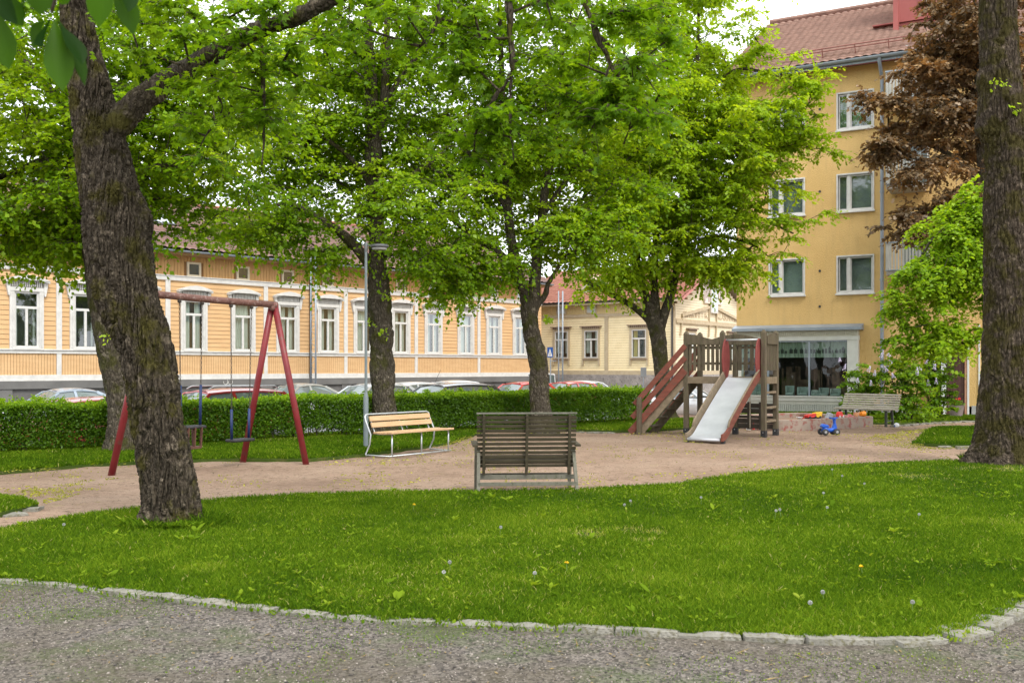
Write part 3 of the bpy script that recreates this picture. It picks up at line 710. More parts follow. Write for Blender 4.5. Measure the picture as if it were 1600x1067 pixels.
    if n:
        tw = rg.normal(size=(n, K, 3)); tw[:, :, 2] *= flat; tw /= np.linalg.norm(tw, axis=2, keepdims=True); tw += outward[:, None] * np.array([.6, .6, .25]); tw[:, :, 2] -= .08; tw /= np.linalg.norm(tw, axis=2, keepdims=True)
        L = rg.uniform(.45, 1.15, (n, K)) * spread
        tt = (np.arange(Mn) + .5) / Mn; tt = tt[None, None] + rg.uniform(-.5, .5, (n, K, Mn)) / Mn
        pos = cs[:, None, None] + tw[:, :, None] * (L[:, :, None] * tt)[..., None]; pos[..., 2] -= droop * spread * (tt ** 2) * rg.uniform(.3, 1.2, (n, K, 1))
        pos += rg.normal(size=pos.shape) * np.array([.03, .03, .018])
        sgn = np.where(np.arange(Mn) % 2 == 0, 1., -1.)[None, None, :, None]; hz = np.stack([-tw[..., 1], tw[..., 0], 0 * tw[..., 0]], -1)
        d = tw[:, :, None] * .75 + hz[:, :, None] * sgn * .75 + rg.normal(size=pos.shape) * .28; d[..., 2] -= rg.uniform(.15, .85, d.shape[:-1])
        nr_ = rg.normal(size=pos.shape) * .42; nr_[..., 2] += 1.0
        pos = pos.reshape(-1, 3); d = d.reshape(-1, 3); nr_ = nr_.reshape(-1, 3)
        size = lsize * rg.uniform(.6, 1.2, len(pos))
        ct = vnoise(cs * .7 + 3, seed + 11) * .55 + rg.normal(0, .12, n) + .27 + tintbias
        tint = np.repeat(ct, K * Mn) + rg.normal(0, .12, len(pos)); tint = np.clip(tint, 0, 1)
        if strings:
            low = np.argsort(cs[:, 2])[:int(n * .08)]; ns = 2; Ms = 9
            c0 = np.repeat(cs[low], ns, 0) + rg.normal(size=(len(low) * ns, 3)) * np.array([.35, .35, .05]); c0[:, 2] -= droop * spread * .5
            Ls = rg.uniform(.25, .8, len(c0)); q = (np.arange(Ms) + .5) / Ms; sw_ = rg.normal(size=(len(c0), 2)) * .18
            p2 = c0[:, None] + np.stack([sw_[:, :1] * q, sw_[:, 1:] * q, -Ls[:, None] * q], -1); p2 = p2.reshape(-1, 3) + rg.normal(size=(len(c0) * Ms, 3)) * .02
            d2 = rg.normal(size=p2.shape) * .5; d2[:, 2] -= 1.0; n2_ = rg.normal(size=p2.shape); n2_[:, 2] *= .4
            pos = np.concatenate([pos, p2]); d = np.concatenate([d, d2]); nr_ = np.concatenate([nr_, n2_]); size = np.concatenate([size, lsize * rg.uniform(.8, 1.25, len(p2))]); tint = np.concatenate([tint, np.clip(rg.normal(.42, .15, len(p2)), 0, 1)])
        V, Fc, nv = place_leaves(pos, d, nr_, size, shape)
        lf = np_mesh(foliage_name, V, Fc, leafm, t, tint=np.repeat(tint, nv), origin=base)
        lf['kind'] = 'stuff'
        if twigs:
            a = np.repeat(cs[:, None], K, 1).reshape(-1, 3); e = cs[:, None] + tw * L[..., None] * .95; e[..., 2] -= droop * spread * .6; e = e.reshape(-1, 3); mid = (a + e) / 2; mid[:, 2] += .05
            u = np.cross(e - a, np.array([0, 0, 1.])); u /= (np.linalg.norm(u, axis=1, keepdims=True) + 1e-9); w = np.array([0, 0, 1.])[None]
            r = .0035
            V = np.stack([a + u * r, a - u * r, a + w * r * 1.5, mid + u * r, mid - u * r, mid + w * r * 1.5, e], 1); m = len(a); i = np.arange(m)[:, None] * 7
            Fc = np.concatenate([i + f for f in ([0, 1, 4], [0, 4, 3], [1, 2, 5], [1, 5, 4], [2, 0, 3], [2, 3, 5], [3, 4, 6], [4, 5, 6], [5, 3, 6])])
            x = np_mesh('twigs', V.reshape(-1, 3), Fc, M_TWIG, t, origin=base); x['kind'] = 'stuff'
    return t
def PX(px, py, Y, w=None):
    p = P(px, py, Y); return (p.x, p.y, p.z) if w is None else (p.x, p.y, p.z, w / F * Y / 2)
def path(Y, L): return [PX(a[0], a[1], a[3] if len(a) > 3 else Y, a[2]) for a in L]

# foreground leaning tree on the left
Y1 = EYE * F / (828 - HY) + .25
T1 = path(Y1, [(270, 840, 100), (269, 810, 92), (268, 780, 88), (257, 720, 86), (243, 650, 83), (238, 600, 86), (226, 536, 90), (203, 480, 100), (193, 440, 108), (184, 380, 110), (181, 335, 106), (173, 300, 96), (160, 240, 88), (149, 190, 76), (140, 140, 68), (126, 70, 55), (117, 0, 49), (108, -90, 50), (100, -200, 44)])
limb1 = path(Y1, [(165, 215, 50), (195, 185, 46), (228, 152, 42), (268, 124, 36), (330, 88, 32, 8.9), (400, 48, 28, 8.75), (455, 30, 26, 8.6), (520, -2, 24, 8.5), (640, -60, 22, 8.3), (800, -100, 20, 8.1), (960, -110, 16, 8.0), (1100, -90, 12, 8.0)])
hA = path(8.1, [(792, -100, 12), (794, -30, 11), (797, 60, 10), (800, 112, 8), (775, 150, 6), (757, 175, 5), (742, 210, 3)])
hA2 = path(8.1, [(800, 112, 6), (797, 160, 5), (799, 215, 4), (803, 250, 2.5)])
hB = path(8.0, [(888, -105, 12), (905, -30, 12), (932, 55, 10), (955, 100, 8), (978, 150, 5), (985, 190, 3.5), (975, 225, 2)])
hB2 = path(8.0, [(955, 100, 6), (945, 130, 4.5), (942, 170, 3), (925, 200, 2)])
hC = path(8.7, [(408, 45, 8), (410, 100, 7), (411, 135, 6), (414, 175, 5), (409, 258, 3.5)])
hD = path(8.9, [(330, 90, 7), (338, 140, 6), (347, 172, 5), (320, 215, 4), (300, 260, 3)])
hE = path(8.05, [(700, -85, 10), (690, -20, 8), (680, 40, 6), (650, 80, 4)])
hF = path(8.0, [(932, 55, 6), (965, 80, 5), (1000, 110, 4), (1030, 150, 2.5)])
hang = []
rg0 = np.random.default_rng(77)
for pl, k in ((hA, 3), (hA2, 2), (hB, 3), (hB2, 2), (hC, 2), (hD, 2), (hE, 3), (hF, 2)):
    A = catmull(pl, 20)
    for q in rg0.integers(6, 20, k * 2): hang.append(A[q, :3] + rg0.normal(size=3) * .15)
for px, py, Y in [(250, 40, 8.6), (300, 20, 8.7), (350, 30, 8.5), (220, 80, 8.9), (290, 60, 8.4), (400, 90, 8.6), (380, 10, 8.4), (330, 110, 8.8), (440, 100, 8.5), (270, 5, 8.6), (200, 30, 8.9), (320, 60, 9.2), (455, 70, 8.3), (470, 130, 8.4), (380, 60, 8.3), (430, 10, 8.3), (500, 60, 8.2), (560, 40, 8.2), (590, 0, 8.2), (240, 0, 8.8), (360, 130, 8.5), (300, 130, 8.7), (860, 30, 8), (840, 90, 8), (900, 100, 8), (880, 150, 8.1), (850, 0, 8), (1000, 20, 8), (1040, 60, 8), (960, 20, 8), (740, 20, 8.1)]:
    hang.append(np.array(PX(px, py, Y)))
T1 = [(a, b, c, r * .90) for a, b, c, r in T1]
b1 = Vector((T1[0][0], T1[0][1], 0))
make_tree('oak_tree', 'big leaning tree with furrowed mossy bark on the front lawn, left', 'tree', (b1.x, b1.y, 0.0), [T1, limb1, hA, hA2, hB, hB2, hC, hD, hE, hF],
          [((-3.2, 9.2, 7.3), (3.2, 3.0, 1.4), 60), ((-.6, 8.3, 6.2), (3.2, 2.2, 1.0), 48)], M_DARKL, M_BARK, 'maple', .064, 10, 12, 1, .36, .3,
          dict(na=520, nr=230, depth=.042, flare=.30, freq=19., rough=.05, zs=.085, knots=[(PX(192, 285, Y1 - .26), .15, .15), (PX(238, 345, Y1 - .05), .15, .08), (PX(190, 385, Y1 - .3), .12, .05), (PX(236, 625, Y1 - .2), .15, .03)]), hang=hang, gap=.35, tip_r=.006)

# trees standing along the hedge
def gp(px, py): x, y = G(px, py); return (x, y, 0)
g1 = gp(178, 706); Yb = g1[1]
make_tree('linden_tree', 'thick dark lime tree at the hedge, half hidden behind the leaning trunk', 'tree', g1,
   [path(Yb, [(192, 712, 60), (190, 680, 50), (188, 640, 46), (183, 600, 48), (175, 540, 56), (165, 480, 58), (155, 400, 54), (140, 300, 50), (120, 220, 44), (112, 120, 34), (108, 0, 26), (104, -120, 18)]),
    path(Yb, [(150, 330, 26), (190, 285, 22), (250, 262, 18), (310, 250, 12)]), path(Yb, [(132, 260, 24), (80, 250, 18), (20, 270, 12), (-40, 290, 8)]), path(Yb, [(118, 190, 20), (60, 120, 14), (10, 60, 8)]), path(Yb, [(140, 300, 22), (200, 200, 16), (230, 100, 10), (250, 20, 7)])],
   [(PX(60, 190, Yb), (3.1, 2.5, 2.4), 270), (PX(250, 170, Yb), (2.6, 2.2, 2.4), 210), (PX(20, 335, Yb - .5), (1.9, 1.6, .70), 85), (PX(110, 360, Yb + .8), (.9, 1.0, .45), 20), (PX(120, -60, Yb), (4.2, 3.2, 2.0), 80), (PX(-170, 230, Yb), (2.5, 2.5, 2.8), 70)], M_LIME, M_BARK3, 'kite', .092, 11, 13, 2, .74,
   trunk_kw=dict(na=150, nr=72, depth=.022, flare=.35, freq=11, rough=.10), gap=.36, strings=True, group='trees along the hedge')
g2 = gp(600, 682); Yb = g2[1]
make_tree('linden_tree', 'tall lime tree with knobbly trunk behind the pine bench and lamp post', 'tree', g2,
   [path(Yb, [(600, 690, 52), (600, 655, 46), (599, 620, 42), (597, 570, 42), (596, 522, 43), (594, 487, 40), (591, 433, 32), (587, 350, 29), (584, 290, 27), (583, 225, 27), (580, 150, 22), (576, 60, 17), (572, -60, 12)]),
    path(Yb, [(590, 430, 22), (566, 398, 20), (545, 375, 18), (505, 345, 13), (450, 315, 9)]), path(Yb, [(588, 330, 16), (625, 290, 12), (690, 240, 8)]), path(Yb, [(583, 240, 18), (597, 180, 17), (603, 90, 13), (606, -40, 9)]),
    path(Yb, [(582, 290, 12), (540, 240, 9), (480, 200, 6)]), path(Yb, [(600, 160, 11), (650, 90, 8), (690, 30, 5)])],
   [(PX(470, 225, Yb + .5), (2.9, 2.3, 2.4), 225), (PX(600, 120, Yb + 1.5), (3.2, 2.8, 2.8), 250), (PX(410, 352, Yb - .6), (1.25, 1.0, .45), 34), (PX(505, 395, Yb), (.55, .7, .45), 9), (PX(655, 320, Yb), (1.5, 1.9, 1.15), 80), (PX(660, 400, Yb - .3), (.6, .8, .3), 9), (PX(590, -70, Yb), (4, 3.4, 2), 70)],
   M_LIME, M_BARK3, 'kite', .094, 11, 12, 3, .74, trunk_kw=dict(na=220, nr=84, depth=.026, flare=.25, freq=12, rough=.27), gap=.41, strings=True, group='trees along the hedge')
g3 = gp(845, 675); Yb = g3[1]
make_tree('linden_tree', 'forked lime tree rising behind the dark slatted bench', 'tree', g3,
   [path(Yb, [(848, 682, 50), (847, 655, 42), (846, 630, 36), (843, 600, 35), (838, 560, 34), (831, 520, 33), (827, 490, 30), (820, 460, 22), (807, 425, 20), (800, 380, 18), (793, 320, 16), (787, 200, 13), (782, 60, 9), (780, -60, 6)]),
    path(Yb, [(829, 500, 24), (834, 470, 21), (836, 440, 20), (841, 390, 18), (850, 310, 15), (868, 200, 12), (880, 60, 8)]), path(Yb, [(838, 480, 12), (852, 460, 11), (858, 440, 9), (884, 400, 6)]),
    path(Yb, [(806, 425, 14), (780, 395, 13), (745, 372, 11), (690, 330, 7)]), path(Yb, [(845, 340, 12), (900, 260, 9), (950, 180, 6)]), path(Yb, [(795, 330, 10), (740, 250, 7), (700, 180, 5)])],
   [(PX(785, 255, Yb + 1.2), (2.9, 2.3, 2.1), 235), (PX(870, 125, Yb + .8), (3.4, 2.9, 2.9), 250), (PX(735, 405, Yb - .2), (1.35, 1.1, .6), 46), (PX(900, 365, Yb), (1.6, 1.8, .9), 75), (PX(830, -50, Yb), (4, 3.4, 2.2), 75), (PX(700, 440, Yb - .6), (.6, .6, .35), 10), (PX(960, 330, Yb + .5), (1.3, 1.5, 1.1), 50)],
   M_LIME, M_BARK3, 'kite', .094, 11, 13, 4, .74, trunk_kw=dict(na=220, nr=84, depth=.026, flare=.28, freq=12, rough=.22), gap=.41, strings=True, group='trees along the hedge')
g4 = gp(1040, 655); Yb = g4[1]
make_tree('maple_tree', 'spreading yellow-green tree with dark forked trunk behind the red stair rails', 'tree', g4,
   [path(Yb, [(1041, 662, 36), (1040, 640, 30), (1037, 610, 25), (1033, 570, 23), (1028, 530, 24), (1022, 500, 25), (1012, 470, 16), (1000, 440, 14), (992, 380, 12), (985, 300, 10), (980, 190, 8), (975, 80, 5)]),
    path(Yb, [(1028, 520, 18), (1037, 492, 15), (1047, 465, 13), (1055, 435, 12), (1062, 380, 11), (1078, 260, 9), (1088, 130, 7), (1092, 10, 4)]),
    path(Yb, [(1025, 500, 16), (1023, 465, 14), (1022, 420, 12), (1030, 300, 10), (1032, 160, 7), (1042, 20, 4)]),
    path(Yb, [(1018, 505, 12), (1003, 490, 11), (985, 476, 10), (965, 465, 9), (940, 452, 8), (915, 440, 6), (893, 430, 4)]),
    path(Yb, [(1062, 380, 8), (1120, 340, 6), (1180, 340, 5), (1240, 365, 3)]), path(Yb, [(1078, 260, 8), (1140, 200, 6), (1210, 200, 5), (1270, 235, 3)]), path(Yb, [(1085, 160, 6), (1150, 110, 5), (1220, 120, 3)]), path(Yb, [(1060, 400, 6), (1110, 370, 5), (1170, 380, 4), (1200, 400, 2)])],
   [(PX(1020, 330, Yb), (3.4, 2.8, 1.9), 240), (PX(1080, 200, Yb), (3.2, 3, 2.8), 270), (PX(1165, 225, Yb - .6), (1.4, 1.6, 1.9), 62), (PX(1225, 140, Yb - .8), (.95, .8, .8), 17), (PX(1250, 215, Yb - .8), (1.0, .7, .45), 13), (PX(1200, 320, Yb - .8), (1.3, 1.0, .7), 15), (PX(1165, 400, Yb - .5), (.8, .8, .5), 8), (PX(970, 220, Yb), (3, 2.8, 2.9), 190), (PX(1090, 40, Yb), (2.3, 2.4, 2.2), 120), (PX(1000, -60, Yb), (3.5, 3, 2), 70), (PX(950, 425, Yb - .3), (1.2, 1.0, .5), 22), (PX(1070, 420, Yb), (1.6, 1.4, .6), 34)],
   M_MAPLE, M_BARK3, 'rag', .115, 10, 12, 5, .72, trunk_kw=dict(na=120, nr=48, depth=.02, flare=.3, freq=11, rough=.12), gap=.46, tip_r=.0055, strings=True, group='trees along the hedge', hang=[np.array(PX(a, b, Yb - .8)) for a, b in [(1285, 232), (1300, 238), (1270, 128), (1282, 112), (1262, 165), (1275, 180), (1290, 330), (1262, 345), (1238, 372), (1250, 300), (1225, 395), (1190, 425), (1240, 90), (1180, 60), (1175, 20), (1160, 90), (1200, 110), (1285, 215), (1215, 260)]])
# big trunk at the right edge
g5 = gp(1561, 728); Yb = g5[1] + .3; g5 = (PX(1561, 700, Yb)[0], Yb, 0)
T5 = path(Yb, [(1560, 745, 104), (1562, 715, 92), (1565, 690, 86), (1568, 650, 82), (1571, 580, 78), (1573, 500, 77), (1574, 400, 76), (1574, 320, 74), (1574, 270, 72), (1570, 225, 72), (1563, 180, 74), (1560, 120, 66), (1558, 60, 60), (1557, -20, 58), (1554, -140, 52), (1550, -260, 46)])
T5 = [(a + .02, b, c, r * .95) for a, b, c, r in T5]
make_tree('elm_tree', 'massive mossy trunk rising past the frame at the right edge of the lawn', 'tree', g5, [T5, path(Yb, [(1556, -60, 40), (1500, -150, 32), (1400, -230, 22), (1300, -280, 14)]), path(Yb, [(1552, -120, 36), (1640, -220, 28), (1760, -300, 18)])],
   [((8.5, Yb, 11.2), (4.2, 4, 1.8), 60)], M_DARKL, M_BARK2, 'kite', .12, 8, 9, 6, .7, trunk_kw=dict(na=460, nr=200, depth=.034, flare=.30, freq=16., rough=.07, lobes=6, zs=.13, knots=[(PX(1526, 207, Yb), .17, .13), (PX(1528, 126, Yb), .14, .10), (PX(1577, 148, Yb - .33), .12, .09)]), gap=.4)
# copper maple
gy = 28.0; g6 = (PX(1548, 600, gy)[0], gy, gz(PX(1548, 600, gy)[0], gy))
make_tree('copper_maple', 'copper-leaved maple in front of the ochre block, behind the right trunk', 'tree', g6,
   [[(g6[0], gy, g6[2] - .1, .22), (g6[0], gy, 2, .2), (g6[0] - .1, gy, 5, .17), (g6[0] - .3, gy, 8, .12), (g6[0] - .4, gy, 11, .07)],
    path(gy, [(1546, 420, 12), (1500, 360, 9), (1450, 330, 6), (1410, 325, 3)]), path(gy, [(1545, 300, 12), (1480, 240, 8), (1420, 220, 5), (1370, 225, 3)]), path(gy, [(1540, 200, 10), (1470, 120, 7), (1420, 90, 4)])],
   [(PX(1500, 75, gy), (1.15, 1.8, 1.7), 110), (PX(1450, 185, gy - .3), (1.25, 1.4, .85), 66), (PX(1385, 235, gy - .4), (.75, .8, .40), 17), (PX(1460, 290, gy - .3), (1.05, 1.2, .8), 46), (PX(1425, 355, gy - .4), (.75, .7, .55), 20), (PX(1540, 190, gy + .4), (1.5, 1.8, 3.0), 130), (PX(1530, -50, gy), (1.7, 2, 1.6), 50), (PX(1385, 150, gy - .5), (.65, .6, .35), 12), (PX(1430, 110, gy - .4), (.6, .6, .5), 13), (PX(1610, 100, gy), (1.6, 1.8, 3.0), 60)],
   M_COPPER, M_BARK3, 'rag', .125, 10, 11, 7, .52, gap=.34, tip_r=.005)
# bright weeping tree
gy = 22.5; gx = PX(1560, 600, gy)[0]
make_tree('weeping_elm', 'bright green weeping tree with drooping boughs beside the massive right trunk', 'tree', (gx, gy, gz(gx, gy)),
   [[(gx, gy, -.1, .14), (gx, gy, 1.5, .12), (gx - .05, gy, 3.2, .10), (gx - .1, gy, 4.6, .06)], path(gy, [(1556, 400, 8), (1510, 350, 7), (1460, 370, 5), (1420, 440, 3)]), path(gy, [(1558, 350, 8), (1530, 310, 6), (1500, 320, 4)])],
   [(PX(1510, 400, gy), (.9, 1.1, 1.2), 84), (PX(1455, 440, gy - .3), (.8, .8, .8), 46), (PX(1530, 320, gy), (.6, .9, .5), 28), (PX(1495, 330, gy), (.4, .6, .35), 10), (PX(1475, 360, gy - .2), (.55, .8, .40), 16), (PX(1445, 525, gy - .3), (.75, .6, .42), 24), (PX(1500, 520, gy - .3), (.6, .6, .40), 16), (PX(1405, 470, gy - .3), (.35, .4, .3), 8), (PX(1600, 430, gy), (1.1, 1.1, 1.4), 60)],
   M_ELM, M_BARK3, 'oval', .085, 10, 12, 8, .42, .9, gap=.28, tip_r=.004)

# near out-of-focus branch hanging in at the top left
def chestnut():
    Yc = 2.3; t = thing('chestnut_tree', 'out-of-focus chestnut twig with large leaves hanging in at the top-left corner', 'tree', (-3.2, 1.6, 0))
    o = Vector((-3.2, 1.6, 0))
    tr = MB().tube([(-3.2, 1.6, 0), (-3.15, 1.6, 2), (-3.2, 1.6, 4), (-3.1, 1.7, 5)], [.2, .17, .15, .1], 14); tr.build('trunk', M_BARK3, t, True, origin=tuple(o))
    hub = P(80, 20, Yc); hub2 = P(185, -45, Yc)
    br = MB().tube([(-3.15, 1.65, 3.4), (-2.2, 2.0, 3.3), (-1.5, 2.25, 2.9), tuple(P(140, -110, Yc))], [.05, .03, .018, .01], 8)
    br.tube([P(140, -110, Yc), P(100, -40, Yc), hub], [.008, .005, .004], 6); br.tube([P(140, -110, Yc), hub2], [.007, .004], 6); br.tube([P(140, -110, Yc), P(-10, -60, Yc)], [.008, .005], 6)
    br.build('branch', M_TWIG, t, True, origin=tuple(o))
    lm = leafmat('chestnut_leaf', (.007, .030, .002), (.028, .075, .003), (.055, .14, .005), .5, (1.4, 1.35, .4), .006)
    def leaf(a, b, w, tn, roll=0.):
        a = Vector(a); b = Vector(b); d = b - a; L = d.length; d.normalize(); vw = Vector((math.sin(roll), -math.cos(roll), .25)).normalized(); s = d.cross(vw).normalized(); u = s.cross(d)
        prof = [(0, .02), (.12, .22), (.3, .6), (.5, .92), (.65, 1.0), (.8, .78), (.92, .34), (1, .0)]; vs = []; fs = []
        for i, (q, ww) in enumerate(prof):
            c = a + d * (L * q) + u * (-.10 * L * q * q)
            for k, sx in enumerate((-1, -.5, 0, .5, 1)): vs.append(c + s * (w * ww * sx / 2) + u * (abs(sx) * .16 * w * ww + (.012 * w if i % 2 else 0)))
        for i in range(len(prof) - 1):
            for k in range(4): q = i * 5 + k; fs.append((q, q + 1, q + 6, q + 5))
        vs = np.array([tuple(v) for v in vs])
        ob = np_mesh('leaf', vs, np.array(fs), lm, t, tint=np.full(len(vs), tn), origin=tuple(o), smooth=True)
    Yc = 2.3
    leaf(P(85, 30, Yc), P(97, 138, Yc - .03), .066, .75, .3); leaf(P(88, 28, Yc), P(140, 130, Yc + .02), .05, .3, 1.2); leaf(P(82, 28, Yc), P(60, 70, Yc - .06), .07, .05, -.8)
    leaf(P(95, 40, Yc), P(132, 95, Yc - .05), .05, .1, .9); leaf(P(72, 32, Yc), P(45, 75, Yc + .05), .06, .5, -.4)
    leaf(P(165, -50, Yc), P(152, 40, Yc), .062, .8, .1); leaf(P(175, -40, Yc), P(212, 52, Yc + .02), .06, .55, .7); leaf(P(190, -50, Yc), P(205, 15, Yc - .04), .055, .15, 1.0)
    leaf(P(-10, 10, Yc), P(12, 106, Yc), .065, .6, .2); leaf(P(-15, -20, Yc), P(38, 40, Yc + .04), .06, .35, .6); leaf(P(-10, -30, Yc), P(20, 36, Yc - .04), .05, .1, -.6); leaf(P(70, -40, Yc), P(60, 22, Yc), .07, .6, .2); leaf(P(60, -40, Yc), P(28, 12, Yc + .05), .06, .4, -.5); leaf(P(110, -60, Yc), P(88, 10, Yc + .1), .06, .7, .4)
chestnut()

# green shoots sprouting from the trunks
def shoots(px, py, Y, n, lab, sz=.07, nm='tree_shoot'):
    rg = np.random.default_rng(int(px)); c = np.array(PX(px, py, Y)); pos = c + rg.normal(size=(n, 3)) * np.array([.06, .04, .05]); d = rg.normal(size=(n, 3)); nr_ = rg.normal(size=(n, 3)) * .5; nr_[:, 2] += 1; nr_[:, 1] -= .6
    V, Fc, nv = place_leaves(pos, d, nr_, sz * rg.uniform(.6, 1.2, n), 'rag'); o = np_mesh(nm, V, Fc, M_ELM, tint=np.repeat(rg.uniform(.6, 1, n), nv), origin=tuple(c)); tag(o, lab, 'shoot', None, 'stuff')
shoots(1563, 130, Yb - .45, 16, 'green shoot above the cut knot on the right-hand trunk'); shoots(1586, 172, Yb - .4, 16, 'green shoot below the cut knot on the right-hand trunk')
shoots(163, 527, 13.0, 12, 'tiny green shoot on the trunk seam left of the leaning tree'); shoots(604, 462, g2[1] - .4, 22, 'leafy shoot high on the trunk behind the lamp post'); shoots(598, 520, g2[1] - .5, 16, 'leafy shoot midway on the trunk behind the lamp post', .08)
shoots(856, 500, g3[1] - .1, 26, 'leafy shoot hanging right of the forked trunk', .1)
shoots(578, 505, g2[1] - .3, 14, 'small leafy shoot at the left side of the trunk behind the lamp post', .08)

# ---------------------------------------------------------------- hedge
def hedge():
    rg = np.random.default_rng(31); t = thing('hedge', 'long clipped green hedge between the park and the parked cars', 'hedge', tuple(HP) + (0,), math.atan2(HT[1], HT[0]))
    L = 26.0; n = 260000
    # surface-biased points in local frame (x along, y across .. 0 front .9 back)
    x = rg.uniform(-L, .45, n); face = rg.random(n)
    hh = .79 + .07 * (x + L) / L + .08 * (vnoise2(x, x * 0, .7, 4) - .5) * 2 + .06 * (vnoise2(x, x * 0, 3, 5) - .5)
    y = np.where(face < .42, rg.normal(.05, .05, n) + .16 * (vnoise2(x, x * 0 + 3, 1.1, 8) - .5), np.where(face < .78, rg.uniform(0, .85, n), rg.uniform(.02, .85, n)))
    z = np.where(face < .42, rg.uniform(.06, 1, n) ** .7 * hh, np.where(face < .78, hh + rg.normal(0, .025, n) + np.where(vnoise2(x, y, 6, 71) > .72, rg.uniform(0, .13, n), 0), rg.uniform(.15, 1, n) * hh))
    hole = vnoise(np.stack([x * 2.6, y * 2, z * 4.5], 1), 12) + (z < .3) * (.3 - z) * 1.5 >.92; keep = ~hole; x, y, z = x[keep], y[keep], z[keep]; m = len(x)
    pos = np.stack([x, y, z], 1)
    d = rg.normal(size=(m, 3)); d[:, 1] -= .5; d[:, 2] += .1; nr_ = rg.normal(size=(m, 3)) * .55; nr_[:, 2] += .8; nr_[:, 1] -= .45
    V, Fc, nv = place_leaves(pos, d, nr_, .046 * rg.uniform(.7, 1.25, m), 'kite')
    new = np.clip((z - hh[keep] + .10) / .12, 0, 1)  # bright hedge top over a darker inside, put into the leaf tint
    tint = np.clip(.02 + .35 * vnoise(pos * 3, 4) + .75 * new * rg.random(m) ** .6 + rg.normal(0, .12, m) + .05, 0, 1)
    o = np_mesh('foliage', V, Fc, M_HEDGE, t, tint=np.repeat(tint, nv)); o['kind'] = 'stuff'
    mb = MB()
    for k in range(420):
        xx = rg.uniform(-L, .4); yy = rg.uniform(.1, .8); r = rg.uniform(.006, .014); mb.tube([(xx, yy, -.05), (xx + rg.normal() * .05, yy, .35), (xx + rg.normal() * .15, yy + rg.normal() * .1, .8)], [r, r * .8, r * .4], 5)
    o = mb.build('stems', M_TWIG, t); o['kind'] = 'stuff'
hedge()

# lilacs
def lilac(px, py, Y, R, lab, seed, nf, trunkpx=None):
    rg = np.random.default_rng(seed); gx_, gy_ = PX(px, 650, Y)[0], Y; gzz = gz(gx_, gy_)
    stems = [[(gx_ + dx * .3, gy_, gzz - .05, .025), (gx_ + dx * .6, gy_, gzz + .6, .02), (gx_ + dx, gy_ + .1, gzz + 1.2, .012)] for dx in (-.35, -.1, .2, .45)]
    c = PX(px, py, Y)
    t = make_tree('lilac_bush', lab, 'bush', (gx_, gy_, gzz), stems, [(c, R, int(95 * R[0] * R[2])), ((c[0], c[1] - .2, max(.35, c[2] - R[2])), (R[0] * .9, R[1], .35), 16)], M_HEDGE, M_BARK3, 'oval', .075, 9, 9, seed, .26, .3, gap=.2, tintbias=-.02, foliage_name='foliage')
    fm = pm('lilac_flower', (.48, .42, .60), (.66, .62, .74), 20, .8)
    for k in range(nf):
        a = rg.uniform(0, 2 * PI); u = rg.uniform(.0, 1); p = np.array(c) + np.array([math.cos(a) * R[0] * (.7 + .5 * u), -abs(math.sin(a)) * R[1] - .22, (u * 1.25 - .25) * R[2] * 1.0]); m = MB()
        ax = Vector((rg.normal() * .3, -.3, 1)).normalized(); Lc = rg.uniform(.12, .20)
        for q in range(60):
            s = rg.random(); rr = .045 * (1 - s * .8); b = rg.uniform(0, 2 * PI); o1 = ax.orthogonal().normalized(); o2 = ax.cross(o1); pc = Vector(p) + ax * (s * Lc) + (o1 * math.cos(b) + o2 * math.sin(b)) * rr; e1 = Vector(rg.normal(size=3)).normalized() * .013; e2 = e1.orthogonal().normalized() * .013
            m.add([pc - e1, pc - e2, pc + e1, pc + e2], [(0, 1, 2, 3)])
        m.build('flower', fm, t, origin=(gx_, gy_, gzz), fix=False)
lilac(1347, 598, 28.2, (.60, .45, .60), 'lilac bush with pale mauve blooms against the shop window corner', 41, 15)
lilac(1415, 592, 27.6, (.72, .5, .85), 'taller dark lilac bush behind the grey park bench', 42, 12)
lilac(1462, 590, 29.5, (.6, .5, .9), 'shady leafy bush beside the white entrance post', 43, 4)
# ---------------------------------------------------------------- buildings
M_WHITE = pm('white_trim', (.53, .52, .495), (.64, .63, .60), 5, .7, 60, .1, c3=(.40, .38, .35), c3t=.68)
M_GROOVE = pm('board_gap', (.22, .115, .045), (.28, .15, .06), 5, .9)
M_CLAP = pm('peach_board', (.56, .345, .165), (.64, .42, .215), 2.2, .75, 70, .1, stretch=(.6, 1, 3), c3=(.47, .29, .15), c3t=.66)
M_CLAP2 = pm('ochre_board', (.42, .24, .09), (.50, .30, .125), 3, .75, 70, .1, stretch=(3, 1, .5))
M_FOUND = pm('foundation', (.125, .122, .118), (.17, .166, .16), 1.5, .9, 30, .3)
M_FOUND2 = pm('foundation_panel', (.105, .102, .10), (.145, .14, .138), 1.5, .9, 30, .3)
M_ROOFB = pm('brown_tile', (.15, .088, .075), (.24, .145, .12), 3, .7, 20, .3, c3=(.10, .085, .075), c3t=.66)
M_ROOFO = pm('orange_tile', (.27, .105, .072), (.38, .17, .12), 3, .7, 20, .3, c3=(.19, .075, .05), c3t=.64)
M_ROOFR = pm('red_tile', (.17, .095, .07), (.27, .155, .115), 4, .7, 20, .3, c3=(.11, .065, .05), c3t=.64)
M_ROOFM = pm('red_sheet_metal', (.25, .060, .052), (.31, .085, .072), 1.4, .55, 30, .05)
M_METAL = pm('zinc', (.23, .27, .31), (.32, .36, .40), 2, .5, 30, .05, metal=.3)
M_DPIPE = pm('grey_pipe', (.20, .23, .27), (.27, .31, .35), 1.5, .45, 30, .05)
M_GLASS = glassmat('window_glass', (.80, .88, .85), .10)
M_CURT = pm('curtain', (.40, .43, .40), (.62, .64, .60), 6, .9, 20, .3, stretch=(6, 6, .3))
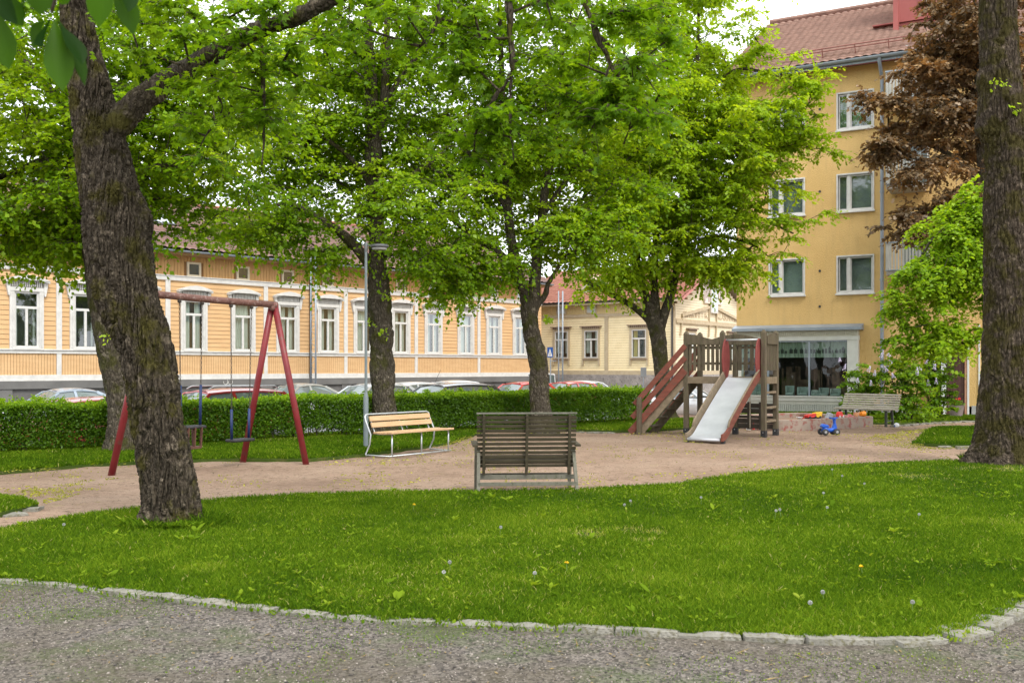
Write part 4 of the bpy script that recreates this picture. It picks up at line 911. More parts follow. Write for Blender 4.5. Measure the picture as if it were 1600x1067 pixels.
M_CURTY = pm('yellow_curtain', (.42, .36, .12), (.55, .48, .2), 6, .9, 20, .3, stretch=(6, 6, .3))
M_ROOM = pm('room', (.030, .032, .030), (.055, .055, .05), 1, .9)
M_DARKM = pm('dark_metal', (.03, .03, .032), (.05, .05, .052), 5, .5, 40, .1)

def fpos(X0, Y0, dx, dy, px, off=0.):
    """distance along a facade line where the photo column px meets it"""
    q = (px - 800) / F; return (q * Y0 - X0) / (dx - q * dy)
def boards_h(m, x0, x1, z0, z1, holes, step, gap, y0, y1):
    z = z0
    while z < z1 - .01:
        zt = min(z + step - gap, z1); segs = [(x0, x1)]
        for hx0, hx1, hz0, hz1 in holes:
            if zt > hz0 and z < hz1:
                ns = []
                for a, b in segs:
                    if hx1 <= a or hx0 >= b: ns.append((a, b)); continue
                    if hx0 > a: ns.append((a, hx0))
                    if hx1 < b: ns.append((hx1, b))
                segs = ns
        for a, b in segs: m.add([(a, y0 - .0, z), (b, y0 - .0, z), (b, y0 + .012, zt), (a, y0 + .012, zt), (a, y1, z), (b, y1, z), (b, y1, zt), (a, y1, zt)], [(0, 1, 2, 3), (4, 7, 6, 5), (0, 4, 5, 1), (3, 2, 6, 7), (0, 3, 7, 4), (1, 5, 6, 2)])
        z += step
def boards_v(m, x0, x1, z0, z1, step, gap, y0, y1, holes=()):
    x = x0
    while x < x1 - .01:
        xt = min(x + step - gap, x1); hit = [h for h in holes if xt > h[0] and x < h[1]]
        if hit:
            h = hit[0]
            if h[2] > z0: m.box(x, xt, y0, y1, z0, h[2])
            if h[3] < z1: m.box(x, xt, y0, y1, h[3], z1)
        else: m.box(x, xt, y0, y1, z0, z1)
        x += step
def wall_holes(m, x0, x1, z0, z1, holes, y, depth=.12, mi=0, ri=0):
    xs = sorted({x0, x1, *[h[0] for h in holes], *[h[1] for h in holes]}); zs = sorted({z0, z1, *[h[2] for h in holes], *[h[3] for h in holes]})
    xs = [v for v in xs if x0 <= v <= x1]; zs = [v for v in zs if z0 <= v <= z1]
    for a, b in zip(xs[:-1], xs[1:]):
        for c, d in zip(zs[:-1], zs[1:]):
            mx, mz = (a + b) / 2, (c + d) / 2
            if any(h[0] < mx < h[1] and h[2] < mz < h[3] for h in holes): continue
            m.add([(a, y, c), (b, y, c), (b, y, d), (a, y, d)], [(0, 1, 2, 3)], mi)
    for a, b, c, d in holes:
        m.add([(a, y, c), (b, y, c), (b, y, d), (a, y, d), (a, y + depth, c), (b, y + depth, c), (b, y + depth, d), (a, y + depth, d)], [(0, 4, 5, 1), (1, 5, 6, 2), (2, 6, 7, 3), (3, 7, 4, 0)], ri)
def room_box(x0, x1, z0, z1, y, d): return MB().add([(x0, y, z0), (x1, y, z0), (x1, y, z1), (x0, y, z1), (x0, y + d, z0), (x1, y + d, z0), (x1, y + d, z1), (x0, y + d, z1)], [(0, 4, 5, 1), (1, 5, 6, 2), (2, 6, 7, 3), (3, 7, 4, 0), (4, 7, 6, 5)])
def pane(x0, x1, z0, z1, y): return MB().add([(x0, y, z0), (x1, y, z0), (x1, y, z1), (x0, y, z1)], [(0, 1, 2, 3)])
def curtain(parts, z0, z1, y, amp=.03, n=None):
    m = MB()
    for a, b in parts:
        k = n or max(8, int((b - a) / .02)); vs = []
        for i in range(k + 1):
            x = a + (b - a) * i / k; yy = y + amp * math.sin(x * 42 + math.sin(x * 11) * 1.5)
            vs += [(x, yy, z0), (x, yy * 1.0, z1)]
        m.add(vs, [(2 * i, 2 * i + 2, 2 * i + 3, 2 * i + 1) for i in range(k)])
    return m
def tile_roof(x0, x1, y0, z0, y1, z1, name, mat, parent, tw=.30, tl=.36, M=None, thick=.05):
    """pantiles from the eave line (y0,z0) up to the ridge (y1,z1) in local coordinates"""
    nx = int((x1 - x0) / tw * 6); L = math.hypot(y1 - y0, z1 - z0); nr = int(L / tl); xs = np.linspace(x0, x1, nx + 1)
    sx = .042 * np.abs(np.sin(xs / tw * PI)) ; d = np.array([(y1 - y0) / L, (z1 - z0) / L]); nrm = np.array([-d[1], d[0]]) if d[0] > 0 else np.array([d[1], -d[0]])
    rows = []
    for r in range(nr):
        for a, lift in ((r * tl, .05), ((r + 1) * tl - .002, .0)):
            p = d[0] * a + y0 + nrm[0] * (lift + sx), d[1] * a + z0 + nrm[1] * (lift + sx); rows.append(np.stack([xs, p[0], p[1]], 1))
    V = np.concatenate(rows); k = nx + 1; i = (np.arange(len(rows) - 1)[:, None] * k + np.arange(nx)[None]).ravel(); Fc = np.stack([i, i + 1, i + k + 1, i + k], 1)
    if M is not None: V = np.array([tuple(M @ Vector(v)) for v in V])
    return np_mesh(name, V, Fc, mat, parent)

# --- long peach timber house
X0, Y0 = (92 - 800) / F * 36.2, 36.2; DX, DY = .689, .7246; nn = math.hypot(DX, DY); DX /= nn; DY /= nn
LH = thing('timber_house', 'long peach-coloured timber house with white trim and brown tiled roof', 'house', (X0, Y0, 0), math.atan2(DY, DX))
L = lambda px: fpos(X0, Y0, DX, DY, px)
xa, xb = L(-130), L(846); wins = [L(p) for p in (-45, 41.5, 133.5, 220, 303, 379.5, 449.5, 512.5, 568, 626, 677, 727.5, 771.5, 812.5)]
pil = [L(p) for p in (-90, 92, 262, 415, 540, 650, 748, 838)]
zb0, zb1, zm0, zm1, zf0, zf1, ze = 1.05, 1.23, 2.0, 2.16, 4.94, 5.15, 5.97
whole = [(w - .47, w + .47, zm1, 4.22) for w in wins]
m = MB(); boards_h(m, xa, xb, zm1, zf0, whole, .17, .014, 0, .05); m.build('wall', M_CLAP, LH, fix=False)
m = MB(); wall_holes(m, xa, xb, zb1, ze, whole, .045, .25); m.box(xa, xb, .45, 10.8, -1.0, ze - .1); m.build('backing', M_GROOVE, LH, fix=False)
m = MB(); boards_v(m, xa, xb, zb1, zm0, .105, .012, 0, .04); m.build('lower_boards', M_CLAP, LH, fix=False)
aw = [w for i, w in enumerate(wins) if i not in (2, 3, 8)]
m = MB(); boards_v(m, xa, xb, zf1, ze + .1, .14, .014, .0, .04, [(w - .29, w + .29, zf1, 5.72) for w in aw]); m.build('attic_boards', M_CLAP2, LH, fix=False)
m = MB(); m.box(xa, xb, -.05, .05, zb0, zb1); m.box(xa, xb, -.085, .03, zb0 - .035, zb0)
m.box(xa, xb, -.045, .03, zm0, zm1 - .05); m.box(xa, xb, -.08, .03, zm1 - .05, zm1 - .002); m.box(xa, xb, -.05, .03, zf0, zf1 - .04); m.box(xa, xb, -.08, .03, zf1 - .04, zf1)
for p in pil: m.box(p - .10, p + .10, -.04, .035, zm1, zf0); m.box(p - .085, p + .085, -.037, .035, zb1, zm0)
m.build('trim', M_WHITE, LH, bevel=.006)
m = MB(); m.box(xa, xb, -.13, .2, .74, zb0 - .036); m.box(xa, xb, -.04, .2, -1.2, .739, 1)
fp = sorted(pil + [(a + b) / 2 for a, b in zip(pil[:-1], pil[1:])])
for p in fp: m.box(p - .28, p + .28, -.10, .1, -1.2, .738)
for px in (346, 509, 769, 700): w = L(px); m.box(w - .14, w + .14, -.048, .0, .05, .52, 2)
w0, w1 = L(556), L(577); m.box(w0, w1, -.11, .0, -1.2, .737, 3); w0, w1 = L(616), L(634); m.box(w0, w1, -.045, .0, -1.2, .735, 2)
m.build('foundation', [M_FOUND, M_FOUND2, M_ROOM, pm('pale_panel', (.35, .35, .33), (.42, .42, .40), 3)], LH)
m = MB(); m.box(xa - .3, xb + .3, -.50, .3, ze - .02, ze + .03, 0); m.box(xa - .3, xb + .3, -.53, -.50, ze + .00, ze + .12, 0)
m.build('soffit', [pm('soffit_board', (.30, .18, .08), (.36, .22, .1), 5), M_WHITE], LH)
hp = [( -.60 + .075 * math.cos(a), ze + .12 + .075 * math.sin(a)) for a in np.linspace(PI, 2 * PI, 8)]
m = MB(); M90 = Matrix(((0, 1, 0, 0), (1, 0, 0, 0), (0, 0, 1, 0), (0, 0, 0, 1))); m.prism(hp, xa - .3, xb + .3, M=M90); m.build('gutter', M_DPIPE, LH)
rz = 8.95; tile_roof(xa - .4, xb + .4, -.58, ze + .15, 5.4, rz, 'roof', M_ROOFB, LH)
m = MB(); m.add([(xa - .4, 5.42, rz), (xb + .4, 5.42, rz), (xb + .4, 11.4, ze + .15), (xa - .4, 11.4, ze + .15), (xa - .4, -.55, ze + .05), (xb + .4, -.55, ze + .05)], [(0, 1, 2, 3), (4, 5, 1, 0), (0, 3, 4), (1, 5, 2), (3, 2, 5, 4)])
m.build('roof_base', M_ROOFB, LH)
m = MB(); m.tube([(xa - .4, 5.4, rz + .04), (xb + .4, 5.4, rz + .04)], .10, 8); m.build('ridge', M_ROOFO, LH)
m = MB()                                  # snow rails and a roof light
for x in np.arange(xa, xb, 1.2): m.bar((x, .55, ze + .62), (x, .42, ze + .86), .03, .03)
m.tube([(xa, .45, ze + .80), (xb, .45, ze + .80)], .018, 6); m.tube([(xa, .42, ze + .88), (xb, .42, ze + .88)], .018, 6); m.build('snow_rail', M_DARKM, LH)
for px in (128, 225, 372, 560): w = L(px) + 2.0; m = MB(); M = Matrix.Translation((w, 2.6, ze + 1.70)) @ Matrix.Rotation(math.atan2(rz - ze, 6), 4, 'X'); m.box(-.4, .4, -.55, .55, -.05, .10, 0, M); m.box(-.33, .33, -.48, .48, .10, .104, 1, M); m.build('roof_light', [M_DPIPE, pm('roof_glass', (.5, .55, .6), (.6, .65, .7), 2, .1)], LH)
def lh_window(x, i):
    m = MB(); m.box(-.58, -.42, -.055, .04, zm1 + .0, 4.20); m.box(.42, .58, -.055, .04, zm1, 4.20); m.box(-.60, .60, -.07, .04, 4.20, 4.34)
    m.box(-.58, .58, -.03, .04, 4.34, 4.56, 1)
    for k in range(15): xx = -.49 + k * .07; m.box(xx - .017, xx + .017, -.075, -.03, 4.36, 4.56)
    for s in (-1, 1):
        m.box(min(s * .47, s * .50), max(s * .47, s * .50), -.075, -.055, zm1 + .12, 4.15)
        pr = [(s * .58, 4.50), (s * .72, 4.55), (s * .70, 4.38), (s * .64, 4.05), (s * .60, 4.02), (s * .58, 4.1)]; m.prism(pr if s > 0 else pr[::-1], -.10, .03)
        m.lathe([(.0, -.07), (.03, -.07), (.03, -.05)], 8, (s * .51, 0, zm1 + .08), 'y')
    crown = [(-.75, 4.50), (-.75, 4.58), (-.55, 4.66), (-.28, 4.73), (0, 4.77), (.28, 4.73), (.55, 4.66), (.75, 4.58), (.75, 4.50), (.55, 4.55), (.28, 4.60), (0, 4.62), (-.28, 4.60), (-.55, 4.55)]
    m.prism(crown, -.20, .03); m.prism([(a * .99, b + .012 + .0) for a, b in crown[1:8]] + [(.745, 4.585), (-.745, 4.585)], -.225, -.201)
    m.prism([(-.6, 4.54), (.6, 4.54), (.52, 4.56), (.27, 4.61), (0, 4.625), (-.27, 4.61), (-.52, 4.56)], -.045, .03, 1)
    f = m.build('window', [M_WHITE, pm('flute_shadow_board', (.22, .21, .18), (.30, .29, .25), 8)], LH, bevel=0); f.location = (x, 0, 0)
    m = MB(); y0, y1 = -.005, .045
    m.box(-.42, -.355, y0, y1, 2.20, 4.20); m.box(.355, .42, y0, y1, 2.20, 4.20); m.box(-.355, .355, y0, y1, 2.20, 2.27); m.box(-.355, .355, y0, y1, 4.12, 4.20); m.box(-.355, .355, y0 - .02, y1, 3.58, 3.67); m.box(-.045, .045, y0 - .01, y1, 2.27, 3.58)
    m.box(-.47, .47, -.09, .04, 2.13, 2.20); s1 = m.build('sash', M_WHITE, f)
    pane(-.355, .355, 2.27, 4.12, .022).build('pane', M_GLASS, f, fix=False)
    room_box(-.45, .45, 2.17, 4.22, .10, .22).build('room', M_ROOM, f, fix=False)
    if i > 2 or i == 0:
        k = i % 3; pr = [[(-.36, -.05), (.12, .36)], [(-.36, -.12), (.08, .36)], [(-.36, .36)]][k]
        curtain(pr, 2.28, 4.12, .15, .025).build('curtain', M_CURT, f, fix=False)
    else: curtain([(-.36, -.24), (.28, .36)], 2.28, 3.6, .2, .025).build('curtain', M_CURT, f, fix=False)
    return f
for i, w in enumerate(wins): lh_window(w, i)
def attic(x):
    m = MB(); z0, z1 = zf1, 5.72
    m.box(-.30, -.22, -.04, .05, z0, z1); m.box(.22, .30, -.04, .05, z0, z1); m.box(-.22, .22, -.04, .05, z1 - .08, z1); m.box(-.22, .22, -.04, .05, z0, z0 + .07)
    f = m.build('attic_window', pm('cream_frame', (.50, .42, .30), (.60, .52, .38), 6), LH); f.location = (x, 0, 0)
    pane(-.22, .22, z0 + .07, z1 - .08, .01).build('pane', M_GLASS, f, fix=False); room_box(-.22, .22, z0 + .07, z1 - .08, .02, .02).build('room', M_ROOM, f, fix=False)
for w in aw: attic(w)
m = MB(); w = L(483); m.tube([(w, -.12, -.7), (w, -.12, 5.45), (w + .05, -.35, 5.75), (w + .05, -.58, 6.05)], .055, 10); m.build('downpipe', M_DARKM, LH, True)
m = MB()
for s in (0, 1):
    cx = L(350) + s * .21; pts = [(cx + .10 * math.cos(a), -.135, .90 + .10 * math.sin(a)) for a in np.linspace(PI * .9, PI * 2.3, 14)]; m.tube(pts, .014, 5)
m.build('wall_mark', M_WHITE, LH)

# lattice mast in front of the house, and the slim one at the corner
def mast(px, Y, zt, w, lab, ang=.0, one=False):
    x = P(px, 0, Y).x; t = thing('lattice_mast', lab, 'mast', (x, Y, gz(x, Y)), ang, None); m = MB()
    m.tube([(w / 2, 0, 0), (w / 2, 0, zt)], .042, 8); m.build('pole', M_METAL, t, True); m = MB(); m.tube([(-w / 2, 0, 0), (-w / 2, 0, zt)], .025 if one else .035, 8); m.build('pole', M_METAL, t, True)
    m = MB(); z = .2; s = 1
    while z < zt - .5: m.tube([(-w / 2 * s, 0, z), (w / 2 * s, 0, z + w * 1.15)], .010, 4); z += w * 1.15; s = -s
    m.build('lattice', M_METAL, t)
mast(489.5, 42.5, 7.0, .22, 'pale lattice mast beside the dark downpipe of the peach house', .6, True)
mast(876, 53.5, 6.3, .235, 'slim twin-pole mast before the yellow gabled house', .3)

# --- pale yellow gabled house
a1 = math.radians(35.3); YX, YY = 252 / F * 55.5, 55.5
YH = thing('gabled_house', 'pale yellow timber corner house with orange tiled roof and fretwork gable', 'house', (YX, YY, 0), -a1)   # local x runs left to right; the front is x<0
K = lambda px: -fpos(YX, YY, -math.cos(a1), math.sin(a1), px)
M_YEL = pm('yellow_board', (.80, .67, .40), (.88, .76, .49), 2, .75, 60, .1, c3=(.62, .48, .26), c3t=.68)
M_YGAP = pm('yellow_gap', (.36, .27, .13), (.42, .32, .16), 4)
M_BEIGE = pm('beige_trim', (.42, .34, .22), (.50, .42, .29), 5, .8)
M_GSTONE = pm('rough_stone', (.22, .20, .19), (.36, .33, .31), 2.5, .95, 12, .8, c3=(.14, .13, .12), c3t=.6)
xl = K(800); kw = [K(p) for p in (877.5, 923.8, 998.5)]; zt = 5.25; D = 10.5
holes = [(w - .42, w + .42, 2.05, 3.66) for w in kw]
m = MB(); boards_h(m, xl, 0, 1.32, 4.45, holes, .145, .012, 0, .04)
m.build('wall', M_YEL, YH, fix=False)
R90 = Matrix.Rotation(PI / 2, 4, 'Z')     # gable wall local frame: x along depth
GW = bpy.data.objects.new('gable_wall', None); link(GW, YH); 
m = MB(); zg = lambda y: 4.98 + .45 * (min(y, D - y)) 
z = 1.32
mg = MB()
while z < 7.5:
    z2 = z + .133; lo = 0 if z2 < 4.9 else (z2 - 4.98) / .45; lo = max(0, lo); hi = D - lo
    if hi - lo > .2: mg.add([(0, lo, z), (0, hi, z), (-.012, hi, z2), (-.012, lo, z2), (-.05, lo, z), (-.05, hi, z), (-.05, hi, z2), (-.05, lo, z2)], [(0, 1, 2, 3), (4, 7, 6, 5), (0, 4, 5, 1), (3, 2, 6, 7), (0, 3, 7, 4), (1, 5, 6, 2)])
    z += .145
bpy.data.objects.remove(GW); mg.build('gable_wall', pm('cream_board', (.70, .61, .43), (.77, .69, .51), 2, .75, 60, .1), YH, fix=False)
m = MB(); boards_v(m, xl, 0, 4.63, zt, .13, .012, 0, .035); m.build('attic_boards', pm('yellow_attic', (.58, .46, .22), (.66, .54, .28), 3), YH, fix=False)
m = MB(); wall_holes(m, xl, -.06, 1.0, zt, holes, .038, .2); m.box(xl, -.06, .28, D, -1, 4.9); m.prism([(0.02, 1.0), (D - .02, 1.0), (D - .02, 4.9), (D / 2, 7.2), (.02, 4.9)], -.20, -.055, M=Matrix(((0, 1, 0, 0), (1, 0, 0, 0), (0, 0, 1, 0), (0, 0, 0, 1)))); m.build('backing', M_YGAP, YH, fix=False)
m = MB(); m.box(xl, .05, -.06, .04, 1.08, 1.32); m.box(xl, .05, -.05, .03, 4.45, 4.63); m.box(K(947.8) - .12, K(947.8) + .12, -.04, .03, 1.32, 4.45); m.box(-.14, .04, -.045, .03, 1.32, 4.45); m.box(.0, .05, .04, .2, 1.32, 4.9); m.box(0, .05, .04, D, 1.08, 1.32)
m.build('trim', M_BEIGE, YH)
m = MB(); m.box(xl, .10, -.10, .3, -1.2, 1.08); m.box(-.3, .10, .3, D, -1.2, 1.08); m.build('foundation', M_GSTONE, YH)
def y_window(x, i, par, M=None):
    m = MB(); z0, z1 = 2.05, 3.66
    m.box(-.46, -.40, -.04, .03, z0, z1); m.box(.40, .46, -.04, .03, z0, z1); m.box(-.40, .40, -.04, .03, z1 - .06, z1); m.box(-.40, .40, -.04, .03, z0, z0 + .06); m.box(-.40, .40, -.05, .03, 3.10, 3.19); m.box(-.04, .04, -.045, .03, z0 + .06, 3.10)
    f = m.build('window', M_WHITE, par); f.location = (x, 0, 0)
    m = MB(); m.box(-.60, -.46, -.05, .03, z0 - .10, z1 + .22); m.box(.46, .60, -.05, .03, z0 - .10, z1 + .22); m.box(-.46, .46, -.05, .03, z1, z1 + .22); m.box(-.72, .72, -.16, .03, z1 + .22, z1 + .28, 1); m.box(-.56, .56, -.10, .03, z0 - .12, z0 - .05, 1)
    for k in range(9): m.box(-.52 + k * .13 - .03, -.52 + k * .13 + .03, -.11, -.05, z1 + .12, z1 + .22, 1)
    for s in (-1, 1): m.box(min(s * .50, s * .60), max(s * .50, s * .60), -.09, .0, z0 - .42, z0 - .12, 0)
    m.build('surround', [M_BEIGE, pm('brown_ledge', (.20, .14, .10), (.27, .2, .14), 5)], f)
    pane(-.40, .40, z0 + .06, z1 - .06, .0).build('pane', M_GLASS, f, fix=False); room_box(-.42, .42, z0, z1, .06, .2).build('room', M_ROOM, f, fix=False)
    curtain([(-.40, -.14)] if i == 2 else [(-.40, -.05), (.2, .40)], z0 + .3 if i < 2 else z0 + .06, z1 - .06, .12, .02).build('curtain', M_CURTY if i == 2 else M_CURT, f, fix=False)
    return f
for i, w in enumerate(kw): y_window(w, i, YH)
for px in (877.5, 924.5):
    w = K(px); m = MB(); m.box(-.36, .36, -.05, .04, 4.66, 5.18, 0); m.box(-.27, .27, -.056, -.05, 4.72, 5.12, 1); f = m.build('attic_window', [M_BEIGE, pm('attic_pane', (.42, .46, .45), (.55, .6, .58), 4, .2)], YH); f.location = (w, 0, 0)
m = MB(); m.prism([(-.12 + .07 * math.cos(a) - .35, zt + .08 + .07 * math.sin(a)) for a in np.linspace(PI, 2 * PI, 8)], xl, .3, M=M90); m.tube([(-.02, -.10, -.6), (-.02, -.10, 4.9), (-.02, -.4, 5.2)], .05, 8); m.build('gutter', M_DARKM, YH)
tile_roof(xl, .75, -.45, zt + .06, D / 2, zt + .06 + .45 * (D / 2 + .45), 'roof', M_ROOFO, YH)
m = MB(); rzt = zt + .05 + .45 * (D / 2 + .45); Mx = M90
m.prism([(-.45, zt - .0), (D / 2, rzt - .03), (D + .45, zt), (D + .45, zt - .10), (D / 2, rzt - .13), (-.45, zt - .10)], xl, .72, 0, Mx)
for k in range(8): yy = .3 + k * .62; m.box(.06, .72, yy, yy + .07, zt - .25 + .45 * (yy + .45) - .05, zt - .15 + .45 * (yy + .45) - .05, 1)
m.build('roof_base', [M_BEIGE, pm('rafter', (.30, .19, .10), (.36, .24, .13), 5)], YH)
m = MB(); m.prism([(D / 2, rzt + .10), (D + .55, zt + .02), (D + .55, zt - .14), (D / 2, rzt - .06)], .70, .76, 0, Mx); m.prism([(-.55, zt + .02), (D / 2, rzt + .10), (D / 2, rzt - .06), (-.55, zt - .14)], .70, .76, 0, Mx); m.build('bargeboard', [pm('rose_board', (.42, .17, .15), (.5, .22, .2), 4)], YH)
m = MB(); m.add([(xl, D / 2, rzt), (.75, D / 2, rzt), (.75, D + .5, zt), (xl, D + .5, zt)], [(0, 1, 2, 3)]); m.build('rear_roof', M_ROOFO, YH)
# gable ornament: slanted name board, cornice, attic window with pale sash
gm = MB(); yc = 5.25
gm.box(.0, .10, .25, D - .3, 4.00, 4.16); gm.box(.0, .06, .25, D - .3, 4.16, 4.26)
zl = lambda y: 5.05 - .17 * abs(y - yc) + .0
for s in (-1, 1):
    a, b = (1.0, 4.72) if s < 0 else (5.78, 9.5)
    gm.bar((.06, a, zl(a) + .12), (.06, b, zl(b) + .12), .10, .16, (0, 0, 1)); gm.bar((.05, a + (0 if s < 0 else 0), 4.2), (.05, a if s > 0 else a + .15, zl(a) + .1), .08, .09, (0, 1, 0)); gm.bar((.05, b, 4.2), (.05, b, zl(b) + .1), .08, .09, (0, 1, 0))
for y in (.95, 4.75, 5.75, 9.4): gm.bar((.06, y, 4.0), (.06, y - .12, 3.3), .08, .09, (0, 1, 0))
gm.build('gable_cornice', M_BEIGE, YH)
gm = MB(); gm.prism([(4.0, 5.30), (6.5, 5.30), (6.7, 5.75), (6.75, 6.35), (3.75, 6.35), (3.8, 5.75)], .02, .09, 0, Mx); gm.box(.02, .15, 3.6, 6.9, 6.35, 6.43, 1)
for k in range(10): y = 3.95 + k * .28; gm.box(.09, .11, y, y + .10, 5.4 + .2 * (k % 2), 6.25, 2)
gm.build('fretwork', [pm('pale_fretwork', (.62, .56, .50), (.72, .66, .6), 8), M_BEIGE, pm('fret_gap', (.25, .2, .18), (.34, .28, .25), 8)], YH)
gm = MB(); gm.box(.10, .16, 4.75, 5.75, 4.75, 6.2); gm.box(.16, .17, 4.85, 5.2, 4.85, 6.1, 1); gm.box(.16, .17, 5.3, 5.65, 4.85, 6.1, 1); gm.build('attic_window', [M_WHITE, pm('pale_pane', (.50, .58, .58), (.62, .70, .70), 4, .2)], YH)
for txt, y0, y1, z0, z1 in (('CSAKKYHTTIK', 1.2, 4.55, 4.36, 4.78), ('KLASUNHALL', 5.95, 9.2, 4.36, 4.78)):
    n = len(txt)
    for k, ch in enumerate(txt):
        cu = bpy.data.curves.new('letter', 'FONT'); cu.body = ch; cu.size = .52; cu.extrude = .01; cu.align_x = 'CENTER'; cu.materials.append(pm('letter_wood', (.50, .40, .27), (.56, .46, .32), 6))
        y = y0 + (y1 - y0) * (k + .5) / n; zz = 4.34 + (.10 * (1 - abs(y - yc) / 4.5))
        o = bpy.data.objects.new('tmp', cu); C.objects.link(o); bpy.context.view_layer.update(); me = bpy.data.meshes.new_from_object(o); bpy.data.objects.remove(o); o = bpy.data.objects.new('letter', me); link(o, YH); o.location = (.015, y, zz); o.rotation_euler = (PI / 2, 0, PI / 2)
for y in (2.3, 8.0):
    f = y_window(0, 1, YH); f.rotation_euler = (0, 0, PI / 2); f.location = (.03, y, 0); f.scale = (.95, 1, .95)
w = K(911); m = MB(); yb = .9; zb_ = zt + .45 * (yb + .45) + .06; m.prism([(w - 1.0, zb_), (w + 1.0, zb_), (w, zb_ + 1.15)], yb, yb + 2.2, 0); m.build('dormer', M_BEIGE, YH)
m = MB(); m.prism([(w - .72, zb_ + .08), (w + .72, zb_ + .08), (w, zb_ + .92)], yb - .03, yb - .002, 0); m.prism([(w - .55, zb_ + .14), (w + .55, zb_ + .14), (w, zb_ + .76)], yb - .04, yb - .031, 1); m.build('dormer_window', [M_WHITE, pm('dormer_pane', (.10, .12, .13), (.2, .23, .25), 3, .1)], YH)
m = MB(); m.box(1.5 - 4.2, 2.1 - 4.2, 5.2, 5.9, 7.2, 8.6); m.build('chimney', pm('brick_red', (.38, .12, .08), (.45, .17, .12), 9), YH)

# --- ochre apartment block on the right
a2 = math.radians(29.06); RX, RY = 351 / F * 36.6, 36.6
RB = thing('apartment_block', 'ochre plastered apartment block with red tiled roof and ground-floor shop window', 'building', (RX, RY, 0), -a2)
R = lambda px: fpos(RX, RY, math.cos(a2), -math.sin(a2), px)
nO = NT('ochre_render'); v = nO.coords((1, 1, 1)); c = nO.ramp(nO.noise(v, .6, 5, .6), [(.3, (.60, .395, .155)), (.7, (.69, .475, .20))]); c = nO.mix(nO.rng(nO.noise(nO.coords((3, 3, .35)), 1.6, 5, .6), .50, .72, 0, .38), c, (.46, .31, .14))
bb = nO.noise(v, 26, 4, .65); nO.bsdf(c, .92, nO.bump(bb, .9, .03), spec=.15); M_OCH = nO.m
LX = 16.0; eave = 11.95; DP = 13.0
wl = [(R(1201), R(1258)), (R(1307), R(1366))]; rows = [(4.07, 5.40), (6.92, 8.25), (9.76, 11.09)]
hl = [(a, b, z0, z1) for a, b in wl for z0, z1 in rows]
ent0, ent1 = R(1446), R(1513); shop = (.25, R(1326), .50, 2.45)
hl2 = hl + [shop, (ent0, ent1, -.1, 2.35)]
m = MB(); wall_holes(m, 0, LX, .22, eave, [(h[0], h[1], max(h[2], .22), h[3]) for h in hl2], 0, .16)
m.add([(0, 0, -.7), (0, DP, -.7), (0, DP, eave), (0, DP / 2, 16.0), (0, 0, eave)], [(0, 4, 3, 2, 1)]); m.add([(0, DP, -.7), (LX, DP, -.7), (LX, DP, eave), (0, DP, eave)], [(0, 1, 2, 3)]); m.add([(LX, 0, -.7), (LX, DP, -.7), (LX, DP, eave), (LX, DP / 2, 16), (LX, 0, eave)], [(0, 1, 2, 3, 4)])
m.build('wall', M_OCH, RB, fix=False)
m = MB(); m.box(R(1327), ent0 - .02, -.03, .1, -.5, .24); m.box(ent1 + .1, LX, -.03, .1, -.5, .24); m.build('plinth', pm('grey_plinth', (.30, .31, .30), (.37, .38, .37), 2), RB)
def r_window(a, b, z0, z1, k):
    m = MB(); w = b - a
    m.box(0, .05, -.03, .12, z0, z1); m.box(w - .05, w, -.03, .12, z0, z1); m.box(.05, w - .05, -.03, .12, z1 - .055, z1); m.box(.05, w - .05, -.03, .12, z0, z0 + .06); m.box(-.03, w + .03, -.10, .0, z0 - .05, z0 + .0)
    mx = w * .33; m.box(mx - .05, mx + .05, .01, .12, z0 + .07, z1 - .07)
    f = m.build('window', M_WHITE, RB, bevel=.005); f.location = (a, 0, 0)
    m = MB()
    for x0, x1 in ((.07, mx - .05), (mx + .05, w - .07)): m.box(x0, x0 + .035, .05, .10, z0 + .07, z1 - .07); m.box(x1 - .035, x1, .05, .10, z0 + .07, z1 - .07); m.box(x0 + .035, x1 - .035, .05, .10, z1 - .11, z1 - .07); m.box(x0 + .035, x1 - .035, .05, .10, z0 + .07, z0 + .11)
    m.build('sash', M_WHITE, f); pane(.07, w - .07, z0 + .07, z1 - .07, .085).build('pane', M_GLASS, f, fix=False)
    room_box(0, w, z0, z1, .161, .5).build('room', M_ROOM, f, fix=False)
    if k == 0: curtain([(.09, w * .30), (w * .4, w * .62)], z0 + .1, z1 - .1, .25, .03).build('curtain', pm('green_curtain', (.12, .2, .12), (.2, .3, .2), 5), f, fix=False)
    else:
        m = MB(); z = z0 + .09
        while z < z1 - .1: m.add([(.08, .17, z), (w - .08, .17, z), (w - .08, .19, z + .02), (.08, .19, z + .02)], [(0, 1, 2, 3)]); z += .026
        m.build('blind', pm('blind_slat', (.34, .38, .38), (.42, .46, .46), 3, .4) if k < 3 else pm('pale_blind', (.42, .50, .46), (.5, .58, .54), 3, .4), f, fix=False)
for i, (a, b) in enumerate(wl):
    for j, (z0, z1) in enumerate(rows): r_window(a, b, z0, z1, 3 if (i == 0 and j == 0) else (0 if j == 2 else 1))
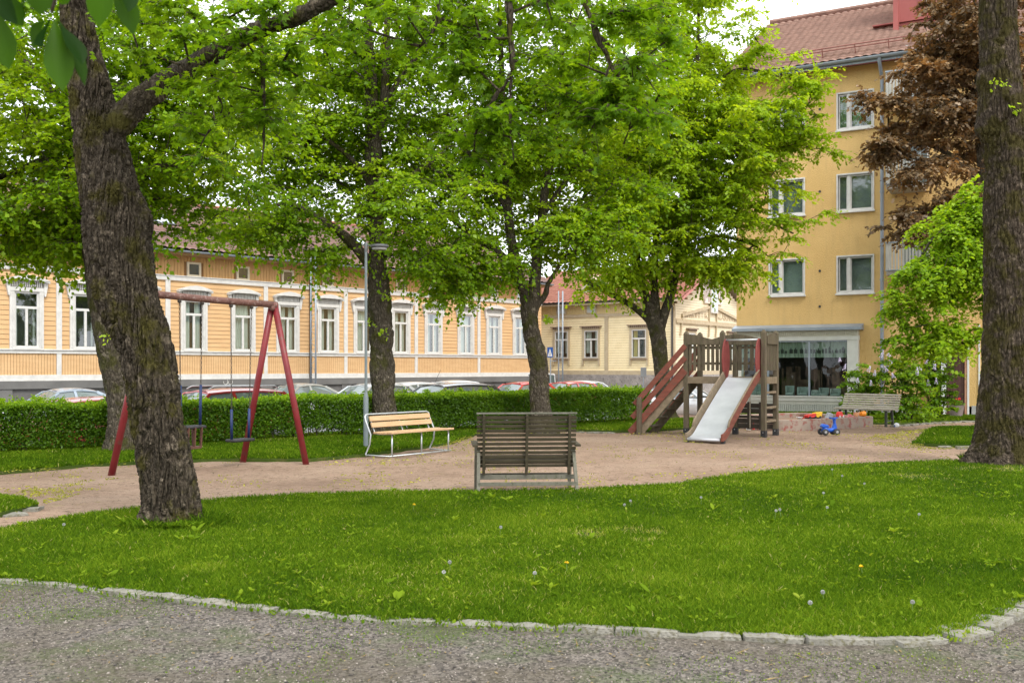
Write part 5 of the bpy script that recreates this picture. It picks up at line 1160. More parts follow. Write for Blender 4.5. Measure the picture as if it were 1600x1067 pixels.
# shop front
s0, s1, z0, z1 = shop
m = MB(); m.box(-.02, s1 + .38, -.30, .02, 2.45, 2.60, 0); m.box(s1, s1 + .36, -.28, .02, -.1, 2.45, 0); m.box(-.02, .25, -.28, .02, -.1, 2.45, 0); m.box(s0, s1, -.30, .12, .32, .50, 0); m.box(s0, s1, -.36, .02, .46, .50, 0); m.box(s0, s1, -.26, .12, .20, .32, 1)
f = m.build('shop_front', [pm('off_white', (.52, .52, .47), (.60, .60, .54), 4), pm('cream_sill', (.42, .42, .36), (.5, .5, .43), 4)], RB)
m = MB(); x = .0
while x < s1 + .36: m.box(x, x + .05, -.305, -.28, 2.58, 2.80); x += .075
m.box(0, s1 + .36, -.28, .0, 2.60, 2.79); m.build('ribbed_fascia', pm('cream_rib', (.42, .40, .32), (.50, .48, .38), 5), f)
m = MB(); x = s0
while x < s1: m.box(x, x + .045, -.255, -.22, -.15, .20); x += .075
m.box(s0, s1, -.22, .02, -.4, .20); m.build('ribbed_panel', pm('grey_rib', (.36, .38, .33), (.46, .48, .42), 5), f)
m = MB(); m.prism([(-.02, 3.02), (-.42, 2.90), (-.42, 2.80), (.0, 2.80)], -.06, s1 + .5, M=M90); m.build('canopy', M_METAL, f)
m = MB(); xm = R(1267); m.box(xm - .03, xm + .03, -.27, -.20, .5, 2.45); m.box(R(1203) - .03, R(1203) + .03, -.27, -.20, .5, 2.45); m.box(s0, s1, -.27, -.2, 2.40, 2.45); m.build('mullion', M_METAL, f)
pane(s0, s1, .5, 2.42, -.235).build('pane', glassmat('shop_glass', (.66, .76, .70), .035, .02, .22), f, fix=False)
room_box(s0 - .2, s1 + .1, .3, 2.6, -.18, 2.6).build('room', pm('shop_room', (.05, .05, .05), (.09, .085, .08), 1), f, fix=False)
curtain([(s0, s1)], 1.85, 2.43, -.12, .025, 260).build('valance', pm('valance_cloth', (.30, .34, .29), (.42, .46, .40), 9, stretch=(5, 5, .3)), f, fix=False)
m = MB(); rr = random.Random(4); x = s0 + .1
while x < s1 - .2:
    w = rr.uniform(.04, .13); h = rr.uniform(.08, .19); m.box(x, x + w, -.160, -.155, 2.0, 2.0 + h)
    if w > .09: m.box(x + w * .3, x + w * .6, -.160, -.155, 2.0 + h, 2.0 + h + .05)
    x += w + rr.uniform(.02, .09)
m.build('valance_pattern', pm('dark_print', (.03, .035, .03), (.05, .05, .05), 5), f)
m = MB()
for x, y, w, h in [(R(1232), .1, .28, .34), (R(1252), .1, .36, .30), (R(1274), .0, .3, .20), (R(1285), .15, .32, .28), (R(1304), .05, .34, .26), (R(1168), .1, .5, .5), (R(1180), .2, .4, .4)]: m.box(x - w / 2, x + w / 2, y, y + .25, .5, .5 + h * .3); m.box(x - w / 2, x - w / 2 + .05, y, y + .25, .5 + h * .3, .5 + h); m.box(x - w / 2, x + w / 2, y + .2, y + .25, .5 + h * .3, .5 + h)
m.build('shop_goods', pm('pale_goods', (.30, .34, .34), (.45, .5, .5), 5), f, bevel=.02)
m = MB()
for k in range(26): x = rr.uniform(s0 + .5, s1 - .4); h = rr.uniform(.5, 1.15); m.box(x, x + rr.uniform(.03, .25), 1.0, 1.1, .4, .4 + h)
m.build('shop_shelves', pm('brown_goods', (.10, .05, .04), (.26, .16, .12), 3), f)
# roof, gutter, chimney
tile_roof(-.45, LX + .3, -.62, eave + .06, DP / 2, 16.15, 'roof', M_ROOFR, RB, tw=.28, tl=.38)
m = MB(); m.prism([(-.60, eave + .0), (DP / 2, 16.08), (DP + .6, eave), (DP + .6, eave - .15), (DP / 2, 15.9), (-.60, eave - .15)], -.42, LX + .2, 0, M90); m.build('roof_base', M_ROOFM, RB)
m = MB(); m.add([(-.45, DP / 2, 16.15), (LX, DP / 2, 16.15), (LX, DP + .6, eave), (-.45, DP + .6, eave)], [(0, 1, 2, 3)]); m.build('rear_roof', M_ROOFR, RB)
m = MB(); m.prism([(-.74 + .09 * math.cos(a), eave + .04 + .09 * math.sin(a)) for a in np.linspace(PI, 2 * PI, 9)], -.4, LX + .2, M=M90); m.box(-.4, LX, -.64, -.58, eave - .12, eave + .02); m.build('gutter', M_METAL, RB)
m = MB(); xd = R(1379); m.tube([(xd, -.72, eave), (xd, -.68, eave - .15), (xd, -.14, eave - .55), (xd, -.12, eave - .8), (xd, -.12, .1)], .06, 12); 
for z in (1.5, 4.5, 7.5, 10.2): m.lathe([(.075, -.03), (.075, .03)], 12, (xd, -.12, z))
m.build('downpipe', M_DPIPE, RB, 'auto')
m = MB(); m.tube([(-.45, DP / 2, 16.2), (LX, DP / 2, 16.2)], .12, 8); m.build('ridge', M_ROOFR, RB)
rl = math.atan2(16.15 - eave, DP / 2 + .6)
m = MB()
for x in np.arange(-.2, LX, 1.1): m.bar((x, -.05, eave + .42), (x, -.2, eave + .72), .03, .03)
for zz in (.62, .72): m.tube([(-.3, -.15, eave + zz), (LX, -.15, eave + zz)], .02, 6)
m.build('snow_rail', pm('rail_red', (.20, .08, .06), (.26, .1, .08), 5), RB)
xc = 5.86; m = MB(); m.box(xc - .62, xc + .62, 2.6, 3.9, 13.3, 18.0); m.box(xc - .69, xc + .69, 2.53, 3.97, 13.9, 14.0); m.box(xc - .72, xc - .55, 2.0, 2.2, 13.0, 14.9); m.build('chimney', M_ROOFM, RB)
m = MB(); m.box(xc - 1.5, xc + 1.2, 2.45, 2.75, 14.02, 14.06); m.box(xc + .2, xc + .45, 2.45, 2.6, 14.6, 15.5, 1); m.build('roof_walkway', [M_ROOFM, M_WHITE], RB)
# small wall vents
for px, z in ((1281, 4.9), (1281, 3.65), (1281, 7.7), (1281, 10.6), (1281, 9.5)): m = MB(); m.lathe([(.0, -.02), (.045, -.02), (.045, .0)], 8, (R(px), 0, z), 'y'); m.build('wall_vent', M_DARKM, RB)
# balconies
def balcony(z):
    x0, x1 = R(1393), R(1447); m = MB(); m.box(x0, x1, -1.15, -.002, z, z + .14, 0); b = m.build('balcony', pm('balcony_slab', (.30, .28, .25), (.36, .34, .31), 3), RB)
    m = MB(); x = x0
    while x < x1: m.box(x, x + .07, -1.17, -1.15, z + .16, z + 1.05); x += .1
    y = -1.15
    while y < -.05: m.box(x0 - .02, x0, y, y + .07, z + .16, z + 1.05); y += .1
    m.build('balcony_panel', pm('balcony_white', (.36, .36, .33), (.44, .44, .41), 3), b)
    m = MB(); m.box(x0 - .03, x1, -1.19, -1.14, z + 1.05, z + 1.10); m.box(x0 - .03, x1, -1.19, -1.15, z + .14, z + .17); m.box(x0 - .03, x0 + .01, -1.15, 0, z + 1.05, z + 1.10); m.build('balcony_rail', M_METAL, b)
    m = MB(); m.box(x0 + .35, x0 + 1.2, -.02, .0, z + .2, z + 2.2, 0); m.box(x0 + .42, x0 + 1.13, -.026, -.02, z + .3, z + 2.1, 1); m.build('balcony_door', [M_WHITE, pm('door_glass', (.06, .08, .08), (.12, .15, .15), 3, .1)], b)
for z in (4.55, 7.4, 10.2 - .0): balcony(z)
# entrance
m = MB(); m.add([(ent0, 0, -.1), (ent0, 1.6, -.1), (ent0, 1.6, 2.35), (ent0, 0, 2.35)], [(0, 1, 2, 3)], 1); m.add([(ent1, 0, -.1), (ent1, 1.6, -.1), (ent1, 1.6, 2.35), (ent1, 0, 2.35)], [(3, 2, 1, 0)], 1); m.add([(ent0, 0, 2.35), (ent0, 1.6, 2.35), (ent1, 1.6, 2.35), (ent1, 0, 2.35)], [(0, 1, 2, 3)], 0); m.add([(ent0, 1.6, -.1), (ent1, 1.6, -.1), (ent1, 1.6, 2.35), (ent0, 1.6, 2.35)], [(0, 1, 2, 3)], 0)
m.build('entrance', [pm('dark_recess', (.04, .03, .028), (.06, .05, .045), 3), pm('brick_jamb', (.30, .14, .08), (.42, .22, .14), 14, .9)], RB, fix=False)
m = MB(); a, b = R(1478.5), R(1507); m.box(a, b, .05, .12, -.1, 2.28)
for k in range(int((b - a) / .09)): m.box(a + k * .09 + .005, a + k * .09 + .08, .04, .05, -.08, 2.27)
m.build('door', pm('brown_door', (.075, .032, .026), (.10, .045, .036), 3, .6), RB)
m = MB(); m.box(R(1471), R(1478.3), -.12, .05, -.12, 2.36, 0); m.box(R(1511.5), R(1514.5), -.04, .0, -.1, 2.36, 0); m.box(R(1529), R(1531.5), -.04, .0, -.1, 2.9, 0); m.build('post', pm('white_post', (.62, .64, .62), (.7, .72, .7), 3), RB)
m = MB(); m.box(ent0 - .2, ent1 + .1, -.45, .0, 2.36, 2.52, 0); m.box(R(1507.4), R(1511.2), -.02, .12, -.1, 2.35, 1); m.build('entrance_canopy', [pm('brown_canopy', (.28, .14, .10), (.34, .18, .13), 4), pm('brick_jamb2', (.38, .19, .11), (.50, .28, .18), 16, .9)], RB)
# brown picket fence left of the white post
fx0, fx1 = R(1440), R(1470.5); ft = thing('picket_fence', 'short brown wooden fence left of the white entrance post', 'fence', (RX + math.cos(a2) * fx0 + math.sin(a2) * -.05, RY - math.sin(a2) * fx0 - math.cos(a2) * .05, -.09), -a2)
m = MB(); w = fx1 - fx0; m.box(0, w, -.02, .02, .28, .34); m.box(0, w, -.02, .02, .74, .80)
for k in range(int(w / .11)): m.box(k * .11, k * .11 + .075, -.04, -.02, .2, .92)
m.build('pickets', pm('fence_brown', (.28, .13, .05), (.36, .18, .08), 7), ft); m = MB(); m.box(0, w, .0, .25, -.1, .25); m.build('base_wall', pm('dark_base', (.05, .045, .04), (.08, .07, .065), 5), ft)
# flower pot
px_ = P(1494, 0, 33.2).x
ft = thing('flower_pot', 'grey-brown pot of red geraniums by the brown entrance door', 'flower pot', (px_, 31.4, gz(px_, 31.4)), 0)
s_ = 31.4 / 33.2; ft.location.x = P(1494, 0, 31.4).x
m = MB(); m.lathe([(.17, 0), (.235, .34), (.245, .38), (.22, .38), (.2, .33)], 20); m.build('pot', pm('pot_clay', (.22, .17, .16), (.28, .22, .2), 5), ft, 'auto')
rg = np.random.default_rng(5); pos = rg.normal(size=(260, 3)) * np.array([.11, .11, .05]) + [0, 0, .43]; nr_ = rg.normal(size=(260, 3)) * .5; nr_[:, 2] += 1
V, Fc, nv = place_leaves(pos, rg.normal(size=(260, 3)), nr_, rg.uniform(.03, .06, 260), 'oval'); np_mesh('leaves', V, Fc, M_HEDGE, ft, tint=np.repeat(rg.uniform(.1, .5, 260), nv))
m = MB()
for cx, cy, cz in [(-.13, 0, .55), (-.03, -.05, .56), (.1, 0, .58), (.06, .05, .5), (-.09, -.08, .5)]:
    for q in range(26):
        d = Vector(rg.normal(size=3)).normalized(); p = Vector((cx, cy, cz)) + d * .04; e = d.orthogonal().normalized() * .017; m.add([p - e, p + e.cross(d), p + e, p - e.cross(d)], [(0, 1, 2, 3)])
m.build('blossom', pm('geranium', (.62, .02, .02), (.75, .04, .03), 9), ft, fix=False)
# ---------------------------------------------------------------- park furniture
M_STEEL = pm('galvanised', (.42, .44, .45), (.58, .60, .60), 6, .4, 30, .05, metal=.6)
M_PINE = pm('pine', (.41, .26, .13), (.51, .345, .19), 3, .55, 50, .15, stretch=(1, 9, 9), c3=(.42, .20, .08), c3t=.68)
M_OLDG = pm('weathered_green', (.034, .026, .013), (.064, .050, .025), 4, .8, 60, .3, stretch=(1, 6, 6), c3=(.075, .068, .038), c3t=.64)
M_OLDE = pm('weathered_edge', (.11, .105, .08), (.17, .16, .125), 8, .85, 60, .3, c3=(.08, .085, .05), c3t=.6)
M_GREYW = pm('grey_slat', (.24, .215, .17), (.36, .33, .27), 5, .85, 60, .3, stretch=(1, 6, 6), c3=(.15, .15, .09), c3t=.64)
M_TIMB = pm('tower_timber', (.075, .058, .036), (.145, .113, .073), 3.5, .85, 60, .35, stretch=(5, 5, .7), c3=(.085, .095, .035), c3t=.60)
M_TIMB2 = pm('worn_timber', (.16, .12, .075), (.25, .19, .125), 4, .8, 60, .3, stretch=(2, 2, 2), c3=(.12, .12, .06), c3t=.62)
M_REDW = pm('red_board', (.135, .036, .022), (.21, .060, .036), 3, .8, 60, .3, stretch=(1, 1, 5), c3=(.11, .06, .04), c3t=.58)
M_REDP = pm('red_paint', (.15, .011, .015), (.21, .020, .024), 3, .45, 40, .08, c3=(.13, .04, .03), c3t=.60)
M_RUST = pm('rusty_red', (.10, .045, .035), (.18, .085, .065), 9, .7, 60, .4, c3=(.30, .22, .19), c3t=.60)
M_SLIDE = pm('steel_slide', (.40, .41, .43), (.52, .53, .55), 2.2, .38, 12, .03, metal=.25)
M_CHAIN = pm('chain', (.05, .045, .04), (.11, .09, .075), 20, .5, 40, .1, metal=.6)
M_BLUET = pm('blue_tube', (.006, .018, .07), (.012, .03, .11), 6, .5, 40, .1)
M_RUBB = pm('rubber', (.018, .018, .02), (.035, .035, .036), 8, .7, 50, .2)

# swing set
yl, yr = 14.2, 15.85
AL = Vector(P(236, 459, yl)); AR = Vector(P(427, 476, yr))
sw = thing('swing_set', 'red tubular swing frame with worn top beam behind the leaning tree', 'swing set', (AR.x, AR.y, 0)); o_ = (AR.x, AR.y, 0)
d = (AR - AL).normalized(); m = MB(); m.tube([AL - d * .12, AL.lerp(AR, .5) + Vector((0, 0, -.01)), AR + d * .06], .052, 14); m.build('top_beam', M_RUST, sw, True, origin=o_)
def leg(a, px, py, nm='leg'):
    x, y = G(px, py); b = Vector((x, y, -.12)); m = MB(); c = a + (b - a) * .25
    m.tube([a + Vector((0, 0, .01)), a.lerp(b, .5), b], .050, 14); m.build(nm, M_REDP, sw, True, origin=o_)
leg(AR + Vector((-.02, 0, 0)), 378, 719); leg(AR + Vector((.02, 0, 0)), 480, 722.5); leg(AL, 172, 739); leg(AL, 296, 733)
for A in (AL, AR):
    m = MB(); m.tube([A - Vector((.07, 0, .02)), A + Vector((.07, 0, -.02))], .058, 12); m.tube([A - Vector((.0, 0.07, .06)), A + Vector((0, .07, -.06))], .045, 10); m.build('bracket', M_RUST, sw, True, origin=o_)
def beam_pt(px):
    q = (px - 800) / F; t = (q * AL.y - AL.x) / ((AR.x - AL.x) - q * (AR.y - AL.y)); return AL.lerp(AR, t)
def chain_mb(a, b, m):
    L = (b - a).length; n = int(L / .034); dd = (b - a).normalized(); u = dd.orthogonal().normalized(); w = dd.cross(u)
    for k in range(n):
        c = a + dd * (k + .5) * L / n; s = u if k % 2 else w; m.tube([c - dd * .019 + s * .0001, c - dd * .012 + s * .009, c + dd * .012 + s * .009, c + dd * .019, c + dd * .012 - s * .009, c - dd * .012 - s * .009, c - dd * .019], .0042, 4, cap=False)
def swing(pa, pb, seatpx, seatY, zs, ztop, lab, child):
    A, B = beam_pt(pa) - Vector((0, 0, .05)), beam_pt(pb) - Vector((0, 0, .05)); ctr = (A + B) / 2
    t = thing('swing', lab, 'swing', (ctr.x, ctr.y, 0), 0, 'swings hanging from the red frame'); og = (ctr.x, ctr.y, 0)
    for Q, s in ((A, 0), (B, 1)):
        sx = P(seatpx[s], 0, Q.y).x; E = Vector((sx, Q.y + (.02 if s else -.02), zs)); Md = Q.lerp(E, (Q.z - ztop) / (Q.z - zs))
        m = MB(); m.lathe([(.012, -.05), (.03, -.04), (.03, .0), (.012, .02)], 8, (Q.x, Q.y, Q.z - .0)); m.build('hanger', M_CHAIN, t, True, origin=og)
        m = MB(); chain_mb(Q - Vector((0, 0, .05)), Md, m); m.build('chain', M_CHAIN, t, True, origin=og)
        m = MB(); m.tube([Md, E], .021, 9); m.build('grip_tube', M_BLUET, t, True, origin=og)
    xa_, xb_ = P(seatpx[0], 0, A.y).x, P(seatpx[1], 0, B.y).x; a = Vector((xa_, A.y, zs)); b = Vector((xb_, B.y, zs)); dd = (b - a).normalized(); e = dd * .045; side = Vector((-dd.y, dd.x, 0))
    m = MB(); m.bar(a - e, b + e, .22, .045, (0, 0, 1)); m.build('seat', M_RUBB, t, True, bevel=.02, origin=og)
    if child:
        m = MB(); lo = Vector((0, 0, -.30)); m.bar(a + e * 1.5 + lo, b - e * 1.2 + lo, .2, .035); 
        for q in (.15, .5, .85):
            c = a.lerp(b, q)
            for s in (-.1, .1): m.bar(c + side * s, c + side * s * .8 + lo, .035, .02, dd)
        m.build('toddler_cradle', pm('worn_wood_seat', (.075, .030, .02), (.12, .055, .035), 6), t, origin=og)
swing(280.5, 316, (283, 312), 0, .62, 1.24, 'left swing with small brown toddler cradle half behind the leaning trunk', True)
swing(361, 393, (362.5, 388), 0, .38, .86, 'flat black swing seat on blue-sleeved chains beside the red A-frame', False)

# dark slatted bench seen from behind
bx, by = G(823.5, 768); bt = thing('slatted_bench', 'dark weathered wooden bench seen from behind at the lawn edge', 'bench', (bx, by, 0), math.radians(4.5)); Wd = 1.21
sp = math.radians(13)
def backpt(h, y=0): return (-.16 * (h - .28) + .12 + y, h)   # y,z of the reclined back (local, camera at -y)
m = MB()
for k in range(12):
    h = .305 + k * .0535; y, z = backpt(h); m.bar((-Wd / 2, y, z), (Wd / 2, y, z), .036 if k < 11 else .045, .020, (0, -1, -.16))
m.v = [v for v in m.v]; m.build('backrest', M_OLDG, bt, bevel=.004)
m = MB(); y, z = backpt(.945); m.bar((-Wd / 2 - .005, y, z), (Wd / 2 + .005, y, z), .045, .022, (0, 0, 1)); m.build('top_rail', M_OLDE, bt, bevel=.004)
for x in (-Wd / 2 + .085, -.0, Wd / 2 - .085):
    m = MB(); y0, z0 = backpt(.20); y1, z1 = backpt(.925); m.bar((x, y0 - .035, z0), (x, y1 - .035, z1), .032, .045, (0, -1, 0)); m.bar((x + .012, y0 + .0, .285), (x + .012, .60, .37), .03, .07, (0, 0, 1)); m.build('batten', M_OLDG, bt, bevel=.003)
m = MB()
for k in range(7): yy = .16 + k * .066; m.bar((-Wd / 2, yy, .335 + .012 * k + (.02 if k == 6 else 0)), (Wd / 2, yy, .335 + .012 * k + (.02 if k == 6 else 0)), .05, .02)
m.build('seat', M_OLDG, bt, bevel=.004)
for s in (-1, 1):
    m = MB(); x = s * (Wd / 2 - .01); m.bar((x, -.13, -.04), (x - s * .015, .13, .52), .05, .04, (1, 0, 0)); m.build('leg', M_OLDE, bt, bevel=.003)
    m = MB(); m.bar((x, .60, -.04), (x, .46, .58), .045, .04, (1, 0, 0)); m.build('leg', M_OLDE, bt, bevel=.003)
    m = MB(); m.bar((x + s * .03, .0, .555), (x + s * .03, .52, .575), .065, .025, (0, 0, 1)); m.build('armrest', M_OLDG, bt, bevel=.004)
m = MB(); m.bar((-Wd / 2 + .01, .12, .165), (Wd / 2 - .01, .12, .165), .02, .055, (0, 0, 1)); m.bar((-Wd / 2 + .01, -.09, .105), (Wd / 2 - .01, -.09, .105), .02, .045, (0, 0, 1)); m.bar((-Wd / 2 + .01, .55, .14), (Wd / 2 - .01, .55, .14), .02, .06, (0, 0, 1)); m.tube([(0, .1, .12), (0, .1, -.02)], .006, 5); m.build('stretcher', M_OLDE, bt, bevel=.003)

# new pine and steel bench
bx, by = G(572.6, 712); ang = math.atan2(.8, .6)
nb = thing('pine_bench', 'new pine bench on galvanised steel frame beside the lamp post', 'bench', (bx, by, 0), ang); Lb = 1.63
# local: x along the length, -y is the sitting side
def tb(m, pts, r=.0135): m.tube(pts, r, 10)
m = MB(); tp = []
cr = [(0, .0, .0), (0, .02, .03), (0, -.08, .20), (0, -.10, .36), (0, .02, .60), (0, .035, .655), (.02, .045, .685), (.06, .05, .70)]
tb(m, cr + [(Lb - .06, .05, .70), (Lb - .02, .045, .685), (Lb, .035, .655), (Lb, .02, .60), (Lb, -.10, .36), (Lb, -.08, .20), (Lb, .02, .03), (Lb, .0, .0)]); m.build('back_frame', M_STEEL, nb, True)
m = MB(); tb(m, [(0.04, -.50, .012), (Lb - .0, -.50, .012)]); tb(m, [(0, 0, .012), (0.04, -.50, .012)], .012); tb(m, [(Lb, 0, .012), (Lb - .02, -.50, .012)], .012); m.build('ground_rail', M_STEEL, nb, True)
for x in (.10, Lb / 2 + .02, Lb - .08): m = MB(); tb(m, [(x, -.50, .012), (x, -.50, .375)], .014); m.build('leg', M_STEEL, nb, True)
for x in (.12, Lb / 2, Lb - .12): m = MB(); tb(m, [(x, .04, .66), (x, -.08, .385), (x, -.14, .37), (x, -.53, .385)], .012); m.build('slat_support', M_STEEL, nb, True)
for h in (.625, .52): m = MB(); m.bar((.05, .05 - (.70 - h) * .42 - .04, h), (Lb - .05, .05 - (.70 - h) * .42 - .04, h), .028, .09, (0, .35, 1)); m.build('backrest', M_PINE, nb, bevel=.006)
for y, z in ((-.19, .395), (-.30, .392), (-.41, .395), (-.52, .402)): m = MB(); m.bar((.02, y, z), (Lb - .0, y, z), .098, .034, (0, .03, 1)); m.build('seat', M_PINE, nb, bevel=.006)

# grey slatted park bench on the right
ax, ay = G(1322, 661); cx_, cy_ = G(1397, 664.5); ang = math.atan2(cy_ - ay, cx_ - ax)
gb = thing('park_bench', 'grey curved-back slatted bench between sandbox and lilac bushes', 'bench', (ax, ay, 0), ang); Lg = math.hypot(cx_ - ax, cy_ - ay) + .16
prof = [(-.42, .40), (-.36, .425), (-.29, .425), (-.22, .415), (-.15, .405), (-.08, .40), (-.02, .43), (.02, .48), (.045, .54), (.065, .60), (.085, .66), (.11, .72), (.14, .78)]
for q, (y, z) in enumerate(prof):
    pass
m = MB()
for (y, z) in prof[:6]: m.bar((-.12, y, z), (Lg - .04, y, z), .05, .022)
m.build('seat', M_GREYW, gb, bevel=.004); m = MB()
for k, (y, z) in enumerate(prof[6:]): m.bar((-.12, y, z), (Lg - .04, y, z), .046, .022, (0, -1, .45))
m.build('backrest', M_GREYW, gb, bevel=.004)
for x in (0.02, Lg - .2):
    m = MB(); m.bar((x, -.34, -.05), (x, -.33, .40), .06, .04, (0, 1, 0)); m.bar((x, .02, -.05), (x, -.05, .39), .06, .04, (0, 1, 0)); m.bar((x, -.40, .39), (x, -.02, .385), .05, .03); m.tube([(x, -.06, .385), (x, .03, .46), (x, .08, .58), (x, .16, .80)], .018, 6); m.bar((x, -.33, .12), (x, .0, .12), .03, .03); m.build('leg', pm('bench_iron', (.03, .035, .028), (.06, .065, .05), 6), gb)

# lamp post
lx, ly = G(571.8, 701); lp = thing('street_lamp', 'slim grey lamp post with flat disc head beside the pine bench', 'street lamp', (lx, ly, 0)); z1 = (HY - 621) / F * ly + EYE; zt = (HY - 383) / F * ly + EYE
M_LAMP = pm('lamp_grey', (.13, .16, .165), (.18, .21, .215), 4, .5, 40, .05)
m = MB(); m.lathe([(.047, -.1), (.046, z1), (.040, z1 + .04), (.027, z1 + .10)], 16); m.build('base_sleeve', M_LAMP, lp, 'auto'); m = MB(); m.lathe([(.027, z1 + .08), (.025, zt - .05)], 14); m.build('pole', M_LAMP, lp, 'auto')
m = MB(); m.lathe([(.03, zt - .12), (.032, zt + .03), (.02, zt + .05)], 14); m.tube([(0, 0, zt - .01), (.1, 0, zt - .01)], .012, 6); m.lathe([(.05, zt + .012), (.16, zt + .005), (.165, zt - .03), (.15, zt - .05)], 24, (.25, 0, 0)); m.build('lamp_head', pm('lamp_dark', (.07, .075, .08), (.12, .125, .13), 4, .5), lp, 'auto')
m = MB(); m.lathe([(.13, zt - .085), (.14, zt - .055)], 24, (.25, 0, 0)); m.build('diffuser', pm('lamp_lens', (.35, .36, .36), (.45, .46, .46), 3, .3), lp, 'auto')

# climbing tower with slide
pa = P(1074.5, 0, 22.5); E = Vector((393.5 / F * 21.6, 21.6, 0)); u = Vector((math.cos(math.radians(33)), -math.sin(math.radians(33)), 0)); v_ = Vector((math.sin(math.radians(33)), math.cos(math.radians(33)), 0)); LU = 1.80; DV = .80
tw = thing('play_tower', 'weathered timber climbing tower with wavy picket rails and red stair boards', 'play tower', tuple(E - u * LU), math.atan2(u.y, u.x))
# local: x along the front (0..LU), y to the back (0..DV)
zp = 1.27; ps = .105
def post(x, y, h, w=ps):
    m = MB(); z0, z1 = -.1, h; a = w / 2
    m.add([(x - a, y - a, z0), (x + a, y - a, z0), (x + a, y + a, z0), (x - a, y + a, z0), (x - a, y - a, z1 - .06), (x + a, y - a, z1 - .06), (x + a, y + a, z1 - .06), (x - a, y + a, z1 - .06), (x - a * .35, y - a * .35, z1), (x + a * .35, y - a * .35, z1), (x + a * .35, y + a * .35, z1), (x - a * .35, y + a * .35, z1)],
          [(0, 3, 2, 1), (0, 1, 5, 4), (1, 2, 6, 5), (2, 3, 7, 6), (3, 0, 4, 7), (4, 5, 9, 8), (5, 6, 10, 9), (6, 7, 11, 10), (7, 4, 8, 11), (8, 9, 10, 11)])
    o = m.build('post', M_TIMB, tw, bevel=.008); m = MB(); m.box(x - a - .004, x + a + .004, y - a - .004, y + a + .004, -.02, .13); m.lathe([(.0, -.012), (.010, -.012), (.010, 0)], 6, (x, y - a - .004, .09), 'y', 1); m.build('post_shoe', [M_RUBB, M_STEEL], o); return o
XC = .86
for x, y in ((0, 0), (LU, 0), (0, DV), (LU, DV), (XC, 0), (XC, DV)): post(x, y, 2.32)
m = MB(); 
for k in range(9): m.box(.06, LU - .06, .02 + k * (DV - .05) / 9, .02 + (k + .9) * (DV - .05) / 9, zp - .035, zp)
m.build('platform', M_TIMB, tw); m = MB(); m.box(ps / 2, LU - ps / 2, -.045, .0, zp - .13, zp + .02); m.box(ps / 2, LU - ps / 2, DV, DV + .045, zp - .13, zp + .02); m.box(LU, LU + .045, ps / 2, DV - ps / 2, zp - .13, zp + .02); m.build('platform_beam', M_TIMB2, tw, bevel=.005)
def fence_panel(a, b, n, wav, zl=zp + .16, zh=2.13):
    a = Vector(a); b = Vector(b); L = (b - a).length; d = (b - a).normalized(); nrm = Vector((-d.y, d.x, 0)); m = MB()
    for z in (zl + .16, zl + .52): m.bar(a + Vector((0, 0, z)), b + Vector((0, 0, z)), .035, .055)
    for k in range(n):
        c = a + d * (L * (k + .5) / n); w = L / n * .60; m.bar(c + Vector((0, 0, zl)) - nrm * .028, c + Vector((0, 0, zh)) - nrm * .028, w, .02, nrm)
    f = m.build('picket_panel', M_TIMB, tw, bevel=.003)
    m = MB(); k = 16; lo = []; hi = []
    for i in range(k + 1):
        t = i / k; zz = zh + .05 + (.07 * math.cos(PI * t) if wav == 1 else .07 * math.sin(PI * t) if wav == 2 else -.07 * math.cos(PI * t)); lo.append((t * L, zh - .12)); hi.append((t * L, zz))
    M = Matrix(((d.x, -nrm.x, 0, a.x), (d.y, -nrm.y, 0, a.y), (0, 0, 1, 0), (0, 0, 0, 1))); m.prism(lo + hi[::-1], .04, .07, 0, M); m.build('top_board', M_TIMB, f)
fence_panel((ps / 2, 0, 0), (XC - ps / 2, 0, 0), 7, 1); fence_panel((LU, .05, 0), (LU, DV - .05, 0), 7, 2); fence_panel((XC + .05, DV, 0), (LU - .05, DV, 0), 6, 1); fence_panel((ps / 2, DV, 0), (XC - ps / 2, DV, 0), 7, 3)
# ladder rungs at the right end and low panel
for z in (.32, .62, .95): m = MB(); m.box(LU - .03, LU + .03, .04, DV - .04, z - .025, z + .025); m.build('rung', M_TIMB2, tw, bevel=.006)
for z in (.50, .82): m = MB(); m.tube([(.05, DV, z), (XC, DV, z)], .02, 6); m.build('rung', M_TIMB, tw)
m = MB()
for k in range(5): m.box(XC + .06, LU - .06, DV - .0, DV + .03, .12 + k * .115, .12 + k * .115 + (.105 if k != 2 else .06))
for x in (1.15, 1.42): m.box(x, x + .08, DV - .03, DV, .10, .72)
m.build('low_panel', pm('dark_panel', (.045, .035, .025), (.075, .06, .045), 4), tw); m = MB(); m.tube([(1.33, .45, .15), (1.33, .45, zp - .05)], .012, 5); m.build('climbing_rope', pm('rope', (.35, .3, .22), (.45, .4, .3), 20), tw)
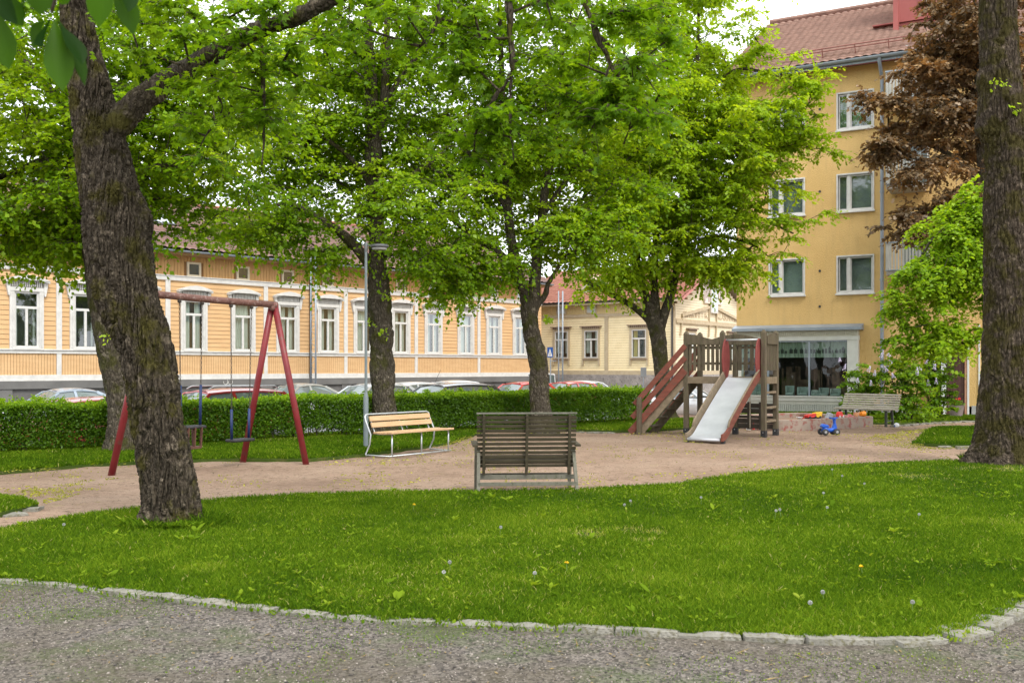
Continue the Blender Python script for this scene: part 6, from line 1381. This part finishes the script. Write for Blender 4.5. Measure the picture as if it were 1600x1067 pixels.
# slide
xs0, xs1 = XC + .12, LU - .10; Ls = 2.28; ux = .07
def sp_(t):  # slide profile, y forward (negative), z
    if t < .12: return (-.0 - t / .12 * .12, zp + .01 - .02 * t / .12)
    if t > .84: q = (t - .84) / .16; return (-1.86 - .42 * q, .235 - .16 * (1 - (1 - q) ** 2))
    q = (t - .12) / .72; return (-.12 - 1.74 * q, zp - .01 - (zp - .245) * (q ** 1.06))
m = MB(); N = 30; vs = []
for i in range(N + 1):
    y, z = sp_(i / N); sh = -.0 * i / N
    for k in range(9): w = k / 8; vs.append((xs0 + .03 + (xs1 - xs0 - .06) * w + sh, y, z + .02 * (abs(w - .5) * 2) ** 3))
m.add(vs, [(i * 9 + k, i * 9 + k + 1, (i + 1) * 9 + k + 1, (i + 1) * 9 + k) for i in range(N) for k in range(8)])
y, z = sp_(1); m.tube([(xs0 + .02, y, z - .02), (xs1 - .02, y, z - .02)], .03, 10)
sl = m.build('slide', M_SLIDE, tw, True)
for x, s in ((xs0, -1), (xs1, 1)):
    m = MB(); lo = []; hi = []
    for i in range(3, N + 1):
        t = i / N; y, z = sp_(t); h = .17 if t < .86 else .10; lo.append((y, z - .05)); hi.append((y, z + h))
    m.prism(lo + hi[::-1], min(x, x + s * .042), max(x, x + s * .042), 0, M90); r = m.build('side_rail', [M_TIMB2 if s < 0 else M_REDW], sl, bevel=.008)
    m = MB(); hh = [(x + s * .021, a, b + .008) for a, b in hi[:-4]]; m.tube(hh, .022, 6); m.build('rail_edge', M_TIMB2, sl, True)
    # red rounded cheek
    m = MB(); pts = [(-.06 + .20 * math.cos(a) * (1 if math.cos(a) > 0 else 1.15), zp + .42 + .44 * math.sin(a)) for a in np.linspace(0, 2 * PI, 28, endpoint=False)]; m.prism(pts, min(x, x + s * .03), max(x, x + s * .03), 0, M90); m.build('red_cheek', [pm('cheek_red', (.18, .035, .032), (.24, .055, .045), 5)], tw, bevel=.006)
m = MB(); m.tube([(xs0, -.10, zp + .83), (xs1, -.10, zp + .83)], .022, 8); m.build('grab_bar', M_STEEL, tw, True)
for x in (xs0, xs1): m = MB(); m.box(x - .03, x + .03, -2.2, -2.1, -.1, .10); m.build('slide_foot', M_RUBB, tw)
m = MB()
# stairs on the left end
fw = Vector((-1.0, -.36, 0)); 
def st(x, y, t, z): return Vector((x + fw.x * t, y + fw.y * t, z))
for y in (.0, DV):
    m = MB(); a = st(-.03, y, 0, zp - .03); b = st(-.03, y, 1.02, -.06); m.bar(a, b, .055, .17, (-.6, -.2, 1)); m.build('stringer', M_TIMB2 if y == 0 else M_TIMB, tw, bevel=.006)
for k in range(6):
    t = (k + .6) / 6.3; z = zp * (1 - t) ; a = st(-.03, .03, t, z); b = st(-.03, DV - .03, t, z); m = MB(); m.bar(a, b, .17, .035, (0, 0, 1)); m.build('tread', M_TIMB, tw)
for k, off in enumerate((.20, .50, .76)):
    m = MB(); a = st(0, -.06, -.0, zp - .04 + off); b = st(0, -.06, 1.18 - .05 * k, off - .19 + .04 * k); m.bar(a, b, .03, .12 if k else .15, (-.6, -.2, 1)); m.build('stair_board', M_REDW, tw, bevel=.006)
    m = MB(); a = st(0, DV + .06, 0, zp - .04 + off); b = st(0, DV + .06, .98, off - .10); m.bar(a, b, .03, .12, (-.6, -.2, 1)); m.build('stair_board', M_REDW, tw, bevel=.006)
m = MB(); a = st(0, -.10, .96, -.1); m.box(a.x - .05, a.x + .05, a.y - .05, a.y + .05, -.1, .82); m.build('post', M_TIMB, tw, bevel=.012)

# buckets and bottle under the tower
def lowthing(name, lab, cat, px, py, grp=None):
    x, y = G(px, py); return thing(name, lab, cat, (x, y, gz(x, y)), rnd.uniform(0, 6), grp)
t = lowthing('bucket', 'small white bucket on the grass under the climbing tower', 'bucket', 1169.5, 671.5); m = MB(); m.lathe([(.055, 0), (.075, .13), (.08, .135), (.07, .13), (.05, .01)], 14); m.build('pail', pm('white_plastic', (.6, .6, .58), (.7, .7, .68), 4, .4), t, 'auto'); m = MB(); m.tube([(-.075, 0, .125), (-.05, 0, .18), (.05, 0, .18), (.075, 0, .125)], .005, 5); m.build('handle', M_STEEL, t)
t = lowthing('toy_bottle', 'red plastic bottle beside the white bucket under the tower', 'toy', 1177.5, 671); m = MB(); m.lathe([(.028, 0), (.03, .09), (.012, .12), (.012, .16)], 10); m.build('bottle', pm('toy_red', (.55, .03, .03), (.65, .05, .04), 4, .4), t, 'auto')

# sandbox
sa = Vector((*G(1216, 673), 0)); sb = Vector((*G(1370, 665.5), 0)); ex = (sb - sa); Lx = ex.length; ang = math.atan2(ex.y, ex.x)
sbx = thing('sandbox', 'low reddish concrete sandbox border left of the grey bench', 'sandbox', tuple(sa), ang); Dy = 2.6; hw = .25; th_ = .17
M_CONC = pm('sandbox_concrete', (.24, .19, .15), (.33, .26, .21), 2.2, .9, 40, .4, c3=(.25, .075, .06), c3t=.56)
def rr_poly(x0, x1, y0, y1, r, n=6):
    out = []
    for cx, cy, a0 in ((x1 - r, y0 + r, -PI / 2), (x1 - r, y1 - r, 0), (x0 + r, y1 - r, PI / 2), (x0 + r, y0 + r, PI)):
        for i in range(n + 1): a = a0 + PI / 2 * i / n; out.append((cx + r * math.cos(a), cy + r * math.sin(a)))
    return out
po = rr_poly(0, Lx, 0, Dy, .22); pi_ = rr_poly(th_, Lx - th_, th_, Dy - th_, .10); n = len(po); m = MB()
vs = [(x, y, -.1) for x, y in po] + [(x, y, hw) for x, y in po] + [(x, y, hw) for x, y in pi_] + [(x, y, -.1) for x, y in pi_]
m.add(vs, [(i + k * n, (i + 1) % n + k * n, (i + 1) % n + (k + 1) * n, i + (k + 1) * n) for k in range(3) for i in range(n)]); m.build('border', M_CONC, sbx, bevel=.02)
m = MB(); m.add([(x, y, .12) for x, y in pi_], [tuple(range(n))]); m.build('sand_bed', M_SAND, sbx, fix=False)
MS = Matrix.Translation(sa) @ Matrix.Rotation(ang, 4, 'Z')
def boxpt(px, dy):   # point above the border at a photo column
    q = (px - 800) / F; c, s = math.cos(ang), math.sin(ang); ox, oy = sa.x - s * dy, sa.y + c * dy; t = (q * oy - ox) / (c - q * s); return Vector((ox + c * t, oy + s * t, 0))
def toy(name, lab, px, dy, z, rz=0): p = boxpt(px, dy); return thing(name, lab, 'toy', (p.x, p.y, z), rz, 'toys in the sandbox')
PL = lambda nm, c: pm(nm, tuple(x * .9 for x in c), c, 6, .35, 40, .03)
t = toy('toy_truck', 'red and yellow toy dump truck on the sandbox rim', 1272, .10, hw, ang)
m = MB(); m.box(-.28, .02, -.06, .06, .03, .085); m.prism([(-.30, .085), (.0, .085), (.02, .12), (-.26, .10)], -.065, .065); m.build('chassis', PL('plastic_red', (.68, .04, .035)), t, bevel=.008)
m = MB(); m.prism([(.02, .03), (.20, .03), (.23, .16), (.0, .14)], -.07, .07); m.build('tipper', PL('plastic_yellow', (.85, .50, .02)), t, bevel=.012)
for x in (-.22, -.02, .14): m = MB(); m.lathe([(.0, -.08), (.032, -.08), (.032, .08), (.0, .08)], 12, (x, 0, .032), 'y'); m.build('wheel', M_RUBB, t)
t = toy('toy_pail', 'grey toy mould lying behind the yellow tipper', 1295, .35, .12, .4); m = MB(); m.prism([(-.09, .0), (.09, .0), (.12, .20), (-.02, .26), (-.1, .12)], -.05, .05); m.build('mould', PL('plastic_grey', (.35, .37, .42)), t, bevel=.02)
t = toy('toy_car', 'red toy car with pink side among the sandbox toys', 1312, .2, hw - .01, ang + .2); m = MB(); m.prism([(-.13, .02), (.14, .02), (.15, .07), (.08, .09), (.05, .15), (-.06, .15), (-.12, .09)], -.05, .05); m.build('body', PL('plastic_red', (.68, .04, .035)), t, bevel=.015)
for x in (-.08, .09): m = MB(); m.lathe([(.0, -.06), (.03, -.06), (.03, .06), (.0, .06)], 12, (x, 0, .03), 'y'); m.build('wheel', PL('plastic_white', (.7, .7, .7)), t)
t = toy('toy_boat', 'pink toy boat lying in the sandbox', 1327, .3, .16, ang - .2); m = MB(); m.prism([(-.14, .10), (-.10, .0), (.10, .0), (.16, .10)], -.05, .05); m.box(-.03, .05, -.03, .03, .10, .15); m.build('hull', PL('plastic_pink', (.70, .22, .24)), t, bevel=.012)
t = toy('toy_bucket', 'orange toy bucket tipped over on the sandbox rim', 1348, .12, hw, ang); m = MB(); m.lathe([(.0, -.09), (.055, -.085), (.075, .05), (.0, .05)], 16, (0, 0, .07), 'x'); m.build('pail', PL('plastic_orange', (.85, .28, .02)), t, 'auto')
t = toy('toy_sieve', 'yellow and orange toy sieve beside the tipped bucket', 1338, .15, hw, ang); m = MB(); m.lathe([(.03, 0), (.07, .05), (.075, .11), (.065, .11)], 14); m.build('bowl', PL('plastic_peach', (.85, .42, .22)), t, 'auto'); m = MB(); m.tube([(-.07, 0, .10), (-.05, 0, .17), (.06, 0, .18)], .012, 6); m.build('handle', PL('plastic_grey', (.35, .37, .42)), t)
t = toy('toy_dish', 'white and red toy dish at the left end of the sandbox', 1249, .12, hw, ang); m = MB(); m.lathe([(.02, 0), (.08, .04), (.085, .05), (.03, .02)], 14); m.build('dish', PL('plastic_white', (.7, .7, .7)), t, 'auto')
t = toy('toy_shovel', 'long red toy shovel leaning over the sandbox rim', 1262, .32, .17, ang + .1); m = MB(); m.tube([(-.2, 0, .08), (.10, 0, .12)], .014, 6); m.prism([(.1, .09), (.24, .08), (.24, .15), (.1, .15)], -.05, .05); m.build('blade', PL('plastic_red', (.68, .04, .035)), t)
# ball near the bench leg
x, y = G(1401, 668.5); t = thing('ball', 'small white and blue ball on the sand below the grey bench', 'ball', (x, y, gz(x, y))); m = MB()
rb_ = .065; m.lathe([(rb_ * math.sin(a), rb_ - rb_ * math.cos(a)) for a in np.linspace(.02, PI - .02, 14)], 20); m.m = [1 if (f[0] // 20) in (4, 5, 6) and (f[0] % 20) < 12 else 0 for f in m.f]; m.build('shell', [PL('plastic_white', (.7, .7, .7)), PL('plastic_blue', (.02, .12, .45))], t, True)

# blue ride-on toy
x0_, y0_ = G(1296, 679); rt = thing('toy_tricycle', 'blue plastic ride-on toy with black wheels in front of the sandbox', 'toy', (x0_, y0_, gz(x0_, y0_) - .01), math.radians(8)); MBL = PL('toy_blue', (.01, .085, .45))
m = MB(); sec = [(-.17, .05, .16, .055), (-.10, .055, .20, .07), (-.02, .06, .15, .06), (.05, .06, .16, .05), (.12, .07, .22, .055)]
for (x, zl_, zh_, w) in sec: pass
vs = []; nn_ = 12
for (x, zl_, zh_, w) in sec:
    for j in range(nn_): a = 2 * PI * j / nn_; vs.append((x, w * math.cos(a), (zl_ + zh_) / 2 + (zh_ - zl_) / 2 * math.sin(a)))
m.add(vs, [(i * nn_ + j, i * nn_ + (j + 1) % nn_, (i + 1) * nn_ + (j + 1) % nn_, (i + 1) * nn_ + j) for i in range(len(sec) - 1) for j in range(nn_)] + [tuple(range(nn_)), tuple(len(vs) - 1 - j for j in range(nn_))]); m.build('body', MBL, rt, True)
m = MB(); m.prism([(-.21, .20), (-.17, .255), (-.06, .23), (-.02, .20), (-.04, .17), (-.19, .165)], -.065, .065); m.build('seat', MBL, rt, bevel=.02)
m = MB(); m.prism([(.07, .08), (.16, .06), (.17, .16), (.135, .30), (.15, .36), (.08, .36), (.095, .26), (.06, .16)], -.035, .035); m.build('fork', MBL, rt, bevel=.015)
m = MB(); m.tube([(.06, -.13, .375), (.105, -.06, .365), (.11, 0, .36), (.105, .06, .365), (.06, .13, .375)], .017, 8); m.tube([(.02, -.12, .38), (.14, -.10, .385)], .015, 6); m.build('handlebar', MBL, rt, True)
for x, y in ((-.15, -.11), (-.15, .11), (.13, -.09), (.13, .09)):
    m = MB(); m.lathe([(.0, -.028), (.055, -.028), (.072, -.018), (.072, .018), (.055, .028), (.0, .028)], 18, (x, y, .072), 'y'); w = m.build('wheel', M_RUBB, rt, 'auto'); m = MB(); m.lathe([(.0, -.034), (.03, -.032), (.03, .032), (.0, .034)], 12, (x, y, .072), 'y'); m.build('hub', PL('hub_grey', (.3, .3, .3)), w, 'auto')

# crossing sign and small grey sign
def zc(py, Y): return EYE + (HY - py) / F * Y
Ys = 52.0; xs_ = P(859.7, 0, Ys).x; cs_ = thing('crossing_sign', 'blue pedestrian crossing sign with white triangle beside the forked tree', 'road sign', (xs_, Ys, gz(xs_, Ys)), math.radians(-35)); g0 = gz(xs_, Ys)
zs0, zs1 = zc(558.5, Ys) - g0, zc(542.5, Ys) - g0; hwid = .17; m = MB(); m.box(-hwid, hwid, -.02, 0, zs0, zs1); m.build('sign_board', pm('sign_blue', (.01, .07, .28), (.015, .09, .33), 3, .4), cs_)
m = MB(); zc_ = (zs0 + zs1) / 2; hh = (zs1 - zs0) * .38; m.prism([(-hwid * .8, zc_ - hh), (hwid * .8, zc_ - hh), (0, zc_ + hh)], -.026, -.021, 0); m.build('white_triangle', pm('sign_white', (.7, .7, .7), (.78, .78, .78), 3, .4), cs_)
m = MB(); m.lathe([(.0, -.03), (.018, -.03), (.018, -.027)], 8, (0, 0, zc_ + hh * .25), 'y'); m.bar((0, -.029, zc_ + hh * .12), (.01, -.029, zc_ - hh * .4), .035, .003, (0, 1, 0)); m.bar((.01, -.029, zc_ - hh * .35), (-.045, -.029, zc_ - hh * .85), .02, .003, (0, 1, 0)); m.bar((.01, -.029, zc_ - hh * .35), (.05, -.029, zc_ - hh * .85), .02, .003, (0, 1, 0)); m.build('pedestrian_symbol', M_RUBB, cs_)
m = MB(); m.tube([(0, .03, 0), (0, .03, zs1)], .03, 8); m.tube([(0, .03, zs0 - .18), (.35, .03, zs0 - .18)], .02, 6); m.build('pole', M_METAL, cs_)
Ys = 50.0; xs_ = P(1005.5, 0, Ys).x; g0 = gz(xs_, Ys); s2 = thing('sign_post', 'small plain grey sign on a thin post left of the red stair boards', 'road sign', (xs_, Ys, g0), .1); m = MB(); m.box(-.15, .15, -.01, .01, zc(588.5, Ys) - g0, zc(574, Ys) - g0); m.build('sign_board', M_METAL, s2, bevel=.005); m = MB(); m.tube([(0, .03, 0), (0, .03, zc(576, Ys) - g0)], .025, 8); m.build('pole', M_METAL, s2)

# ---------------------------------------------------------------- parked cars
M_TYRE = M_RUBB; M_CGL = pm('car_glass', (.10, .13, .13), (.16, .20, .19), 1.5, .03, 5, .0, spec=1.0); M_RIM = pm('rim', (.35, .36, .37), (.45, .46, .47), 5, .3, 10, 0, metal=.8)
def paint(nm, c):
    n = NT(nm); b = n.bsdf(c, .28, None, .25, .5); b.inputs['Coat Weight'].default_value = .8; b.inputs['Coat Roughness'].default_value = .05; return n.m
def lerpv(xs, zs, x): return float(np.interp(x, xs, zs))
def car(lab, px, Y, color, style, flip=False, L=4.3, W=1.75, H=1.44, grp='cars parked along the street', yaw=None, dz=0, cabin=None, nm='parked_car', antenna=False, rails=False):
    x = P(px, 0, Y).x; ang = math.atan2(.7246, .689) if yaw is None else yaw
    if flip: ang += PI
    t = thing(nm, lab, 'van' if style == 'van' else 'car', (x, Y, gz(x, Y) + .006 + dz), ang, grp)
    h = L / 2; belt = .92 * H / 1.44
    if style == 'sedan': ZT = ([-h, -h + .1, -h + .9, -.85, .75, h - .7, h - .15, h], [.70, .90, .97, belt, belt - .02, .80, .70, .52]); A, B, Cc, D_ = 1.05, .38, -.85, -1.55
    elif style == 'hatch': ZT = ([-h, -h + .06, -h + .3, 0, .9, h - .5, h - .12, h], [.65, .90, belt + .02, belt, belt - .02, .82, .70, .5]); A, B, Cc, D_ = 1.15, .45, -h + .75, -h + .22
    elif style == 'van': ZT = ([-h, -h + .05, 0, h - .9, h - .2, h], [.9, 1.0, 1.05, 1.05, .95, .6]); belt = 1.05; A, B, Cc, D_ = h - .55, h - 1.15, -h + .1, -h + .03
    else: ZT = ([-h, -h + .06, 0, .9, h - .5, h - .1, h], [.7, .98, belt + .03, belt, .90, .78, .5]); A, B, Cc, D_ = 1.2, .55, -h + .6, -h + .15
    P_ = paint('paint', color) if not isinstance(color, bpy.types.Material) else color
    m = MB(); N = 34; st_ = np.linspace(-h, h, N); rings = []
    for s in st_:
        e = abs(s) / h; w = W / 2 * (1 - .16 * max(0, (e - .72) / .28) ** 2 - .06 * e ** 6); zt_ = lerpv(*ZT, s); lo = .20 + .14 * max(0, (e - .86) / .14)
        prof_ = [(0, zt_ + .03), (w * .55, zt_ + .025), (w * .88, zt_), (w * .975, zt_ - .06), (w, (zt_ + lo) / 2 + .08), (w * .99, (zt_ + lo) / 2 - .1), (w * .95, lo + .06), (w * .86, lo)]
        rings.append([(s, -y, z) for y, z in prof_[::-1]] + [(s, y, z) for y, z in prof_[1:]])
    k = len(rings[0]); m.add([p for r in rings for p in r], [(i * k + j, i * k + j + 1, (i + 1) * k + j + 1, (i + 1) * k + j) for i in range(N - 1) for j in range(k - 1)] + [tuple(range(k)), tuple((N - 1) * k + j for j in range(k - 1, -1, -1))] + [(i * k, (i + 1) * k, (i + 1) * k + k - 1, i * k + k - 1) for i in range(N - 1)])
    m.build('body', P_, t, True)
    # cabin: roof shell with pillars, separate glass
    wb, wr = W / 2 * .93, W / 2 * .70 if style != 'van' else W / 2 * .86; zr = H; bz = lambda s: lerpv(*ZT, s) - .03
    m = MB(); NX, NY = 12, 8; vs = []
    for i in range(NX + 1):
        s = Cc + (B - Cc) * i / NX; q = i / NX
        for j in range(NY + 1):
            u_ = j / NY * 2 - 1; z = zr - .055 * (2 * q - 1) ** 2 - .05 * u_ ** 2 - (.03 * max(0, abs(u_) - .8) * 5); vs.append((s, u_ * wr, z))
    m.add(vs, [(i * (NY + 1) + j, (i + 1) * (NY + 1) + j, (i + 1) * (NY + 1) + j + 1, i * (NY + 1) + j + 1) for i in range(NX) for j in range(NY)])
    zB = zr - .055 - .085
    for sy in (-1, 1):
        f_ = lambda s, tt: (s, sy * (wb + (wr - wb) * tt), 0)
        def pil(s0, s1, w=.07):
            z0 = bz(s0); z1 = zr - .055 * (2 * (s1 - Cc) / (B - Cc) - 1) ** 2 - .085; m.bar((s0, sy * wb, z0), (s1, sy * (wr + .0), z1), w, .05, (0, sy, .3))
        pil(A, B, .07); pil(D_, Cc, .12 if style != 'sedan' else .10); pil(-.18, -.12, .08); 
        if style in ('suv', 'hatch'): pil(Cc + .25 - .25, Cc + .28, .08)
        rim_ = [(Cc + (B - Cc) * q, sy * wr, zr - .055 * (2 * q - 1) ** 2 - .085) for q in np.linspace(0, 1, 8)]; m.tube(rim_, .035, 6)
    m.tube([(B, -wr, zB), (B + .01, 0, zB + .06), (B, wr, zB)], .03, 6); m.tube([(Cc, -wr, zB), (Cc - .01, 0, zB + .06), (Cc, wr, zB)], .03, 6)
    m.build('roof', P_, t, 'auto')
    m = MB(); m.add([(A, -wb + .04, bz(A)), (A + .06, 0, bz(A)), (A, wb - .04, bz(A)), (B, wr - .02, zB), (B + .01, 0, zB + .06), (B, -wr + .02, zB)], [(0, 1, 4, 5), (1, 2, 3, 4)]); m.build('windscreen', M_CGL, t, fix=False)
    m = MB(); m.add([(D_, -wb + .04, bz(D_)), (D_ - .04, 0, bz(D_)), (D_, wb - .04, bz(D_)), (Cc, wr - .02, zB), (Cc - .01, 0, zB + .06), (Cc, -wr + .02, zB)], [(0, 5, 4, 1), (1, 4, 3, 2)]); m.build('rear_window', M_CGL, t, fix=False)
    for sy in (-1, 1):
        for s0, s1, r0, r1 in ((-.14, A, -.10, B), (D_, -.20, Cc, -.14)):
            if style == 'van' and s0 != -.14: continue
            if style == 'van': s0, r0 = B - .5, B - .5
            m = MB(); q = lambda s: zr - .055 * (2 * (s - Cc) / (B - Cc) - 1) ** 2 - .09; m.add([(s0, sy * (wb - .004), bz(s0)), (s1, sy * (wb - .004), bz(s1)), (r1, sy * (wr - .004), q(r1)), (r0, sy * (wr - .004), q(r0))], [(0, 1, 2, 3)]); m.build('side_window', M_CGL, t, fix=False)
        if style == 'van': m = MB(); m.add([(Cc, sy * wb, bz(Cc)), (B - .5, sy * wb, bz(B - .5)), (B - .5, sy * wr, zr - .1), (Cc, sy * wr, zr - .14)], [(0, 1, 2, 3)]); m.build('side_panel', P_, t, fix=False)
        for sx in (-1, 1):
            wx = sx * (h - .82); m = MB(); m.lathe([(.0, -.02), (.25, -.02), (.315, .03), (.32, .12), (.315, .21), (.25, .225), (.24, .20), (.0, .20)], 24, (wx, 0, .32), 'y'); m.v = [(a, sy * (W / 2 - .215 + b), c) for a, b, c in m.v]; w_ = m.build('wheel', M_TYRE, t, 'auto')
            m = MB(); m.lathe([(.0, .212), (.06, .215), (.07, .205), (.20, .214), (.215, .19)], 20, (wx, 0, .32), 'y')
            for q in range(5): a = q * 2 * PI / 5; m.bar((wx + .05 * math.cos(a), .214, .32 + .05 * math.sin(a)), (wx + .2 * math.cos(a), .214, .32 + .2 * math.sin(a)), .05, .02, (0, 1, 0))
            m.v = [(a, sy * (W / 2 - .205 + b), c) for a, b, c in m.v]; m.build('rim', M_RIM, w_)
        m = MB(); m.lathe([(.0, -.1), (.07, -.09), (.08, .02), (.0, .06)], 10, (0, 0, 0), 'x'); m.v = [(a + A - .35, sy * (W / 2 + .08) + b, c * .8 + belt + .06) for a, b, c in m.v]; m.build('mirror', P_, t, True)
        m = MB(); m.bar((h - .14, sy * W * .36, .66), (h - .30, sy * W * .44, .68), .06, .14, (0, 0, 1)); m.build('headlight', pm('headlight', (.6, .62, .62), (.7, .72, .72), 5, .1), t, bevel=.02)
        m = MB(); m.bar((-h + .06, sy * W * .34, .78), (-h + .12, sy * W * .44, .78), .06, .16, (0, 0, 1)); m.build('tail_light', pm('tail_light', (.4, .01, .01), (.5, .02, .02), 5, .2), t, bevel=.02)
    if antenna: m = MB(); m.tube([(B - .1, 0, zr), (B - .35, 0, zr + .42)], .006, 5); m.build('antenna', M_RUBB, t)
    if rails:
        for sy in (-1, 1): m = MB(); m.tube([(Cc + .1, sy * wr * .9, zr - .02), (Cc + .2, sy * wr * .9, zr + .05), (B - .15, sy * wr * .9, zr + .05), (B, sy * wr * .9, zr - .02)], .018, 6); m.build('roof_rail', M_STEEL, t, True)
        
car('blue-silver saloon car parked against the house at far left', 98, 32.6, (.32, .38, .46), 'sedan', True, 4.5, 1.78, 1.42, dz=-.02)
car('low red car whose roof just clears the hedge at left', 122, 22.6, (.42, .045, .03), 'hatch', True, 4.1, 1.7, 1.38, dz=-.03)
car('dark red estate car with silver roof rails behind the swings', 338, 26.8, (.34, .02, .022), 'suv', True, 4.5, 1.82, 1.50, rails=True, dz=-.02)
car('silver-grey saloon car seen through the red A-frame', 465, 38.5, (.34, .35, .33), 'sedan', True, 4.4, 1.75, 1.42, dz=.08)
car('pale silver hatchback behind the lamp post', 577, 35.6, (.50, .53, .54), 'hatch', True, 4.2, 1.75, 1.45, dz=.08)
car('white hatchback with bluish glass right of the knobbly trunk', 632, 38.5, (.60, .64, .66), 'hatch', True, 4.2, 1.75, 1.47, dz=.08)
car('dark grey estate car with a short roof aerial', 695, 33.8, (.055, .055, .05), 'suv', True, 4.6, 1.8, 1.48, antenna=True, dz=.08)
car('glossy white hatchback parked against the house foundation', 722, 47.0, (.72, .73, .74), 'hatch', False, 4.1, 1.75, 1.46, dz=.10)
car('red hatchback half hidden left of the forked trunk', 812, 44.5, (.50, .04, .035), 'hatch', True, 4.1, 1.72, 1.45, dz=.06)
car('pinkish red car right of the forked trunk', 884, 47.5, (.55, .09, .08), 'hatch', True, 4.1, 1.72, 1.45, dz=.06)
car('small white car parked before the yellow gabled house', 921, 50.5, (.74, .75, .76), 'hatch', False, 3.8, 1.68, 1.50, yaw=math.radians(-28), dz=.02)
car('white car seen between the posts of the climbing tower', 1068, 41.0, (.66, .67, .69), 'sedan', True, 4.4, 1.78, 1.42, yaw=math.radians(152), grp='cars parked along the street')
car('white van tail showing right of the forked trunk', 841, 56.5, (.66, .67, .68), 'van', False, 4.4, 1.85, 1.95, yaw=math.radians(91), nm='parked_van')
